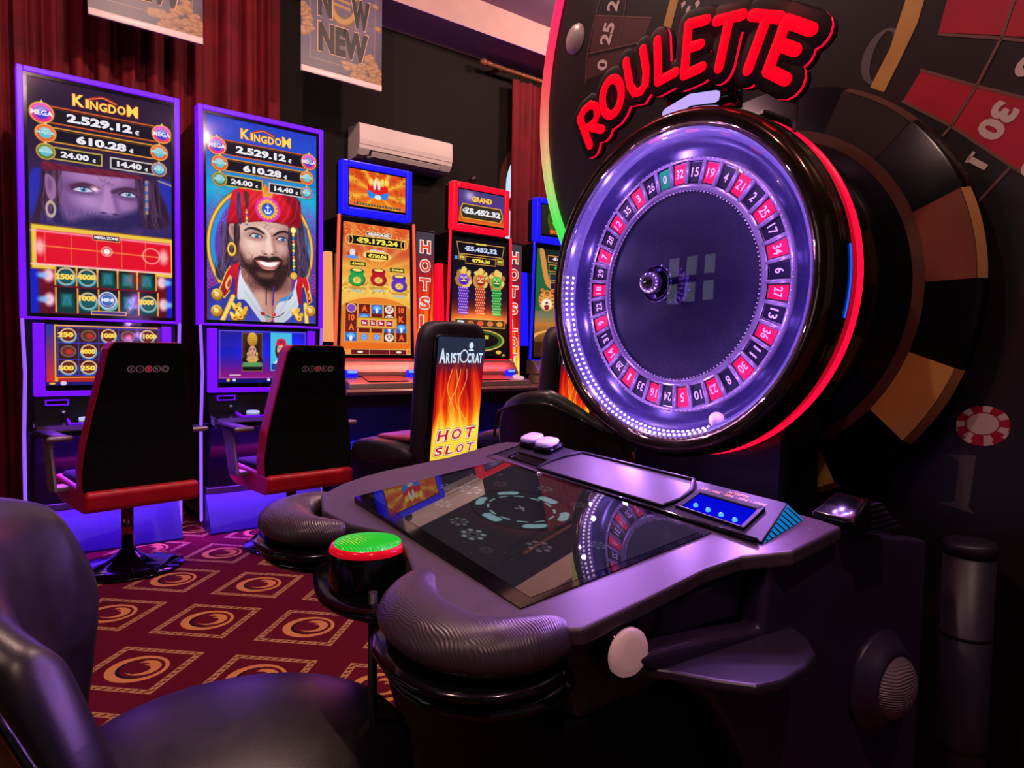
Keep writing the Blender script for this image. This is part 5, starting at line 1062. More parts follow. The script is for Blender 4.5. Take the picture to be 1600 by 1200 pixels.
def lion_heads(cv):
    cv.vgrad([(0, (10, 8, 16)), (0.3, (16, 12, 34)), (0.5, (40, 16, 40)), (0.62, (120, 40, 30)), (0.7, (200, 100, 40)), (0.72, (30, 16, 14)), (1, (14, 10, 12))])
    cv.line([(6, 7), (94, 7), (90, 24), (10, 24), (6, 7)], 1.0, (230, 170, 90)); cv.box(22, 27, 78, 38, (18, 14, 20), 0.9, (230, 160, 70)); cv.box(10, 25, 21, 33, (90, 90, 20), 0.7, (230, 160, 70)); cv.box(80, 25, 93, 35, (90, 90, 20), 0.7, (230, 160, 70)); cv.rect(3, 28, 8, 33, (90, 150, 240), 0.5)
    rg = np.random.RandomState(5)
    for x, c, cd in ((20, (130, 70, 220), (70, 30, 140)), (50, (220, 90, 50), (150, 40, 20)), (80, (60, 190, 70), (20, 110, 40))):
        cv.ell(x, 62, 14, 13, (200, 150, 70), 0.4); 
        for k in range(14): a = rg.rand() * 6.28; cv.ell(x + 12 * math.cos(a), 60 + 12 * math.sin(a), 3.2, 4.4, (236, 200, 110) if k % 2 else (180, 120, 50), 0.3, 1, rg.rand() * 90)
        cv.ell(x, 62, 9.4, 8.6, c); cv.ell(x, 64.5, 6.8, 4.4, cd, 0.4); cv.rect(x - 5, 63, x + 5, 64.6, (250, 230, 170)); 
        for sx in (-1, 1): cv.ell(x + sx * 3.6, 58.4, 2.1, 1.7, (250, 240, 200)); cv.ell(x + sx * 3.6, 58.6, 0.9, 0.9, (20, 10, 10))
        cv.ell(x, 61, 1.8, 1.2, (250, 210, 110)); cv.ell(x, 48, 5, 5.4, (240, 200, 100), 0.4)
        for j in range(10):
            for i in range(5):
                xx = x + (i - 2) * 3.6 * (1 - 0.018 * j) + (0.9 if j % 2 else -0.9); yy = 75 + j * 4.1
                cv.ell(xx, yy, 2.2, 2.3, cd); cv.ell(xx - 0.3, yy - 0.4, 1.6, 1.7, c); cv.ell(xx - 0.6, yy - 0.9, 0.6, 0.6, (255, 240, 240), 0.15)
    cv.add(50, 118, 46, 10, (200, 110, 40), 0.7)
    cv.box(6, 120, 96, 133, (40, 26, 16), 0.9, (236, 190, 90))
    for i, c in enumerate(((110, 190, 120), (200, 110, 60), (230, 90, 50), (210, 120, 70), (230, 150, 60))): cv.box(8 + 17.4 * i, 121.6, 24 + 17.4 * i, 131.6, (60, 36, 20), 0.5, (150, 100, 50)); cv.ell(16 + 17.4 * i, 126.6, 6, 4, c)
    cv.ell(48, 152, 44, 16, (236, 190, 90), 0.3, 1, 0, 1.6); cv.ell(48, 152, 40, 13, (70, 120, 40), 0.5, 0.7, 0, 3); cv.rect(30, 144, 66, 150, (200, 190, 40), 0.4)
    cv.box(6, 136, 96, 176, (0, 0, 0), 0.1, (0, 0, 0)) if False else None
    cv.ell(84, 170, 5, 3, (236, 190, 60), 0.4); cv.ell(93, 176, 2.6, 3.4, (236, 190, 60), 0.4)
    return [('€5.452,32', 50, 16, 9, 60, 2), ('€726,20', 50, 32.6, 6, 34, 1), ('€10', 15.5, 29, 4, 8, 1), ('€10', 86.5, 30, 4, 9, 1), ('GRAND', 50, 7.2, 2.6, 20, 1), ('50', 16, 126.6, 7, 12, 0)]

def tiger_game(cv):
    cv.vgrad([(0, (20, 30, 26)), (0.2, (24, 70, 50)), (0.5, (70, 90, 60)), (0.62, (120, 120, 90)), (0.7, (190, 120, 50)), (1, (30, 16, 10))])
    cv.poly([(0, 6), (14, 6), (18, 40), (26, 62), (22, 90), (0, 96)], (30, 100, 60), 0.6); cv.poly([(6, 4), (16, 4), (26, 44), (36, 58), (30, 64), (18, 52)], (214, 140, 70), 0.5)
    for k, (w, c) in enumerate(((96, (46, 22, 26)), (96, (20, 40, 20)), (96, (16, 50, 60)), (96, (30, 20, 70)), (96, (36, 24, 60)))):
        y0 = 10 + 14.5 * k; cv.box(24 + 2.2 * k, y0, w, y0 + 11.5, c, 1.0, (230, 150, 80))
    cv.poly([(40, 80), (70, 78), (92, 92), (96, 128), (84, 130), (78, 112), (60, 116), (56, 132), (44, 132), (40, 110)], (226, 140, 60), 0.5, 1, True, (190, 100, 40))
    for k in range(12): cv.line([(46 + 4 * k, 84 + (k % 3)), (44 + 4 * k, 104)], 1.4, (50, 24, 14), 0.5, 0.7)
    cv.ell(24, 84, 17, 17, (230, 150, 70)); cv.ell(24, 90, 11, 9, (246, 230, 200), 0.6); cv.ell(14, 68, 4, 4, (200, 110, 50)); cv.ell(35, 68, 4, 4, (200, 110, 50)); cv.poly([(19, 92), (29, 92), (27, 99), (21, 99)], (150, 30, 40), 0.4); cv.ell(24, 88, 3, 2, (120, 50, 50))
    for sx in (-1, 1):
        cv.ell(24 + sx * 6, 80, 2.6, 1.8, (250, 220, 120)); cv.ell(24 + sx * 6, 80, 1.0, 1.3, (20, 10, 10))
        for j in range(4): cv.line([(24 + sx * (9 + j), 72 + 6 * j), (24 + sx * (15 + j * 0.3), 71 + 6 * j)], 1.2, (40, 20, 12), 0.4)
    for j in range(3): cv.line([(20, 70 + 2.4 * j), (28, 70 + 2.4 * j)], 1.0, (40, 20, 12), 0.4)
    cv.ell(50, 150, 56, 18, (240, 170, 80), 0.4, 1, 0, 3); cv.rect(0, 152, 100, 180, (60, 30, 14), 0.4)
    return [('€4,412.30', 62, 15.6, 6.4, 56, 0), ('€1,026.15', 64, 30, 6.4, 54, 4), ('€250.00', 66, 44.6, 6, 44, 5)]

def topper_bags(cv):
    cv.vgrad([(0, (220, 70, 24)), (1, (236, 110, 30))]); cv.rays(50, 34, 11, (250, 206, 60), 0.75, 0.6)
    rg = np.random.RandomState(9)
    for k in range(70):
        x, y = rg.rand() * 100, rg.rand() * 56
        if abs(x - 50) > 26 or y < 8: cv.ell(x, y, 2.4, 1.8, (150, 24, 16), 0.4, 0.7, 0, 0.8)
    cv.poly([(32, 26), (42, 8), (46, 18), (50, 4), (54, 18), (60, 8), (68, 26), (60, 34), (40, 34)], (226, 30, 30), 0.5)
    for x in (38, 48, 58, 66): cv.ell(x, 14 + (x % 3), 4.6, 6.6, (250, 170, 40), 0.4); cv.ell(x - 0.6, 13 + (x % 3), 3, 4.6, (255, 220, 110), 0.4)
    for x in (44, 52): cv.ell(x, 20, 2.4, 8, (230, 226, 230), 0.3)
    cv.poly([(32, 30), (50, 35), (68, 30), (64, 42), (50, 38), (36, 42)], (40, 130, 236), 0.4); cv.ell(50, 39, 6, 4, (220, 230, 240), 0.4)
    cv.rect(40, 43, 62, 50, (240, 120, 20), 0.5); cv.box(8, 51, 92, 55, (40, 30, 10), 0.6, (200, 150, 40)); 
    for k in range(16): cv.ell(12 + 5 * k, 53, 1.8, 1, (190, 170, 80) if k % 3 else (200, 90, 190), 0.3)
    return []
def topper_grand(cv):
    cv.vgrad([(0, (70, 60, 120)), (0.5, (80, 50, 140)), (0.8, (190, 70, 40)), (1, (240, 110, 30))]); cv.add(24, 10, 10, 8, (150, 140, 120), 0.8)
    P = [(4, 34), (8, 24), (92, 24), (97, 34), (97, 42), (92, 50), (8, 50), (4, 42)]
    cv.poly(P, (240, 170, 50), 0.3, 1, False); cv.poly([(x + (1.5 if x < 50 else -1.5), y + (1.5 if y < 38 else -1.5)) for x, y in P], (52, 44, 30), 0.3, 1, False)
    return [('GRAND', 50, 14, 10, 44, 1), ('€5.452,32', 50, 37, 13, 84, 0)]
def topper_dark(cv):
    cv.vgrad([(0, (40, 38, 36)), (1, (30, 28, 28))]); cv.poly([(22, 12), (80, 12), (84, 44), (24, 46)], (60, 90, 10), 0.5); cv.ell(50, 34, 12, 8, (60, 190, 40), 0.4)
    return [('MINI', 50, 18, 12, 46, 1), ('CASH', 50, 33, 12, 44, 4), ('BONUS', 50, 50, 8, 56, 3)]

M_DECK = pmat('deck_silver', (118, 98, 96), 0.32, 0.4, var=0.06)
def lit_machine(s, label, trim, side, panel, game, topper, top_lab):
    t = thing('slot_machine', label, 'slot machine', FW @ Matrix.Translation((s, 4.1, 0)), 'slot machines with lit toppers')
    MB().box(-0.26, 0.26, 0.06, 0.62, 0.76, 1.89).build('cabinet', M_CAB, t, bevel=0.012)
    MB().hexa([(-0.288, 0.0, 0.985), (0.288, 0.0, 0.985), (0.288, 0.07, 0.985), (-0.288, 0.07, 0.985)], [(-0.262, 0.0, 1.89), (0.262, 0.0, 1.89), (0.262, 0.07, 1.89), (-0.262, 0.07, 1.89)]).build('screen_bezel', M_GLASSBLK, t, bevel=0.006)
    for sx in (-1, 1):
        MB().tube([(sx * 0.266, -0.004, 1.885), (sx * 0.273, -0.006, 1.6), (sx * 0.284, -0.006, 1.2), (sx * 0.292, -0.006, 0.995)], 0.0105, 10, rounded=True).build('edge_light', side, t)
    MB().prism([(0.02, 1.09), (0.05, 1.66), (0.10, 1.66), (0.10, 1.09)], 0, -0.335, -0.285).build('lower_side_light', panel, t, bevel=0.006)
    cv = Canvas(100, 176, 2.4); texts = game(cv)
    picture('main_screen', cv, lambda u, v: ((2 * u - 1) * (0.236 + 0.018 * v), np.full(u.shape, -0.001), 1.852 - 0.842 * v), t, M_SCREEN)
    Fm = face(-0.002); k = 0.842 / 176
    pal = [tcol(WHITE), tcol((255, 236, 90)), tcol((200, 214, 250)), tcol((250, 110, 40)), tcol((60, 230, 60)), tcol((70, 200, 220))]
    for s_, x, y, h, w, mi in texts:
        hw = 0.236 + 0.018 * y / 176
        lt = MB(); lt.text(s_, (x - 50) / 50 * hw, 1.852 - y * k, w / 50 * hw, h * k, mi, Fm, 0.05, 0.001); lt.build('screen_lettering', pal, t)
    MB().frame(-0.249, 0.249, 1.905, 2.242, 0.043, -0.012, 0.06).build('topper_frame', trim, t, bevel=0.01, bseg=3)
    MB().box(-0.24, 0.24, 0.02, 0.12, 1.91, 2.235).build('topper_case', M_CAB, t, bevel=0.01)
    MB().box(-0.207, 0.207, -0.002, 0.03, 1.947, 2.2).build('topper_bezel', M_BLACK, t)
    cv = Canvas(100, 57, 2.0); texts = topper(cv)
    picture('topper_screen', cv, flat(-0.2, 0.2, 1.962, 2.19, -0.004), t, M_SCREEN)
    Fm = face(-0.005)
    for s_, x, y, h, w, mi in texts:
        lt = MB(); lt.text(s_, (x - 50) * 0.004, 2.19 - y * 0.004, w * 0.004, h * 0.004, mi, Fm, 0.06, 0.001)
        lt.build('topper_lettering', [tcol(WHITE), tcol((255, 196, 60)), tcol(GOLD), tcol((250, 100, 30)), tcol((90, 220, 40))], t)
    MB().lathe([(0.02, 0), (0.02, 0.03), (0.027, 0.03), (0.027, 0.06), (0.018, 0.072), (0.001, 0.074)], 16, 0, Matrix.Translation((-0.045, 0.05, 2.235))).build('beacon', M_BLACKM, t)
    # lit deck
    MB().prism([(0.0, 0.985), (-0.05, 0.965), (-0.10, 0.90), (-0.105, 0.875), (0.05, 0.87), (0.05, 0.985)], 0, -0.285, 0.285).build('deck_riser', M_DECK, t, bevel=0.004)
    MB().box(-0.262, 0.262, -0.012, 0.004, 0.972, 0.986).build('deck_light', trim if trim is not M_BLUE or side is M_BLUE else M_RED, t)
    MB().hexa([(-0.055, -0.082, 0.906), (0.06, -0.082, 0.906), (0.06, -0.066, 0.93), (-0.055, -0.066, 0.93)], [(-0.055, -0.087, 0.909), (0.06, -0.087, 0.909), (0.06, -0.071, 0.933), (-0.055, -0.071, 0.933)]).build('ticket_mouth', pmat('slot_brown', (60, 24, 20), 0.5, var=0.1), t)
    MB().prism([(0.0, 0.87), (-0.12, 0.868), (-0.235, 0.835), (-0.25, 0.80), (0.05, 0.80)], 0, -0.295, 0.295).build('deck_shelf', M_DECK, t, bevel=0.006)
    MB().hexa([(-0.16, -0.215, 0.843), (0.12, -0.215, 0.843), (0.12, -0.12, 0.87), (-0.16, -0.12, 0.87)], [(-0.16, -0.215, 0.848), (0.12, -0.215, 0.848), (0.12, -0.12, 0.875), (-0.16, -0.12, 0.875)]).build('touch_pad', pmat('pad_brown', (86, 52, 50), 0.3, var=0.1), t)
    for x in (-0.23, 0.2):
        b = MB().rbox(x - 0.04, x + 0.04, -0.13, -0.095, 0.865, 0.915, 0.012).build('side_button', M_BLUE, t)
        MB().rbox(x - 0.03, x + 0.03, -0.134, -0.128, 0.895, 0.91, 0.003).build('button_cap', glow('cyan_cap', (120, 190, 255), 1.0), b)
    MB().cyl(0.042, 0, 0.016, 24, 0, Matrix.Translation((0.225, -0.175, 0.848)) @ Matrix.Rotation(R(14), 4, 'X')).build('play_button', glow('button_rose', (250, 190, 200), 0.8), t)
    MB().prism([(0.05, 0.80), (-0.27, 0.80), (-0.285, 0.785), (-0.27, 0.765), (0.05, 0.75)], 0, -0.33, 0.33).build('desk_top', pmat('desk_edge', (120, 92, 86), 0.3, 0.3, var=0.1), t, bevel=0.004)
    MB().box(-0.31, 0.31, -0.02, 0.6, 0.0, 0.755).build('base_cabinet', M_CAB, t, bevel=0.006)
    ft = MB(); ft.box(-0.30, 0.30, -0.14, -0.02, 0.42, 0.445); ft.box(-0.30, 0.30, -0.145, -0.135, 0.425, 0.47)
    ft.build('foot_shelf', pmat('blue_shelf', (60, 66, 190), 0.3, var=0.1), t)
    MB().tube([(-0.29, -0.147, 0.425), (0.29, -0.147, 0.425)], 0.005, 8).build('foot_light', M_BLUE, t)
    return t
lit_machine(2.03, 'slot machine with blue topper frame and orange screen of money bags', M_BLUE, M_ORANGE, M_PEACH, money_bags, topper_bags, '')
lit_machine(2.855, 'slot machine with red topper frame and three masks above bead columns', M_RED, M_RED, M_RED, lion_heads, topper_grand, '')
lit_machine(3.62, 'blue trimmed slot machine with a tiger, partly hidden by the roulette wheel', M_BLUE, M_BLUE, M_BLUE, tiger_game, topper_dark, '')

def flame_text(mb, ch, x, z, w, h, Fm, slant=0.0):
    mb.text(ch, x, z, w + 0.007, h + 0.007, 2, Fm, 0.09, 0.0, 0, slant)
    mb.text(ch, x, z, w + 0.002, h + 0.002, 0, Fm, 0.085, 0.0008, 0, slant)
    mb.text(ch, x, z, w * 0.90, h * 0.88, 1, Fm, 0.03, 0.0016, 0, slant)
def totem(s, label):
    t = thing('lit_sign_column', label, 'illuminated sign', FW @ Matrix.Translation((s, 4.12, 0)), 'flame sign columns between the slot machines')
    MB().rbox(-0.082, 0.082, 0.0, 0.09, 0.0, 1.87, 0.012).build('sign_case', M_BLACK, t)
    cv = Canvas(100, 700, 0.5); cv.flames(int(s * 10), (150, 16, 40))
    ys = (np.arange(cv.ny) / cv.ny)[:, None, None]; f = np.clip((ys - 0.08) / 0.22, 0, 1)
    cv.a = cv.a * f + np.array((70, 60, 74.0)) * (1 - f)
    picture('flame_panel', cv, flat(-0.072, 0.072, 0.80, 1.855, -0.002), t, M_SCREEN)
    mb = MB(); Fm = face(-0.003)
    for k, ch in enumerate('HOTSLOTS'): flame_text(mb, ch, 0.0, 1.755 - 0.128 * k, 0.088, 0.092, Fm)
    mb.build('sign_lettering', [tcol((250, 240, 236)), tcol((236, 70, 40)), pmat('letter_edge', (40, 30, 40), 0.4, var=0.1)], t)
    return t
totem(2.40, 'tall flame printed sign column between the blue and red topper machines')
totem(3.175, 'tall flame printed sign column right of the red topper machine')
# ------------------------------------------------------------------ seats of the tall machines
M_REDV = pmat('red_vinyl', (176, 8, 30), 0.45, var=0.15, bump=0.15, bscale=300, bdist=0.0005)
M_BLKCL = pmat('black_cloth', (9, 8, 10), 0.85, spec=0.1, var=0.2, bump=0.2, bscale=500, bdist=0.0005)
M_CHRBLK = pmat('black_chrome', (40, 36, 46), 0.08, 0.9, var=0.1)
M_COPPER = pmat('copper_tube', (150, 96, 84), 0.18, 1.0, var=0.1)
M_LOGO = pmat('logo_grey', (210, 200, 205), 0.5, var=0.05)
def logo_ring(mb, x, z, r, w, mi, Fm):
    n = 24; vs = [((x + q * math.cos(2 * math.pi * k / n)), z + q * math.sin(2 * math.pi * k / n), 0.0004) for q in (r - w, r) for k in range(n)]
    mb.add(vs, [(k, (k + 1) % n, n + (k + 1) % n, n + k)[::-1] for k in range(n)], mi, False, Fm)
def disc(mb, x, z, r, mi, Fm, h=0.0003, n=24):
    mb.add([(x + r * math.cos(2 * math.pi * k / n), z + r * math.sin(2 * math.pi * k / n), h) for k in range(n)], [tuple(range(n))], mi, False, Fm)
def swivel_chair(label, M):
    t = thing('swivel_chair', label, 'chair', M, 'red edged swivel chairs')
    MB().lathe([(0.001, 0.004), (0.235, 0.002), (0.24, 0.006), (0.236, 0.012), (0.17, 0.022), (0.09, 0.042), (0.05, 0.066), (0.034, 0.092), (0.001, 0.094)], 56).build('base_disc', M_CHRBLK, t)
    MB().cyl(0.026, 0.085, 0.29, 24).build('column', M_COPPER, t)
    MB().cyl(0.017, 0.29, 0.345, 20).build('gas_lift', M_BLACK, t)
    prof = [(-0.245, 0.415), (-0.238, 0.335), (-0.17, 0.318), (0.16, 0.322), (0.24, 0.345), (0.262, 0.385), (0.25, 0.44), (-0.19, 0.425)]
    MB().prism(prof, 0, -0.235, 0.235).build('seat', M_REDV, t, bevel=0.018, bseg=4)
    MB().rbox(-0.215, 0.215, -0.18, 0.235, 0.425, 0.455, 0.05).build('seat_pad', M_BLKCL, t)
    # back: red core with a black rear cover
    def slab(y0, y1, ins, mb, mi=0):
        rows = [(0.412, 0.236), (0.50, 0.240), (0.62, 0.226), (0.80, 0.192), (0.95, 0.166), (1.03, 0.155), (1.062, 0.136)]
        rings = []
        for z, w in rows:
            w -= ins; yo = -0.20 - 0.09 * (z - 0.40) / 0.66 + 0.03 * math.sin((z - 0.4) * 4.6); zz = z - (ins if z > 1.0 else 0)
            rings.append([(-w, y0 + yo, zz), (w, y0 + yo, zz), (w, y1 + yo, zz), (-w, y1 + yo, zz)])
        return mb.loft(rings, mi, True, False, False)
    slab(0.0, 0.095, 0.0, MB()).build('back_core', M_REDV, t, bevel=0.012, bseg=3)
    slab(-0.014, 0.002, 0.002, MB()).build('back_cover', M_BLKCL, t, bevel=0.005, bseg=2)
    slab(0.095, 0.11, 0.02, MB()).build('back_pad', M_BLKCL, t, bevel=0.008, bseg=2)
    cl = MB()
    for x in (-0.12, 0.0, 0.12): cl.box(x - 0.016, x + 0.016, -0.226, -0.205, 0.408, 0.42)
    cl.build('back_clips', M_SILVER, t)
    for sx in (-1, 1):
        a = MB(); x0, x1 = sorted((sx * 0.285, sx * 0.297))
        a.prism([(-0.03, 0.40), (0.09, 0.40), (0.17, 0.63), (0.05, 0.63)], 0, x0, x1)
        a.box(min(sx * 0.22, sx * 0.297), max(sx * 0.22, sx * 0.297), 0.0, 0.09, 0.395, 0.415)
        arm = a.build('armrest_bracket', M_SILVER, t, bevel=0.004)
        xa, xb = sorted((sx * 0.255, sx * 0.325))
        pad = MB().rbox(xa, xb, -0.09, 0.20, 0.63, 0.655, 0.015); pad.build('arm_pad', pmat('arm_black', (26, 22, 30), 0.35, var=0.15), arm)
        MB().tube([(xa - 0.002, -0.095, 0.642), (xb + 0.002, -0.095, 0.642)], 0.012, 12, rounded=True).build('arm_end', M_SILVER, arm)
    lg = MB(); Fm = Matrix.Translation((0, -0.2925, 0)) @ Matrix.Rotation(R(90 - 6.0), 4, 'X')
    Fm = Matrix.Translation((0, -0.2835 - 0.006, 0.945)) @ Matrix.Rotation(R(90 + 11.5), 4, 'X')
    for k, ch in enumerate('ZITRO'):
        x = (k - 2) * 0.0345
        if k == 2: disc(lg, x, 0, 0.0145, 1, Fm)
        logo_ring(lg, x, 0, 0.0155, 0.0022, 0, Fm)
        if k == 4: logo_ring(lg, x, 0, 0.0095, 0.0022, 0, Fm)
        else: lg.text(ch, x, 0, None, 0.015, 0, Fm, 0.0, 0.0008)
    lg.build('logo', [M_LOGO, pmat('logo_red', (226, 20, 40), 0.5, var=0.05)], t)
    return t
def wrot(x, y, hd): return Matrix.Translation((x, y, 0)) @ Matrix.Rotation(R(hd - 90), 4, 'Z')
swivel_chair('black backed swivel chair with red sides before the dimmed face slot machine', wrot(-1.80, 3.167, 137))
swivel_chair('black backed swivel chair with red sides before the bright bearded man slot machine', wrot(-1.17, 3.60, 134))

# ------------------------------------------------------------------ flame backed chairs
M_SEATV = pmat('dark_vinyl', (34, 28, 42), 0.5, spec=0.4, var=0.2, bump=0.15, bscale=300, bdist=0.0005)
def flame_chair(label, M):
    t = thing('flame_chair', label, 'chair', M, 'high backed chairs with a lit flame panel')
    MB().lathe([(0.001, 0.004), (0.245, 0.002), (0.25, 0.008), (0.20, 0.022), (0.09, 0.04), (0.045, 0.07), (0.036, 0.10), (0.001, 0.10)], 48).build('base_disc', M_CHRBLK, t)
    MB().cyl(0.03, 0.09, 0.46, 24).build('column', M_CHROME, t)
    rings = []
    for x, e in ((-0.255, 0.03), (-0.245, 0.008), (-0.2, 0.0), (0.2, 0.0), (0.245, 0.008), (0.255, 0.03)):
        rings.append([(x, -0.16 + e, 0.46 + e), (x, 0.24 - e, 0.45 + e), (x, 0.30 - e, 0.50), (x, 0.31 - e, 0.56 - e), (x, 0.22, 0.60 - e), (x, -0.16 + e, 0.575 - e)])
    MB().loft(rings).build('seat', M_SEATV, t, subsurf=1)
    MB().rbox(-0.17, 0.17, -0.10, 0.2, 0.575, 0.6, 0.05).build('seat_insert', pmat('seat_red', (120, 24, 30), 0.5, var=0.2), t)
    # back slab, reclined
    K = Matrix.Translation((0, -0.19, 0.45)) @ Matrix.Rotation(R(4.5), 4, 'X')
    rows = [(0.0, 0.205), (0.05, 0.225), (0.25, 0.236), (0.45, 0.243), (0.60, 0.255), (0.68, 0.245), (0.72, 0.215), (0.745, 0.16)]
    rings = []
    for z, w in rows:
        th = 0.125 - 0.03 * z
        e = 0.028
        rings.append([(-w + e, -0.005, z), (w - e, -0.005, z), (w, -0.005 + e, z), (w, th - e, z), (w - e, th, z), (-w + e, th, z), (-w, th - e, z), (-w, -0.005 + e, z)])
    MB().loft(rings).build('backrest', M_SEATV, t, K, subsurf=1)
    pw0, pw1, pz0, pz1 = 0.178, 0.192, 0.055, 0.665
    MB().rbox(-0.196, 0.196, -0.016, 0.012, 0.045, 0.677, 0.02, axis=1).build('panel_frame', M_BLACK, t, K)
    cv = Canvas(100, 165, 2.0); cv.flames(12, (150, 4, 24))
    ys = np.linspace(0, 1, cv.ny)[:, None, None]
    f = np.clip((ys - 0.15) / 0.16, 0, 1); cv.a = cv.a * f + np.array((38, 46, 70.0)) * (1 - f)
    for k, (x0, ph, a0) in enumerate(((40, 0.4, 11), (48, 2.0, 9), (60, 1.1, 13), (32, 3.0, 12))):
        pts = [(x0 + a0 * math.sin(ph + j * 0.42) * (0.3 + j / 20), 44 + 5 * j) for j in range(18)]
        cv.line(pts, 1.6, (255, 170, 50), 0.8, 0.75); cv.line(pts, 0.6, (255, 226, 120), 0.4, 0.7)
    b = np.clip((ys - 0.70) / 0.2, 0, 1) * 0.75; cv.a = cv.a * (1 - b) + np.array((255, 206, 40.0)) * b
    picture('flame_panel', cv, lambda u, v: ((2 * u - 1) * 0.186, np.full(u.shape, -0.0175), 0.668 - 0.615 * v), t, M_SCREEN, K)
    mb2 = MB(); Fz = face(-0.0185)
    w = tcol((214, 232, 250))
    xs = [(-0.148, 'A', 0.046, 0.074), (-0.106, 'R', 0.03, 0.052), (-0.080, 'I', 0.009, 0.052), (-0.056, 'S', 0.03, 0.052), (-0.024, 'T', 0.03, 0.052), (0.062, 'C', 0.03, 0.052), (0.096, 'R', 0.03, 0.052), (0.128, 'A', 0.034, 0.052), (0.158, 'T', 0.032, 0.052)]
    for x, ch, ww, hh in xs: mb2.text(ch, x, 0.563 + (hh - 0.052) / 2, ww, hh, 0, Fz, 0.035, 0.001)
    logo_ring(mb2, 0.020, 0.572, 0.034, 0.007, 0, Fz); disc(mb2, 0.072, 0.628, 0.017, 0, Fz, 0.001)
    mb2.add([(0.052, 0.600, 0.001), (0.096, 0.600, 0.001), (0.09, 0.608, 0.001), (0.056, 0.608, 0.001)], [(0, 1, 2, 3)], 0, False, Fz)
    mb2.build('panel_lettering', [w], t, K); mb2 = MB()
    for k, ch in enumerate('HOT'): flame_text(mb2, ch, -0.105 + 0.108 * k, 0.172, 0.085, 0.062, Fz, 0.22)
    FL = [tcol((250, 246, 236)), tcol((200, 24, 40)), pmat('letter_edge', (40, 30, 40), 0.4, var=0.1)]
    mb2.build('panel_lettering', FL, t, K); mb2 = MB()
    for k, ch in enumerate('SLOT'): flame_text(mb2, ch, -0.128 + 0.083 * k, 0.094, 0.064, 0.048, Fz, 0.22)
    mb2.build('panel_lettering', FL, t, K)
    return t
flame_chair('high backed chair with a glowing flame panel, fully in view', wrot(-0.465, 3.60, 145))
flame_chair('high backed chair with a glowing flame panel, half hidden by the roulette wheel', wrot(0.17, 4.02, 145))

# ------------------------------------------------------------------ tub chairs
def tub_chair(label, M, cush=0.49, crest=0.865):
    t = thing('tub_chair', label, 'chair', M, 'black leather tub chairs')
    MB().lathe([(0.001, 0.004), (0.215, 0.002), (0.22, 0.008), (0.18, 0.022), (0.07, 0.04), (0.04, 0.07), (0.034, 0.09), (0.001, 0.09)], 40).build('base_disc', M_CHRBLK, t)
    MB().cyl(0.03, 0.08, 0.42, 20).build('column', M_CHROME, t)
    N = 40; rings = []; rim = []
    for k in range(N + 1):
        ph = -58 + 126 * k / N; a = R(ph); ab = abs(ph) / 112
        aph = abs(ph); top = crest - 0.055 * (aph / 48) ** 2 - 0.22 * max(0, (aph - 46) / 30) ** 1.1
        top -= 0.07 * min(1, max(0, ph / 30))
        rb_, rt = 0.215, 0.285 - 0.02 * ab
        th = 0.06; prof = []
        hgt = top - 0.40
        for f, o in ((0.0, 0.0), (0.3, 0.022), (0.6, 0.040), (0.84, 0.048), (0.95, 0.040), (1.0, 0.012), (0.985, -0.018), (0.88, -0.044), (0.6, -0.046), (0.3, -0.036), (0.05, -0.030)):
            rad = rb_ + (rt - rb_) * f + o; ae = a * (0.56 + 0.44 * min(1, f / 0.9)); prof.append((rad * math.sin(ae) * 0.98, -rad * math.cos(ae), 0.40 + hgt * f))
        rings.append(prof)
        rim.append(((rt + 0.050) * math.sin(a) * 0.98, -(rt + 0.050) * math.cos(a), 0.40 + hgt * 0.90))
    MB().loft(rings).build('shell', M_LEATHER, t, subsurf=1)
    MB().tube(rim, 0.0055, 8, rounded=True).build('piping', pmat('piping_black', (16, 14, 18), 0.15, var=0.1), t)
    cr = [(0.001, 0.385), (0.20, 0.385), (0.226, 0.40), (0.238, 0.425), (0.234, cush - 0.032), (0.215, cush - 0.010), (0.18, cush + 0.006), (0.12, cush + 0.018), (0.06, cush + 0.024), (0.001, cush + 0.026)]
    MB().lathe(cr, 48, 0, Matrix.Translation((0, 0.03, 0)) @ Matrix.Diagonal((1.0, 1.08, 1, 1))).build('seat_cushion', M_LEATHER, t)
    return t
TUB_A = FT @ Matrix.Translation((-0.02, -0.30, 0))
tub_chair('large black leather tub chair drawn up to the roulette table in the foreground', TUB_A)
tub_chair('black leather tub chair standing beyond the roulette table, behind its console', wrot(0.25, 2.65, 68), 0.52, 0.92)
# ------------------------------------------------------------------ roulette terminal
M_TOP = pmat('table_graphite', (84, 70, 86), 0.38, 0.25, var=0.06, vscale=40)
M_BODY = pmat('body_black', (38, 30, 46), 0.42, var=0.12)
M_SIDE = pmat('side_panel_black', (52, 38, 70), 0.38, var=0.1)
M_RUB = ribbed_material('ribbed_rubber', (66, 54, 64), 0.33, 85.0, 14.0, 0.00035)
M_CARBON = pmat('carbon_weave', (26, 22, 40), 0.5, spec=0.25, var=0.3, vscale=300, bump=0.5, bscale=700, bdist=0.0006)
rt = thing('roulette_terminal', 'black roulette table with sloping touch screen and padded front', 'roulette table', FT)
SIDE = 0.024                                        # the top hangs a hair lower on the player's right
def on_top(a, b, h=0.0): return (a, b, top_z(b) - a * SIDE + h)
def slab_top(pts, h0, h1): 
    n = len(pts); mb = MB()
    mb.add([on_top(a, b, h0) for a, b in pts] + [on_top(a, b, h1) for a, b in pts], [tuple(range(n - 1, -1, -1)), tuple(range(n, 2 * n))] + [(i, (i + 1) % n, n + (i + 1) % n, n + i) for i in range(n)])
    return mb
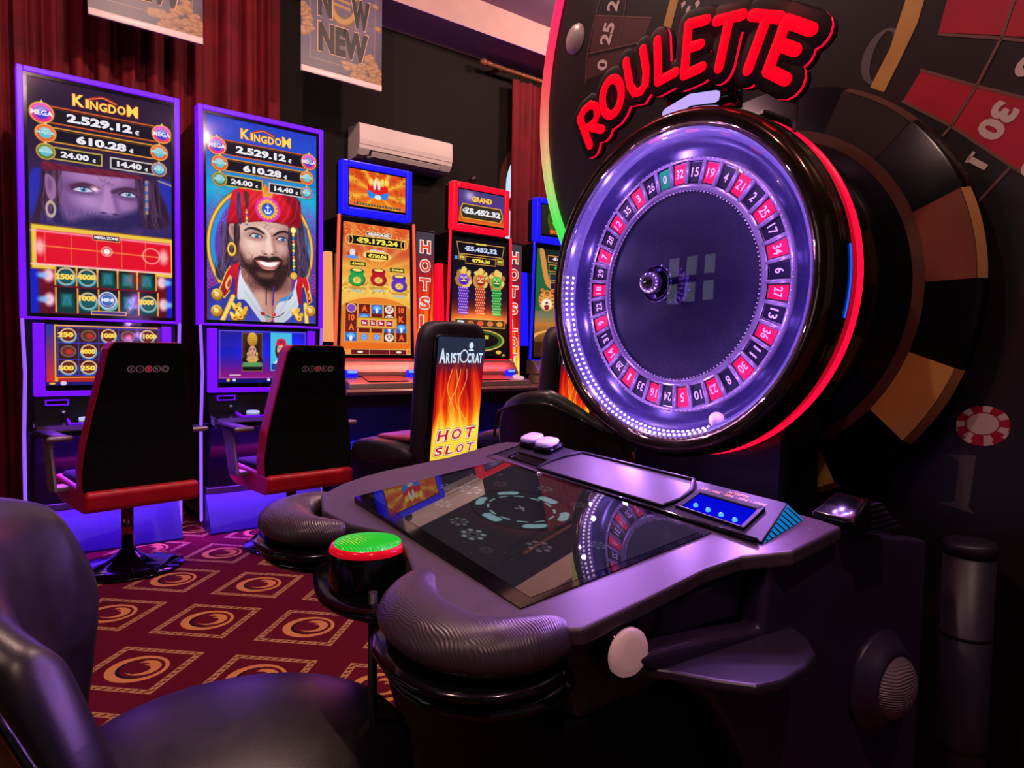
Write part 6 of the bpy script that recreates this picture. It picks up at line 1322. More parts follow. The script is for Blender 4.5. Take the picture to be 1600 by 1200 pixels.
TOP = [(-0.476, 0.09), (-0.455, 0.03), (-0.41, -0.03), (-0.30, -0.06), (-0.18, -0.05), (-0.10, -0.02), (0.0, -0.02), (0.10, -0.05), (0.22, -0.07), (0.34, -0.02), (0.39, 0.03), (0.386, 0.12), (0.377, 0.25), (0.385, 0.31), (0.421, 0.371), (0.416, 0.493), (0.37, 0.499), (-0.41, 0.505), (-0.478, 0.47), (-0.486, 0.44), (-0.464, 0.29), (-0.48, 0.14)]
slab_top(TOP, -0.022, 0.0).build('table_top', M_TOP, rt, bevel=0.005, bseg=3)
# screen: the glass lies a touch prouder at its far side
def glass_h(a): return 0.0016 + (0.30 - a) * 0.016
def glass_slab(pts):
    n = len(pts)
    return MB().add([on_top(a, b, 0.0002) for a, b in pts] + [on_top(a, b, glass_h(a)) for a, b in pts], [tuple(range(n - 1, -1, -1)), tuple(range(n, 2 * n))] + [(i, (i + 1) % n, n + (i + 1) % n, n + i) for i in range(n)])
SA0, SA1, SB0, SB1 = -0.30, 0.30, 0.003, 0.345
glass_slab([(SA0, SB0), (SA1, SB0), (SA1, SB1), (SA0, SB1)]).build('screen_border', M_GLASSBLK, rt)
cv = Canvas(100, 56.5, 4.0); cv.vgrad([(0, (34, 33, 35)), (1, (36, 34, 36))])
cv.add(50, 26, 22, 10, (70, 10, 10), 0.55); cv.add(44, 22, 10, 6, (60, 6, 8), 0.4); cv.add(56, 33, 12, 5, (80, 8, 8), 0.5)
cv.ell(50, 25, 21, 12.6, (34, 36, 38), 0.5); cv.ell(50, 25, 21.5, 13, (20, 20, 22), 0.3, 1, 0, 0.7)
cv.ell(50, 25, 13.5, 8.2, (30, 30, 33), 0.4); 
for k in range(6):
    a0 = math.pi / 6 + k * math.pi / 3
    cv.line([(50 + 17.8 * math.cos(a0 + d), 25 + 10.8 * math.sin(a0 + d)) for d in (-0.17, -0.08, 0, 0.08, 0.17)], 3.0, (132, 178, 184), 0.25)
for k in range(12):
    a0 = k * math.pi / 6 + 0.26
    cv.line([(50 + 13.9 * math.cos(a0 + d), 25 + 8.5 * math.sin(a0 + d)) for d in (-0.13, 0, 0.13)], 0.7, (150, 190, 196), 0.2)
cv.line([(48, 24), (51, 25), (48.6, 26)], 0.6, (120, 130, 134)); cv.line([(50, 24), (52.6, 25.6)], 0.6, (120, 130, 134))
rg = random.Random(5)
def mini_chip(x, y, r, v):
    for k in range(7): a = k * 0.9; cv.ell(x + r * math.cos(a), y + r * 0.62 * math.sin(a), r * 0.3, r * 0.18, v, 0.2)
    cv.ell(x, y, r * 0.45, r * 0.28, v, 0.2, 0.6, 0, 0.4)
for x, y, r, v in ((22, 27, 4.4, (130, 140, 142)), (13, 31, 3.4, (90, 98, 100)), (28, 41, 3.2, (120, 128, 130)), (46, 45, 3.2, (100, 108, 110)), (58, 47, 4.0, (126, 136, 138)), (35, 49, 2.4, (70, 76, 78)), (78, 38, 3.6, (110, 90, 100)), (82, 14, 2.6, (90, 70, 76)), (40, 8, 2.8, (86, 92, 94)), (60, 10, 2.4, (80, 66, 70)), (24, 16, 2.6, (90, 60, 62)), (88, 26, 2.4, (90, 90, 96)), (70, 50, 2.0, (70, 70, 74))): mini_chip(x, y, r, v)
for k in range(50): x, y = rg.random() * 100, rg.random() * 56; cv.ell(x, y, 0.4, 0.3, (90, 84, 86), 0.2, 0.6)
def top_fn(u, v):
    a = SA0 + 0.014 + (SA1 - SA0 - 0.028) * u; b = SB1 - 0.01 - (SB1 - SB0 - 0.034) * v
    return (a, b, 0.738 + b * TILT - a * SIDE + 0.0005 + glass_h(a))
picture('touch_screen', cv, top_fn, rt, attr_mat('table_display', True, 0.012, 0.55, 1.0))
# console with slot, buttons, tray and note acceptor
CF, CR_ = 0.362, 0.472
def con(a, b, h=0.0):
    z = 0.7905 + (b - 0.361) * 0.318 - a * SIDE * 0.55
    return (a, b, z + h)
def con_slab(pts, h0, h1):
    n = len(pts); mb = MB()
    return mb.add([con(a, b, h0) for a, b in pts] + [con(a, b, h1) for a, b in pts], [tuple(range(n - 1, -1, -1)), tuple(range(n, 2 * n))] + [(i, (i + 1) % n, n + (i + 1) % n, n + i) for i in range(n)])
c = MB()
fl_, fr_, rr_, rl_ = (-0.392, 0.361), (0.377, 0.361), (0.338, 0.472), (-0.374, 0.482)
c.hexa([on_top(*fl_, -0.001), on_top(*fr_, -0.001), on_top(0.36, 0.484, -0.002), on_top(-0.40, 0.495, -0.002)], [con(*fl_), con(*fr_), con(*rr_), con(*rl_)])
c.build('console', M_CARBON, rt, bevel=0.004, bseg=3)
MB().tube([con(-0.385, 0.357, 0.002), con(0.37, 0.357, 0.002)], 0.004, 10, rounded=True).build('console_trim', M_CHRBLK, rt)
con_slab([(-0.195, 0.377), (0.172, 0.374), (0.182, 0.392), (0.176, 0.43), (0.150, 0.466), (-0.170, 0.468), (-0.198, 0.43), (-0.205, 0.39)], 0.0004, 0.0022).build('tray_panel', pmat('satin_violet', (56, 44, 62), 0.5, 0.15, var=0.05, vscale=60), rt)
MB().tube([con(-0.195, 0.374, 0.003), con(0.172, 0.371, 0.003)], 0.0032, 8, rounded=True).tube([con(-0.172, 0.471, 0.003), con(0.15, 0.469, 0.003)], 0.0035, 8, rounded=True).tube([con(-0.205, 0.378, 0.002), con(-0.203, 0.41, 0.004), con(-0.192, 0.44, 0.004), con(-0.172, 0.468, 0.002)], 0.004, 8, rounded=True).tube([con(0.172, 0.376, 0.002), con(0.184, 0.40, 0.004), con(0.176, 0.435, 0.004), con(0.152, 0.466, 0.002)], 0.004, 8, rounded=True).build('tray_rim', M_CARBON, rt)
def ring_slab(o, i, h0, h1):
    mb = MB(); n = len(o)
    for k in range(n):
        j = (k + 1) % n
        mb.hexa([con(*o[k], h0), con(*o[j], h0), con(*i[j], h0), con(*i[k], h0)], [con(*o[k], h1), con(*o[j], h1), con(*i[j], h1 - 0.002), con(*i[k], h1 - 0.002)])
    return mb
so_ = [(-0.338, 0.384), (-0.216, 0.381), (-0.214, 0.412), (-0.336, 0.414)]
ring_slab(so_, [(-0.330, 0.389), (-0.223, 0.386), (-0.221, 0.407), (-0.329, 0.409)], -0.002, 0.004).build('ticket_slot_frame', M_CHRBLK, rt, bevel=0.001)
con_slab([(-0.330, 0.389), (-0.223, 0.386), (-0.221, 0.407), (-0.329, 0.409)], 0.0005, 0.001).build('ticket_slot', M_BLACK, rt)
for a, b in ((-0.345, 0.462), (-0.278, 0.458)):
    K = Matrix.Translation(con(a, b)) @ Matrix.Rotation(R(17.6), 4, 'X')
    hb = MB().rbox(-0.033, 0.033, -0.026, 0.026, 0.0, 0.012, 0.012); base = hb.build('button_base', M_CHRBLK, rt, K)
    MB().rbox(-0.029, 0.029, -0.022, 0.022, 0.012, 0.024, 0.016, seg=3).build('push_button', pmat('button_lilac', (226, 206, 236), 0.3, emit=(120, 90, 170), estr=0.35), base)
ao = [(0.192, 0.379), (0.337, 0.372), (0.324, 0.438), (0.187, 0.443)]; ai = [(0.202, 0.384), (0.327, 0.378), (0.315, 0.430), (0.196, 0.434)]
ring_slab(ao, ai, -0.002, 0.006).build('acceptor_frame', M_CARBON, rt, bevel=0.0015)
con_slab(ai, 0.0005, 0.001).build('acceptor_window', pmat('blue_window', (1, 1, 8), 0.9, spec=0.0, emit=(5, 8, 215), estr=1.0), rt)
for k in range(4):
    f = 0.14 + 0.24 * k; a, b = 0.204 + 0.12 * f, 0.397 - 0.003 * k
    MB().sphere(con(a, b, 0.003), 0.0042, 12).build('acceptor_led', glow('blue_led', (60, 130, 255), 2.2), rt)
tx = MB(); KC = Matrix.Translation(con(0.25, 0.4565)) @ Matrix.Rotation(R(17.6), 4, 'X') @ Matrix.Rotation(R(-3.0), 4, 'Z')
M_TXT = pmat('orange_print', (240, 140, 70), 0.5, emit=(236, 130, 70), estr=0.5)
tx.text('ACCEPTE', 0.003, 0.0052, 0.044, 0.0068, 0, KC, 0.02, 0.001); tx.text('5€ · 10€ · 20€ · 50€ · 100€', 0.0, -0.0048, 0.136, 0.0068, 0, KC, 0.015, 0.001)
tx.build('acceptor_lettering', M_TXT, rt)
sd_ = MB(); p0, p1, p2 = on_top(0.3785, 0.3615, 0.001), con(0.3395, 0.4715), on_top(0.3615, 0.4835, 0.001)
def lerp(a, b, t): return tuple(a[i] + (b[i] - a[i]) * t for i in range(3))
sd_.add([p0, lerp(p0, p2, 0.96), lerp(p0, p1, 0.97)], [(0, 1, 2)])
m = glow('cyan_side', (0, 130, 210), 0.75)
sd_.build('console_side_light', m, rt)
gr = MB()
for k in range(9):
    t_ = 0.1 + 0.1 * k; a_ = lerp(p0, p2, t_); b_ = lerp(p1, p2, t_) if False else lerp(lerp(p0, p1, t_), p2, 0.0)
    gr.tube([tuple(x + y for x, y in zip(lerp(p0, p2, t_), (0.001, 0, 0.0006))), tuple(x + y for x, y in zip(lerp(p0, p1, t_), (0.001, 0, 0.0006)))], 0.0012, 6)
gr.build('console_side_grille', M_BLACK, rt)
MB().sphere(on_top(-0.145, 0.338, 0.006), 0.0075, 16, 0).build('lock_stud', M_CHROME, rt)

# padded front: rubber pads over glossy lips
def sweep(path, name, mat, prof, parent):
    """path: (a, b, z, width, height); prof: unit outline in (across, up)."""
    P = [Vector(p[:3]) for p in path]; rings = []
    for i, p in enumerate(path):
        t = (P[min(i + 1, len(P) - 1)] - P[max(i - 1, 0)]); t.z *= 0.3; t.normalize()
        x = t.cross(Vector((0, 0, 1))).normalized()
        rings.append([tuple(P[i] + x * (u * p[3]) + Vector((0, 0, v * p[4]))) for u, v in prof])
    return MB().loft(rings).build(name, mat, parent, subsurf=1)
PADP = [(math.cos(a), math.sin(a) if math.sin(a) > 0 else math.sin(a) * 0.75) for a in [2 * math.pi * k / 16 for k in range(16)]]
right_pad = [(0.102, -0.026, 0.714, 0.010, 0.010), (0.108, -0.036, 0.713, 0.024, 0.026), (0.138, -0.066, 0.710, 0.038, 0.032), (0.18, -0.095, 0.708, 0.047, 0.034), (0.24, -0.099, 0.708, 0.053, 0.035), (0.30, -0.092, 0.708, 0.056, 0.035), (0.338, -0.068, 0.709, 0.053, 0.035), (0.354, -0.032, 0.711, 0.046, 0.035), (0.358, 0.004, 0.713, 0.036, 0.032), (0.358, 0.028, 0.715, 0.022, 0.022), (0.358, 0.036, 0.715, 0.010, 0.010)]
MX = -0.04
left_pad = [(2 * MX - a - 0.005, b - 0.018, z, w * 1.05, h) for a, b, z, w, h in reversed(right_pad)]
for path in (right_pad, left_pad):
    pad = sweep(path, 'arm_pad', M_RUB, PADP, rt)
    lip = [(a + (0.004 if False else 0), b - 0.008, z - 0.034, w * 1.02, 0.014) for a, b, z, w, h in path]
    sweep(lip, 'pad_lip', M_BLACK, PADP, pad)
    lip2 = [(a, b + 0.002, z - 0.056, w * 0.96, 0.018) for a, b, z, w, h in path]
    sweep(lip2, 'pad_base', M_BLACK, PADP, pad)
fb = [(-0.19, -0.085, 0.668, 0.03, 0.016), (-0.13, -0.085, 0.655, 0.045, 0.018), (-0.05, -0.085, 0.648, 0.062, 0.020), (0.03, -0.08, 0.655, 0.045, 0.018), (0.11, -0.075, 0.668, 0.03, 0.016)]
sweep(fb, 'front_rail', M_BLACK, PADP, rt)
# big round start button
BK = Matrix.Translation((-0.052, -0.062, -0.0175))
hs = MB().lathe([(0.001, 0.66), (0.060, 0.66), (0.062, 0.70), (0.060, 0.741), (0.057, 0.745), (0.001, 0.745)], 48); hsg = hs.build('button_housing', M_BLACK, rt, BK)
MB().lathe([(0.0585, 0.742), (0.061, 0.7435), (0.0605, 0.749), (0.057, 0.7535), (0.050, 0.7545)], 48).build('red_ring', pmat('clear_red', (190, 10, 24), 0.12, emit=(230, 12, 36), estr=0.55), hsg)
gm = ribbed_material('green_cap', (0, 60, 10), 0.22, 60.0, 5.0, 0.002, emit=(0, 235, 40), estr=0.6)
MB().lathe([(0.054, 0.7535), (0.052, 0.757), (0.035, 0.7595), (0.001, 0.7605)], 48).build('green_cap', gm, hsg)

# cabinet below the top
bd = MB()
bd.hexa([(-0.44, 0.05, 0.60), (0.352, 0.05, 0.60), (0.352, 0.62, 0.60), (-0.44, 0.62, 0.60)], [on_top(-0.45, 0.02, -0.022), on_top(0.362, 0.02, -0.022), on_top(0.362, 0.49, -0.022), on_top(-0.45, 0.49, -0.022)])
bd.build('upper_body', M_BODY, rt, bevel=0.01)
MB().hexa([(-0.25, 0.16, 0.0), (0.30, 0.16, 0.0), (0.37, 0.62, 0.0), (-0.455, 0.62, 0.0)], [(-0.34, 0.02, 0.60), (0.352, 0.02, 0.60), (0.37, 0.62, 0.70), (-0.455, 0.62, 0.70)]).build('pedestal', pmat('pedestal_black', (9, 8, 12), 0.75, spec=0.15, var=0.15), rt, bevel=0.02, bseg=4)
for nm, b0, b1 in (('service_door', 0.175, 0.335), ('front_door', 0.02, 0.165)):
    MB().hexa([(0.36, b0, 0.675), (0.36, b1, 0.675), (0.345, b1, 0.675), (0.345, b0, 0.675)], [(0.374, b0, top_z(b0) - 0.038), (0.374, b1, top_z(b1) - 0.038), (0.355, b1, top_z(b1) - 0.038), (0.355, b0, top_z(b0) - 0.038)]).build(nm, M_SIDE, rt, bevel=0.006, bseg=3)
SPO = [(0.335, 0.672), (0.347, 0.764), (0.455, 0.795), (0.772, 0.737), (0.762, 0.0), (0.345, 0.0), (0.365, 0.25), (0.345, 0.40), (0.308, 0.495), (0.268, 0.56), (0.222, 0.61), (0.165, 0.648), (0.085, 0.688), (0.16, 0.686), (0.26, 0.68)]
for sx, a0, a1 in ((1, 0.362, 0.402), (-1, -0.50, -0.45)):
    MB().prism(SPO, 0, a0, a1).build('side_panel', M_SIDE, rt, bevel=0.008, bseg=3)
LED = [(0.375, 0.115), (0.372, 0.20), (0.37, 0.30), (0.37, 0.40), (0.40, 0.402), (0.44, 0.385), (0.472, 0.352), (0.490, 0.305), (0.497, 0.25), (0.490, 0.21), (0.455, 0.178), (0.41, 0.148), (0.385, 0.122)]
MB().prism(LED, 2, 0.650, 0.664).build('side_ledge', pmat('ledge_black', (52, 44, 66), 0.34, var=0.08), rt, bevel=0.005, bseg=3)
RX = Matrix.Rotation(R(90), 4, 'Y')
KB = Matrix.Translation((0.374, 0.097, 0.692)) @ RX @ Matrix.Diagonal((0.8, 0.8, 0.8, 1))
wb_ = MB().lathe([(0.001, 0.0), (0.046, 0.0), (0.047, 0.008), (0.040, 0.016), (0.038, 0.022)], 40); wbt = wb_.build('round_button_ring', M_CHRBLK, rt, KB)
MB().lathe([(0.0365, 0.014), (0.037, 0.026), (0.034, 0.031), (0.02, 0.034), (0.00001, 0.0345)], 40).build('round_button', pmat('button_cream', (240, 206, 206), 0.35, emit=(150, 110, 112), estr=0.45), wbt)
KS = Matrix.Translation((0.401, 0.632, 0.527)) @ RX @ Matrix.Diagonal((0.84, 0.84, 0.9, 1))
sp_ = MB().lathe([(0.001, 0.0), (0.100, 0.0), (0.092, 0.008), (0.075, 0.026), (0.070, 0.034), (0.062, 0.036), (0.058, 0.030)], 48); spk = sp_.build('speaker_ring', M_SIDE, rt, KS)
MB().lathe([(0.060, 0.030), (0.057, 0.040), (0.042, 0.052), (0.022, 0.058), (0.001, 0.060)], 48).build('speaker_dome', ribbed_material('ribbed_grey', (130, 110, 128), 0.34, 60.0, 7.0, 0.0016, direction='X'), spk)
pod = MB().loft([[(0.36, 0.50, 0.80), (0.43, 0.50, 0.80), (0.43, 0.50, 0.808), (0.36, 0.50, 0.81)], [(0.35, 0.55, 0.79), (0.44, 0.55, 0.79), (0.42, 0.55, 0.835), (0.37, 0.55, 0.838)], [(0.34, 0.62, 0.77), (0.43, 0.62, 0.77), (0.41, 0.62, 0.82), (0.36, 0.62, 0.822)]]).build('rear_vent', M_BLACK, rt, bevel=0.004)
vg = MB()
for k in range(6): vg.box(0.436 - 0.003 * k, 0.443 - 0.003 * k, 0.53 + 0.004 * k, 0.605 - 0.006 * k, 0.79 + 0.007 * k, 0.793 + 0.007 * k)
vg.build('vent_grille', M_CARBON, pod)
MB().cyl(0.007, 0.0, 0.69, 16, 0, Matrix.Translation((0.045, -0.09, 0))).build('support_leg', M_BLACKM, rt)

# ------------------------------------------------------------------ roulette wheel (wheel frame: x right, y up, z to the player)
rw = thing('roulette_display', 'upright glass covered roulette wheel in a glossy black ring with gold reflections in its colour', 'roulette wheel', FWH)
M_BEZ = pmat('bezel_gloss', (84, 70, 50), 0.06, 0.9, var=0.05)  # black bezel; its warm reflections are put into the base colour
M_HOUS = pmat('housing_gloss', (12, 9, 12), 0.14, var=0.15)
MB().lathe([(0.001, -0.25), (0.30, -0.25), (0.33, -0.20), (0.338, -0.075), (0.332, -0.068), (0.333, -0.052), (0.352, -0.046), (0.356, -0.02), (0.356, 0.012), (0.352, 0.03), (0.32, 0.03), (0.318, -0.02), (0.001, -0.022)], 96).build('housing', M_HOUS, rw)
MB().lathe([(0.356, 0.008), (0.3565, 0.024), (0.351, 0.038), (0.341, 0.046), (0.328, 0.046), (0.319, 0.040), (0.3165, 0.030)], 96).build('bezel_ring', M_BEZ, rw)
MB().tube([(0.3515 * math.cos(2 * math.pi * k / 96), 0.3515 * math.sin(2 * math.pi * k / 96), -0.060) for k in range(96)], 0.0052, 10, closed=True).build('red_light_ring', glow('red_ring', (255, 10, 50), 1.6), rw)
MB().tube([(0.3575 * math.cos(R(a)), 0.3575 * math.sin(R(a)), -0.015) for a in range(-12, 9, 2)], 0.0016, 8, rounded=True).build('blue_glow', glow('azure_glint', (20, 90, 255), 1.3), rw)  # blue reflection in the bezel, built as a thin glowing tube
MB().lathe([(0.316, 0.034), (0.309, 0.030), (0.3015, 0.012)], 96).build('light_band', glow('lilac_band', (116, 84, 222), 0.8), rw)
MB().lathe([(0.3015, 0.012), (0.292, 0.0), (0.280, -0.006), (0.2655, -0.008)], 96).build('ball_track', pmat('track_blue', (44, 38, 88), 0.25, 0.4, var=0.15, vscale=120), rw)
ld = MB()
for rr, zz, n in ((0.3105, 0.0325, 150), (0.3045, 0.020, 150)):
    for k in range(n):
        a = 2 * math.pi * k / n
        if 172 < math.degrees(a) < 292: ld.sphere((rr * math.cos(a), rr * math.sin(a), zz), 0.0031, 8)
ld.build('led_strip', glow('led_pinkwhite', (255, 205, 255), 4.0), rw)
M_ROTOR = pmat('rotor_silver', (146, 128, 166), 0.28, 0.35, var=0.05)
ro = MB(); ro.lathe([(0.2655, -0.008), (0.264, 0.001), (0.259, 0.003), (0.2565, 0.001)], 120); ro.lathe([(0.2105, 0.001), (0.206, 0.004), (0.199, 0.003), (0.197, -0.002)], 120); ro.lathe([(0.258, -0.005), (0.209, -0.005)], 120)
rotor = ro.build('rotor', M_ROTOR, rw)
NUM = [0, 32, 15, 19, 4, 21, 2, 25, 17, 34, 6, 27, 13, 36, 11, 30, 8, 23, 10, 5, 24, 16, 33, 1, 20, 14, 31, 9, 22, 18, 29, 7, 28, 12, 35, 3, 26]
M_PK = [pmat('pocket_red', (250, 20, 76), 0.6, spec=0.2, emit=(160, 10, 50), estr=0.25, var=0.06), pmat('pocket_black', (20, 16, 44), 0.6, spec=0.2, var=0.1), pmat('pocket_green', (10, 150, 96), 0.3, emit=(4, 90, 50), estr=0.25, var=0.06)]  # red and green pockets carry faint emission in place of stronger LED light
M_NUM = pmat('number_white', (235, 215, 240), 0.4, var=0.03)
PH0 = 100.7; ST = 360 / 37
def sector(r0, r1, a0, a1, z0, z1, n=4):
    mb = MB(); pts = [(r1 * math.cos(R(a0 + (a1 - a0) * k / n)), r1 * math.sin(R(a0 + (a1 - a0) * k / n))) for k in range(n + 1)] + [(r0 * math.cos(R(a1 + (a0 - a1) * k / n)), r0 * math.sin(R(a1 + (a0 - a1) * k / n))) for k in range(n + 1)]
    return mb.prism(pts, 2, z0, z1)
for i, nv in enumerate(NUM):
    ac_ = PH0 - i * ST; k = 2 if nv == 0 else (i + 1) % 2 if False else (0 if i % 2 == 1 else 1)
    pk = sector(0.2135, 0.2535, ac_ - 3.25, ac_ + 3.25, -0.004, -0.001).build('pocket', M_PK[k], rw)
    K = Matrix.Rotation(R(ac_ - 90), 4, 'Z')
    s_ = str(nv); w_ = 0.0185 if len(s_) == 2 else (0.006 if s_ == '1' else 0.0095)
    MB().text(s_, 0, 0.2335, w_, 0.0185, 0, K, 0.015, -0.0004).build('number', M_NUM, pk)
    ab_ = ac_ - ST / 2
    mb = MB(); 
    for sgn in (0,):
        mb.loft([[(r_ * math.cos(R(ab_)) - d * math.sin(R(ab_)), r_ * math.sin(R(ab_)) + d * math.cos(R(ab_)), z_) for d, z_ in ((-0.0042, -0.004), (-0.0030, 0.004), (0.0030, 0.004), (0.0042, -0.004))] for r_ in (0.2085, 0.258)])
    mb.build('pocket_divider', M_ROTOR, rw)
    # rounded ends inside the pocket
MB().lathe([(0.198, -0.002), (0.19, -0.006), (0.05, 0.006), (0.001, 0.008)], 96).build('dish', pmat('dish_mesh', (38, 32, 70), 0.22, 0.2, var=0.3, vscale=500, bump=0.6, bscale=900, bdist=0.0008), rw)
dm = MB()
for k in range(140):
    a = 2 * math.pi * k / 140; dm.sphere((0.1955 * math.cos(a), 0.1955 * math.sin(a), 0.0015), 0.0013, 6); dm.sphere((0.2615 * math.cos(a), 0.2615 * math.sin(a), 0.004), 0.0012, 6)
dm.build('bead_edging', pmat('bead_pearl', (240, 225, 255), 0.2, emit=(150, 120, 220), estr=0.4), rw)
hb = MB().lathe([(0.040, 0.005), (0.030, 0.02), (0.028, 0.05), (0.036, 0.058), (0.040, 0.064), (0.036, 0.070), (0.030, 0.068), (0.026, 0.064), (0.001, 0.064)], 40); hub = hb.build('hub', pmat('hub_violet', (120, 104, 170), 0.08, 1.0, var=0.05), rw)
MB().sphere((0, 0, 0.082), 0.0235, 32).build('hub_knob', M_CHROME, hub)
dome = [(0.3160, 0.036)] + [(0.316 * math.cos(R(a)), 0.036 + 0.080 * math.sin(R(a))) for a in range(8, 90, 8)] + [(0.001, 0.116)]
MB().lathe(dome, 96).build('glass_dome', clear_glass(), rw)
st = MB(); st.box(-0.20, 0.20, -CW.z, -0.20, -0.24, -0.10); st.box(-0.13, 0.13, 0.2, 0.36, -0.2, -0.10)
st.build('stand', pmat('stand_black', (20, 16, 22), 0.3, var=0.15), rw, bevel=0.01)
lp = MB().tube([(LAMP[0][0], LAMP[0][1] + 0.004, -0.02), (0.5 * (LAMP[0][0] + LAMP[1][0]), LAMP[0][1] + 0.016, -0.02), (LAMP[1][0], LAMP[1][1] + 0.004, -0.02)], 0.0125, 14, rounded=True)
MB().tube([(LAMP[0][0] - 0.004, LAMP[0][1] + 0.002, -0.035), (0, LAMP[0][1] + 0.013, -0.035), (LAMP[1][0] + 0.03, LAMP[1][1], -0.035)], 0.019, 14, rounded=True).build('lamp_case', M_HOUS, rw)
lp.build('status_lamp', glow('lamp_lilac', (196, 170, 255), 1.0), rw)
ball = MB().sphere((BALL[0][0], BALL[0][1], 0.012), 0.0155, 32).build('roulette_ball', pmat('ball_white', (245, 225, 240), 0.3, var=0.02), None, FWH)
tag(ball, 'small white ball resting in the lower track of the roulette wheel', 'roulette ball')

# ------------------------------------------------------------------ neon sign above the wheel
sg = thing('neon_sign', 'glowing red ROULETTE sign arching over the top of the wheel', 'neon sign', FWH)
HW = 0.0106
def letter_strokes(mb, strokes, r, z, flat, mi=0):
    for st_ in strokes:
        w = r * 1.25 if False else r
        mb.tube([(p[0], p[1], z) for p in st_], w, 12, mi, rounded=True, up=(0, 0, 1), flat=flat)
M_PLATE = pmat('sign_plate', (16, 6, 8), 0.6, spec=0.2, var=0.15)
scale = {'R': 0.95, 'O': 1.0, 'U': 0.95, 'L': 0.98, 'E': 1.0, 'T': 1.02, 'T2': 1.06, 'E2': 1.12}
bp = MB(); gp = MB(); rp = MB()
for k, strokes in SIGN.items():
    letter_strokes(bp, strokes, 0.030 * scale[k], 0.0215, 0.10)
    letter_strokes(rp, strokes, 0.0297 * scale[k], 0.014, 0.04)
    letter_strokes(gp, strokes, 0.0296 * scale[k], 0.000, 0.20)
bp.build('back_plate', M_PLATE, sg); gp.build('rear_plate', M_PLATE, sg)
rp.build('edge_glow', glow('edge_red', (255, 10, 60), 0.9), sg)
M_NEON = pmat('neon_red', (40, 0, 4), 0.7, spec=0.05, emit=(255, 0, 20), estr=2.2)
for k, strokes in SIGN.items():
    mb = MB(); letter_strokes(mb, strokes, HW * scale[k], 0.0262, 0.25)
    mb.build('neon_letter', M_NEON, sg)
br = MB(); br.box(PALE_STRIP[0][0] - 0.003, PALE_STRIP[0][0] + 0.003, PALE_STRIP[1][1] - 0.01, PALE_STRIP[0][1] + 0.03, -0.02, -0.012); br.build('short_bar', M_STEEL if False else pmat('strip_grey', (120, 116, 124), 0.35, 0.6, var=0.1), sg)  # thin pale upright strip under the sign's last letter
MB().box(-0.06, 0.10, 0.3575, 0.42, -0.06, -0.018).build('mounting_block', M_HOUS, sg)
for k in ('O', 'L', 'T', 'E2'):
    p = SIGN[k][0][0]
    lamp('neon_lamp', 'POINT', (p[0], p[1] + 0.03, 0.05), 0.16, (1.0, 0.02, 0.06), 0.03, FWH)

# ------------------------------------------------------------------ backdrop behind the wheel
BB = 1.0
FB = FT @ Matrix.Translation((0, BB, 0))
bk = thing('backdrop_panel', 'huge black roulette printed backdrop with a rainbow lit curved edge', 'backdrop panel', FB)
edge = [(-0.60, 2.80), (-0.80, 2.62), (-0.935, 2.42), (-1.02, 2.22), (-1.066, 2.05), (-1.08, 1.888), (-1.063, 1.735), (-1.018, 1.585), (-0.952, 1.455), (-0.873, 1.346), (-0.74, 1.20), (-0.55, 1.05)]
edge = [(p[0], p[1]) for p in edge]
ed = [tuple(p) for p in smooth_closed(edge, 4)[:4 * (len(edge) - 1) + 1]]
outl = ed + [(-0.50, 0.0), (2.3, 0.0), (2.3, 2.8)]
MB().prism(outl[::-1], 1, 0.0, 0.05).build('panel', pmat('panel_black', (33, 27, 30), 0.36, spec=0.45, var=0.12, vscale=3), bk)
# LED tube along the curved edge, colour running from red to green
L_ = MB(); L_.tube([(p[0] - 0.012, 0.0, p[1]) for p in ed], 0.0195, 12, up=(0, 1, 0))
lo = L_.build('edge_light', attr_mat('rainbow_tube', True, 0.3, 1.0), bk)
ca = lo.data.color_attributes.new('Col', 'FLOAT_COLOR', 'POINT')
for i, v in enumerate(lo.data.vertices):
    z = v.co.z; c = [np.interp(z, [1.35, 1.50, 1.60, 1.72, 1.85, 2.0, 2.12, 2.4], q) for q in ([60, 70, 150, 215, 240, 250, 255, 255], [235, 235, 225, 190, 140, 80, 50, 40], [70, 90, 110, 120, 110, 90, 90, 120])]
    ca.data[i].color = (*lin(c), 1)
# printed graphics: thin inks lying on the panel
def print_poly(mb, pts, mi, y=-0.0008): mb.add([(p[0], y, p[1]) for p in pts], [tuple(range(len(pts)))], mi)
inks = [pmat('print_gold', (196, 150, 76), 0.4, var=0.06), pmat('print_red', (176, 14, 44), 0.4, var=0.08), pmat('print_brown', (112, 74, 62), 0.45, var=0.1), pmat('print_white', (214, 190, 186), 0.45, var=0.05), pmat('print_grey', (84, 76, 80), 0.5, var=0.08), pmat('print_maroon', (70, 24, 28), 0.45, var=0.1), pmat('print_dark', (14, 11, 13), 0.4, var=0.1)]
pg = MB()
print_poly(pg, MURAL['gold'], 0); print_poly(pg, MURAL['gold2'], 0)
for n in ('red1', 'red1b', 'red2', 'red3'): print_poly(pg, MURAL[n], 1)
for n in ('maroon', 'maroon2'): print_poly(pg, MURAL[n], 5, -0.0004)
def print_line(mb, L, w, mi, y=-0.0012):
    for a, b in zip(L[:-1], L[1:]):
        d = Vector((b[0] - a[0], b[1] - a[1])); d.normalize(); n = Vector((-d.y, d.x)) * w / 2
        print_poly(mb, [(a[0] + n.x, a[1] + n.y), (a[0] - n.x, a[1] - n.y), (b[0] - n.x, b[1] - n.y), (b[0] + n.x, b[1] + n.y)], mi, y)
for L in MURAL['lines']: print_line(pg, L, 0.0055, 2)
for L in MURAL['l2']: print_line(pg, L, 0.004, 2)
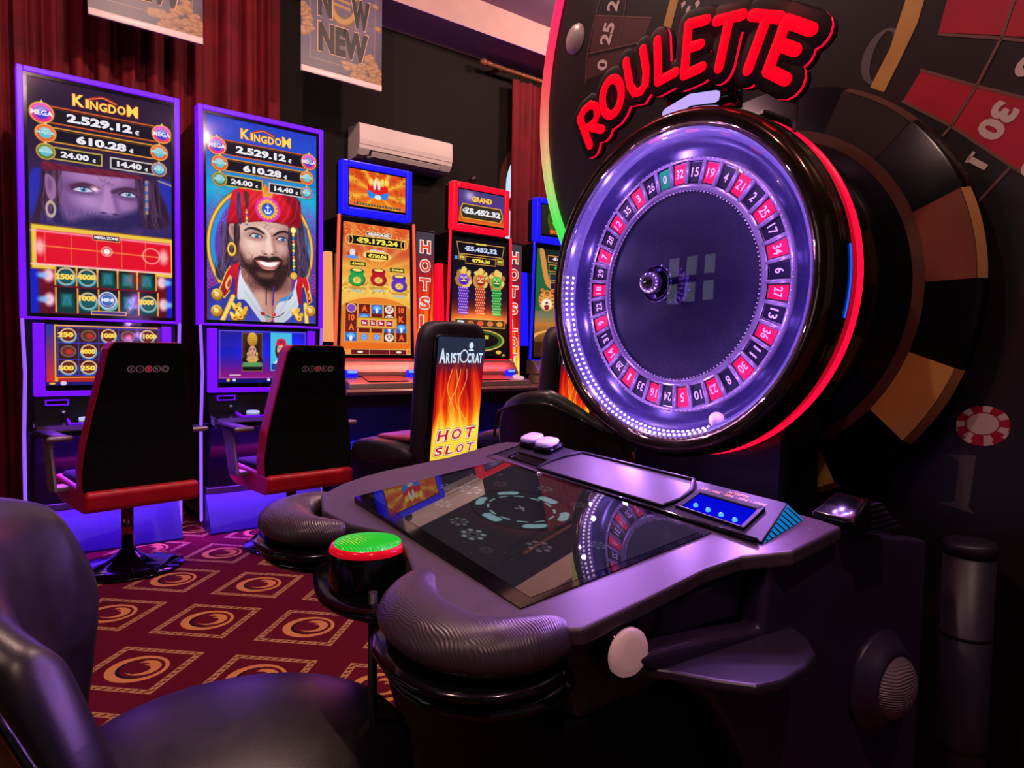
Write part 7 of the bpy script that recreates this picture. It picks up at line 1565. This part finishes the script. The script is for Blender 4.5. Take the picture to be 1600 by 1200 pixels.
def arc_line(r0, r1, c, a0, a1, mi, y): 
    n = 24; P = [(c[0] + r1 * math.cos(R(a0 + (a1 - a0) * k / n)), c[1] + r1 * math.sin(R(a0 + (a1 - a0) * k / n))) for k in range(n + 1)]; Q = [(c[0] + r0 * math.cos(R(a0 + (a1 - a0) * k / n)), c[1] + r0 * math.sin(R(a0 + (a1 - a0) * k / n))) for k in range(n + 1)]
    for k in range(n): print_poly(pg, [P[k], P[k + 1], Q[k + 1], Q[k]], mi, y)
def print_text(s_, c, h, w, rot, mi, b=0.03):
    K = Matrix.Translation((c[0], -0.0014, c[1])) @ UP @ Matrix.Rotation(R(rot), 4, 'Z'); pg.text(s_, 0, 0, w, h, mi, K, b)
print_text('30', MURAL['n30'][0], 0.050, 0.064, -128, 3, 0.05)
print_text('16', (0.437, 1.585), 0.050, 0.062, -126, 3, 0.05)
print_text('1', (0.350, 1.424), 0.042, 0.011, -128, 3, 0.0); print_text('-', (0.338, 1.437), 0.006, 0.022, -128, 3, 0.0)
print_text('23', (0.455, 1.40), 0.05, 0.06, -128, 3, 0.05)
print_text('25', MURAL['n25'][0], 0.058, 0.066, 66, 3, 0.03); print_text('2', MURAL['n2'][0], 0.058, 0.032, 66, 3, 0.03); print_text('0', MURAL['n0'][0], 0.055, 0.032, 66, 3, 0.03); print_text('28', (-0.70, 2.235), 0.058, 0.066, 66, 3)
z0_ = MURAL['zero'][0]
for k in range(32):
    a, b = 2 * math.pi * k / 32, 2 * math.pi * (k + 1) / 32
    f = lambda t, rx, ry: (z0_[0] + rx * math.cos(t) * 0.94 - ry * math.sin(t) * -0.25, z0_[1] + rx * math.cos(t) * -0.25 + ry * math.sin(t) * 0.94)
    print_poly(pg, [f(a, 0.046, 0.058), f(b, 0.046, 0.058), f(b, 0.024, 0.052), f(a, 0.024, 0.052)], 4, -0.0006)
print_poly(pg, MURAL['letter'], 4)
def print_chip(c, rx, ry, rot, side, ink=1):
    def q(r_, t): u, v = rx * r_ * math.cos(t), ry * r_ * math.sin(t); return (c[0] + u * math.cos(rot) - v * math.sin(rot), c[1] + u * math.sin(rot) + v * math.cos(rot))
    n = 56
    def ringp(r0, r1, mi, y, t0=0, t1=2 * math.pi, dy=0.0):
        for k in range(n):
            a, b = t0 + (t1 - t0) * k / n, t0 + (t1 - t0) * (k + 1) / n
            print_poly(pg, [(x, z + dy) for x, z in (q(r1, a), q(r1, b), q(r0, b), q(r0, a))], mi, y)
    ringp(0.0, 1.0, ink, -0.0006, dy=-side); 
    for k in range(7): ringp(0.62, 1.0, 3, -0.0008, k * 2 * math.pi / 7 + 0.2, k * 2 * math.pi / 7 + 0.58, -side)
    ringp(0.0, 1.0, ink, -0.0010)
    for k in range(7): ringp(0.66, 1.0, 3, -0.0012, k * 2 * math.pi / 7 + 0.2, k * 2 * math.pi / 7 + 0.58)
    ringp(0.0, 0.60, 3 if ink == 1 else 6, -0.0013)
cp = MURAL['chip']; print_chip((cp[0][0], cp[0][1] + 0.003), 0.046, 0.034, 0.14, 0.008)
print_chip((-0.385, 2.045), 0.045, 0.038, 0.3, 0.004, 6)
print_poly(pg, [(MURAL['dot'][0][0] + 0.004 * math.cos(a), MURAL['dot'][0][1] + 0.004 * math.sin(a)) for a in [k * 0.7 for k in range(9)]], 3, -0.0012)
pg.build('printed_graphics', inks, bk)
bx, bz = MURAL['ball'][0]
MB().lathe([(0.00001, 0.018), (0.017, 0.017), (0.034, 0.0122), (0.047, 0.005), (0.0505, 0.0)], 32, 0, Matrix.Translation((bx, 0, bz)) @ UP).build('pearl_boss', pmat('pearl_grey', (170, 150, 152), 0.35, var=0.05), bk)
# black and gold chip relief mounted on the panel, around the wheel axis
zo = 0.285
chd = MB(); RO = 0.470
chd.lathe([(0.001, -0.30), (RO, -0.30), (RO, -0.292), (RO - 0.011, -0.272), (0.001, -0.272)], 120)
cd = chd.build('chip_relief', pmat('relief_black', (8, 6, 8), 0.22, spec=0.3, var=0.15), bk, FB.inverted() @ FWH)
gold_m = [pmat('relief_gold', (210, 164, 84), 0.34, 0.2, var=0.08, vscale=6), pmat('relief_edge', (214, 152, 96), 0.35, 0.2, var=0.06), pmat('relief_brown', (86, 52, 42), 0.4, var=0.1), pmat('relief_bronze', (128, 74, 52), 0.36, 0.2, var=0.1), pmat('relief_dark', (26, 13, 15), 0.4, var=0.1)]
def seg_ring(mb, r0, r1, a0, a1, z0, z1, mi, n=16):
    vs = [(r0 * math.cos(R(a0 + (a1 - a0) * k / n)), r0 * math.sin(R(a0 + (a1 - a0) * k / n)), z0) for k in range(n + 1)] + [(r1 * math.cos(R(a0 + (a1 - a0) * k / n)), r1 * math.sin(R(a0 + (a1 - a0) * k / n)), z1) for k in range(n + 1)]
    mb.add(vs, [(k, n + 1 + k, n + 2 + k, k + 1) for k in range(n)], mi)
gd = MB()
for k, mi in ((0, 3), (1, 0), (2, 0), (3, 3), (4, 3), (5, 3), (6, 3), (7, 4)):
    a0, a1 = [(1.0, 22.5), (-41, -20), (-83, -62), (-125, -104), (-167, -146), (150, 171), (108, 129), (44, 65)][k]
    seg_ring(gd, 0.372, RO - 0.012, a0, a1, -0.2712, -0.2712, mi); seg_ring(gd, RO - 0.011, RO - 0.0005, a0, a1, -0.2712, -0.2908, 1 if mi != 4 else 2)
seg_ring(gd, 0.350, 0.372, -170, 170, -0.2712, -0.2712, 2, 96)
gd.build('gold_segments', gold_m, cd)

# ------------------------------------------------------------------ post beside the terminal
ps = thing('barrier_post', 'black cylindrical post standing behind the right side of the roulette table', 'post', FT @ Matrix.Translation((0.415, 0.895, 0)))
MB().lathe([(0.001, 0.0), (0.041, 0.0), (0.041, 0.70), (0.001, 0.70)], 32).build('shaft', pmat('post_black', (42, 34, 52), 0.45, var=0.12), ps)
MB().lathe([(0.001, 0.70), (0.043, 0.70), (0.043, 0.717), (0.040, 0.722), (0.001, 0.723)], 32).build('cap', M_BODY, ps)
MB().lathe([(0.0415, 0.345), (0.0425, 0.35), (0.0415, 0.355)], 32).lathe([(0.0415, 0.55), (0.0425, 0.553), (0.0415, 0.556)], 32).build('seam_rings', M_BLACKM, ps)
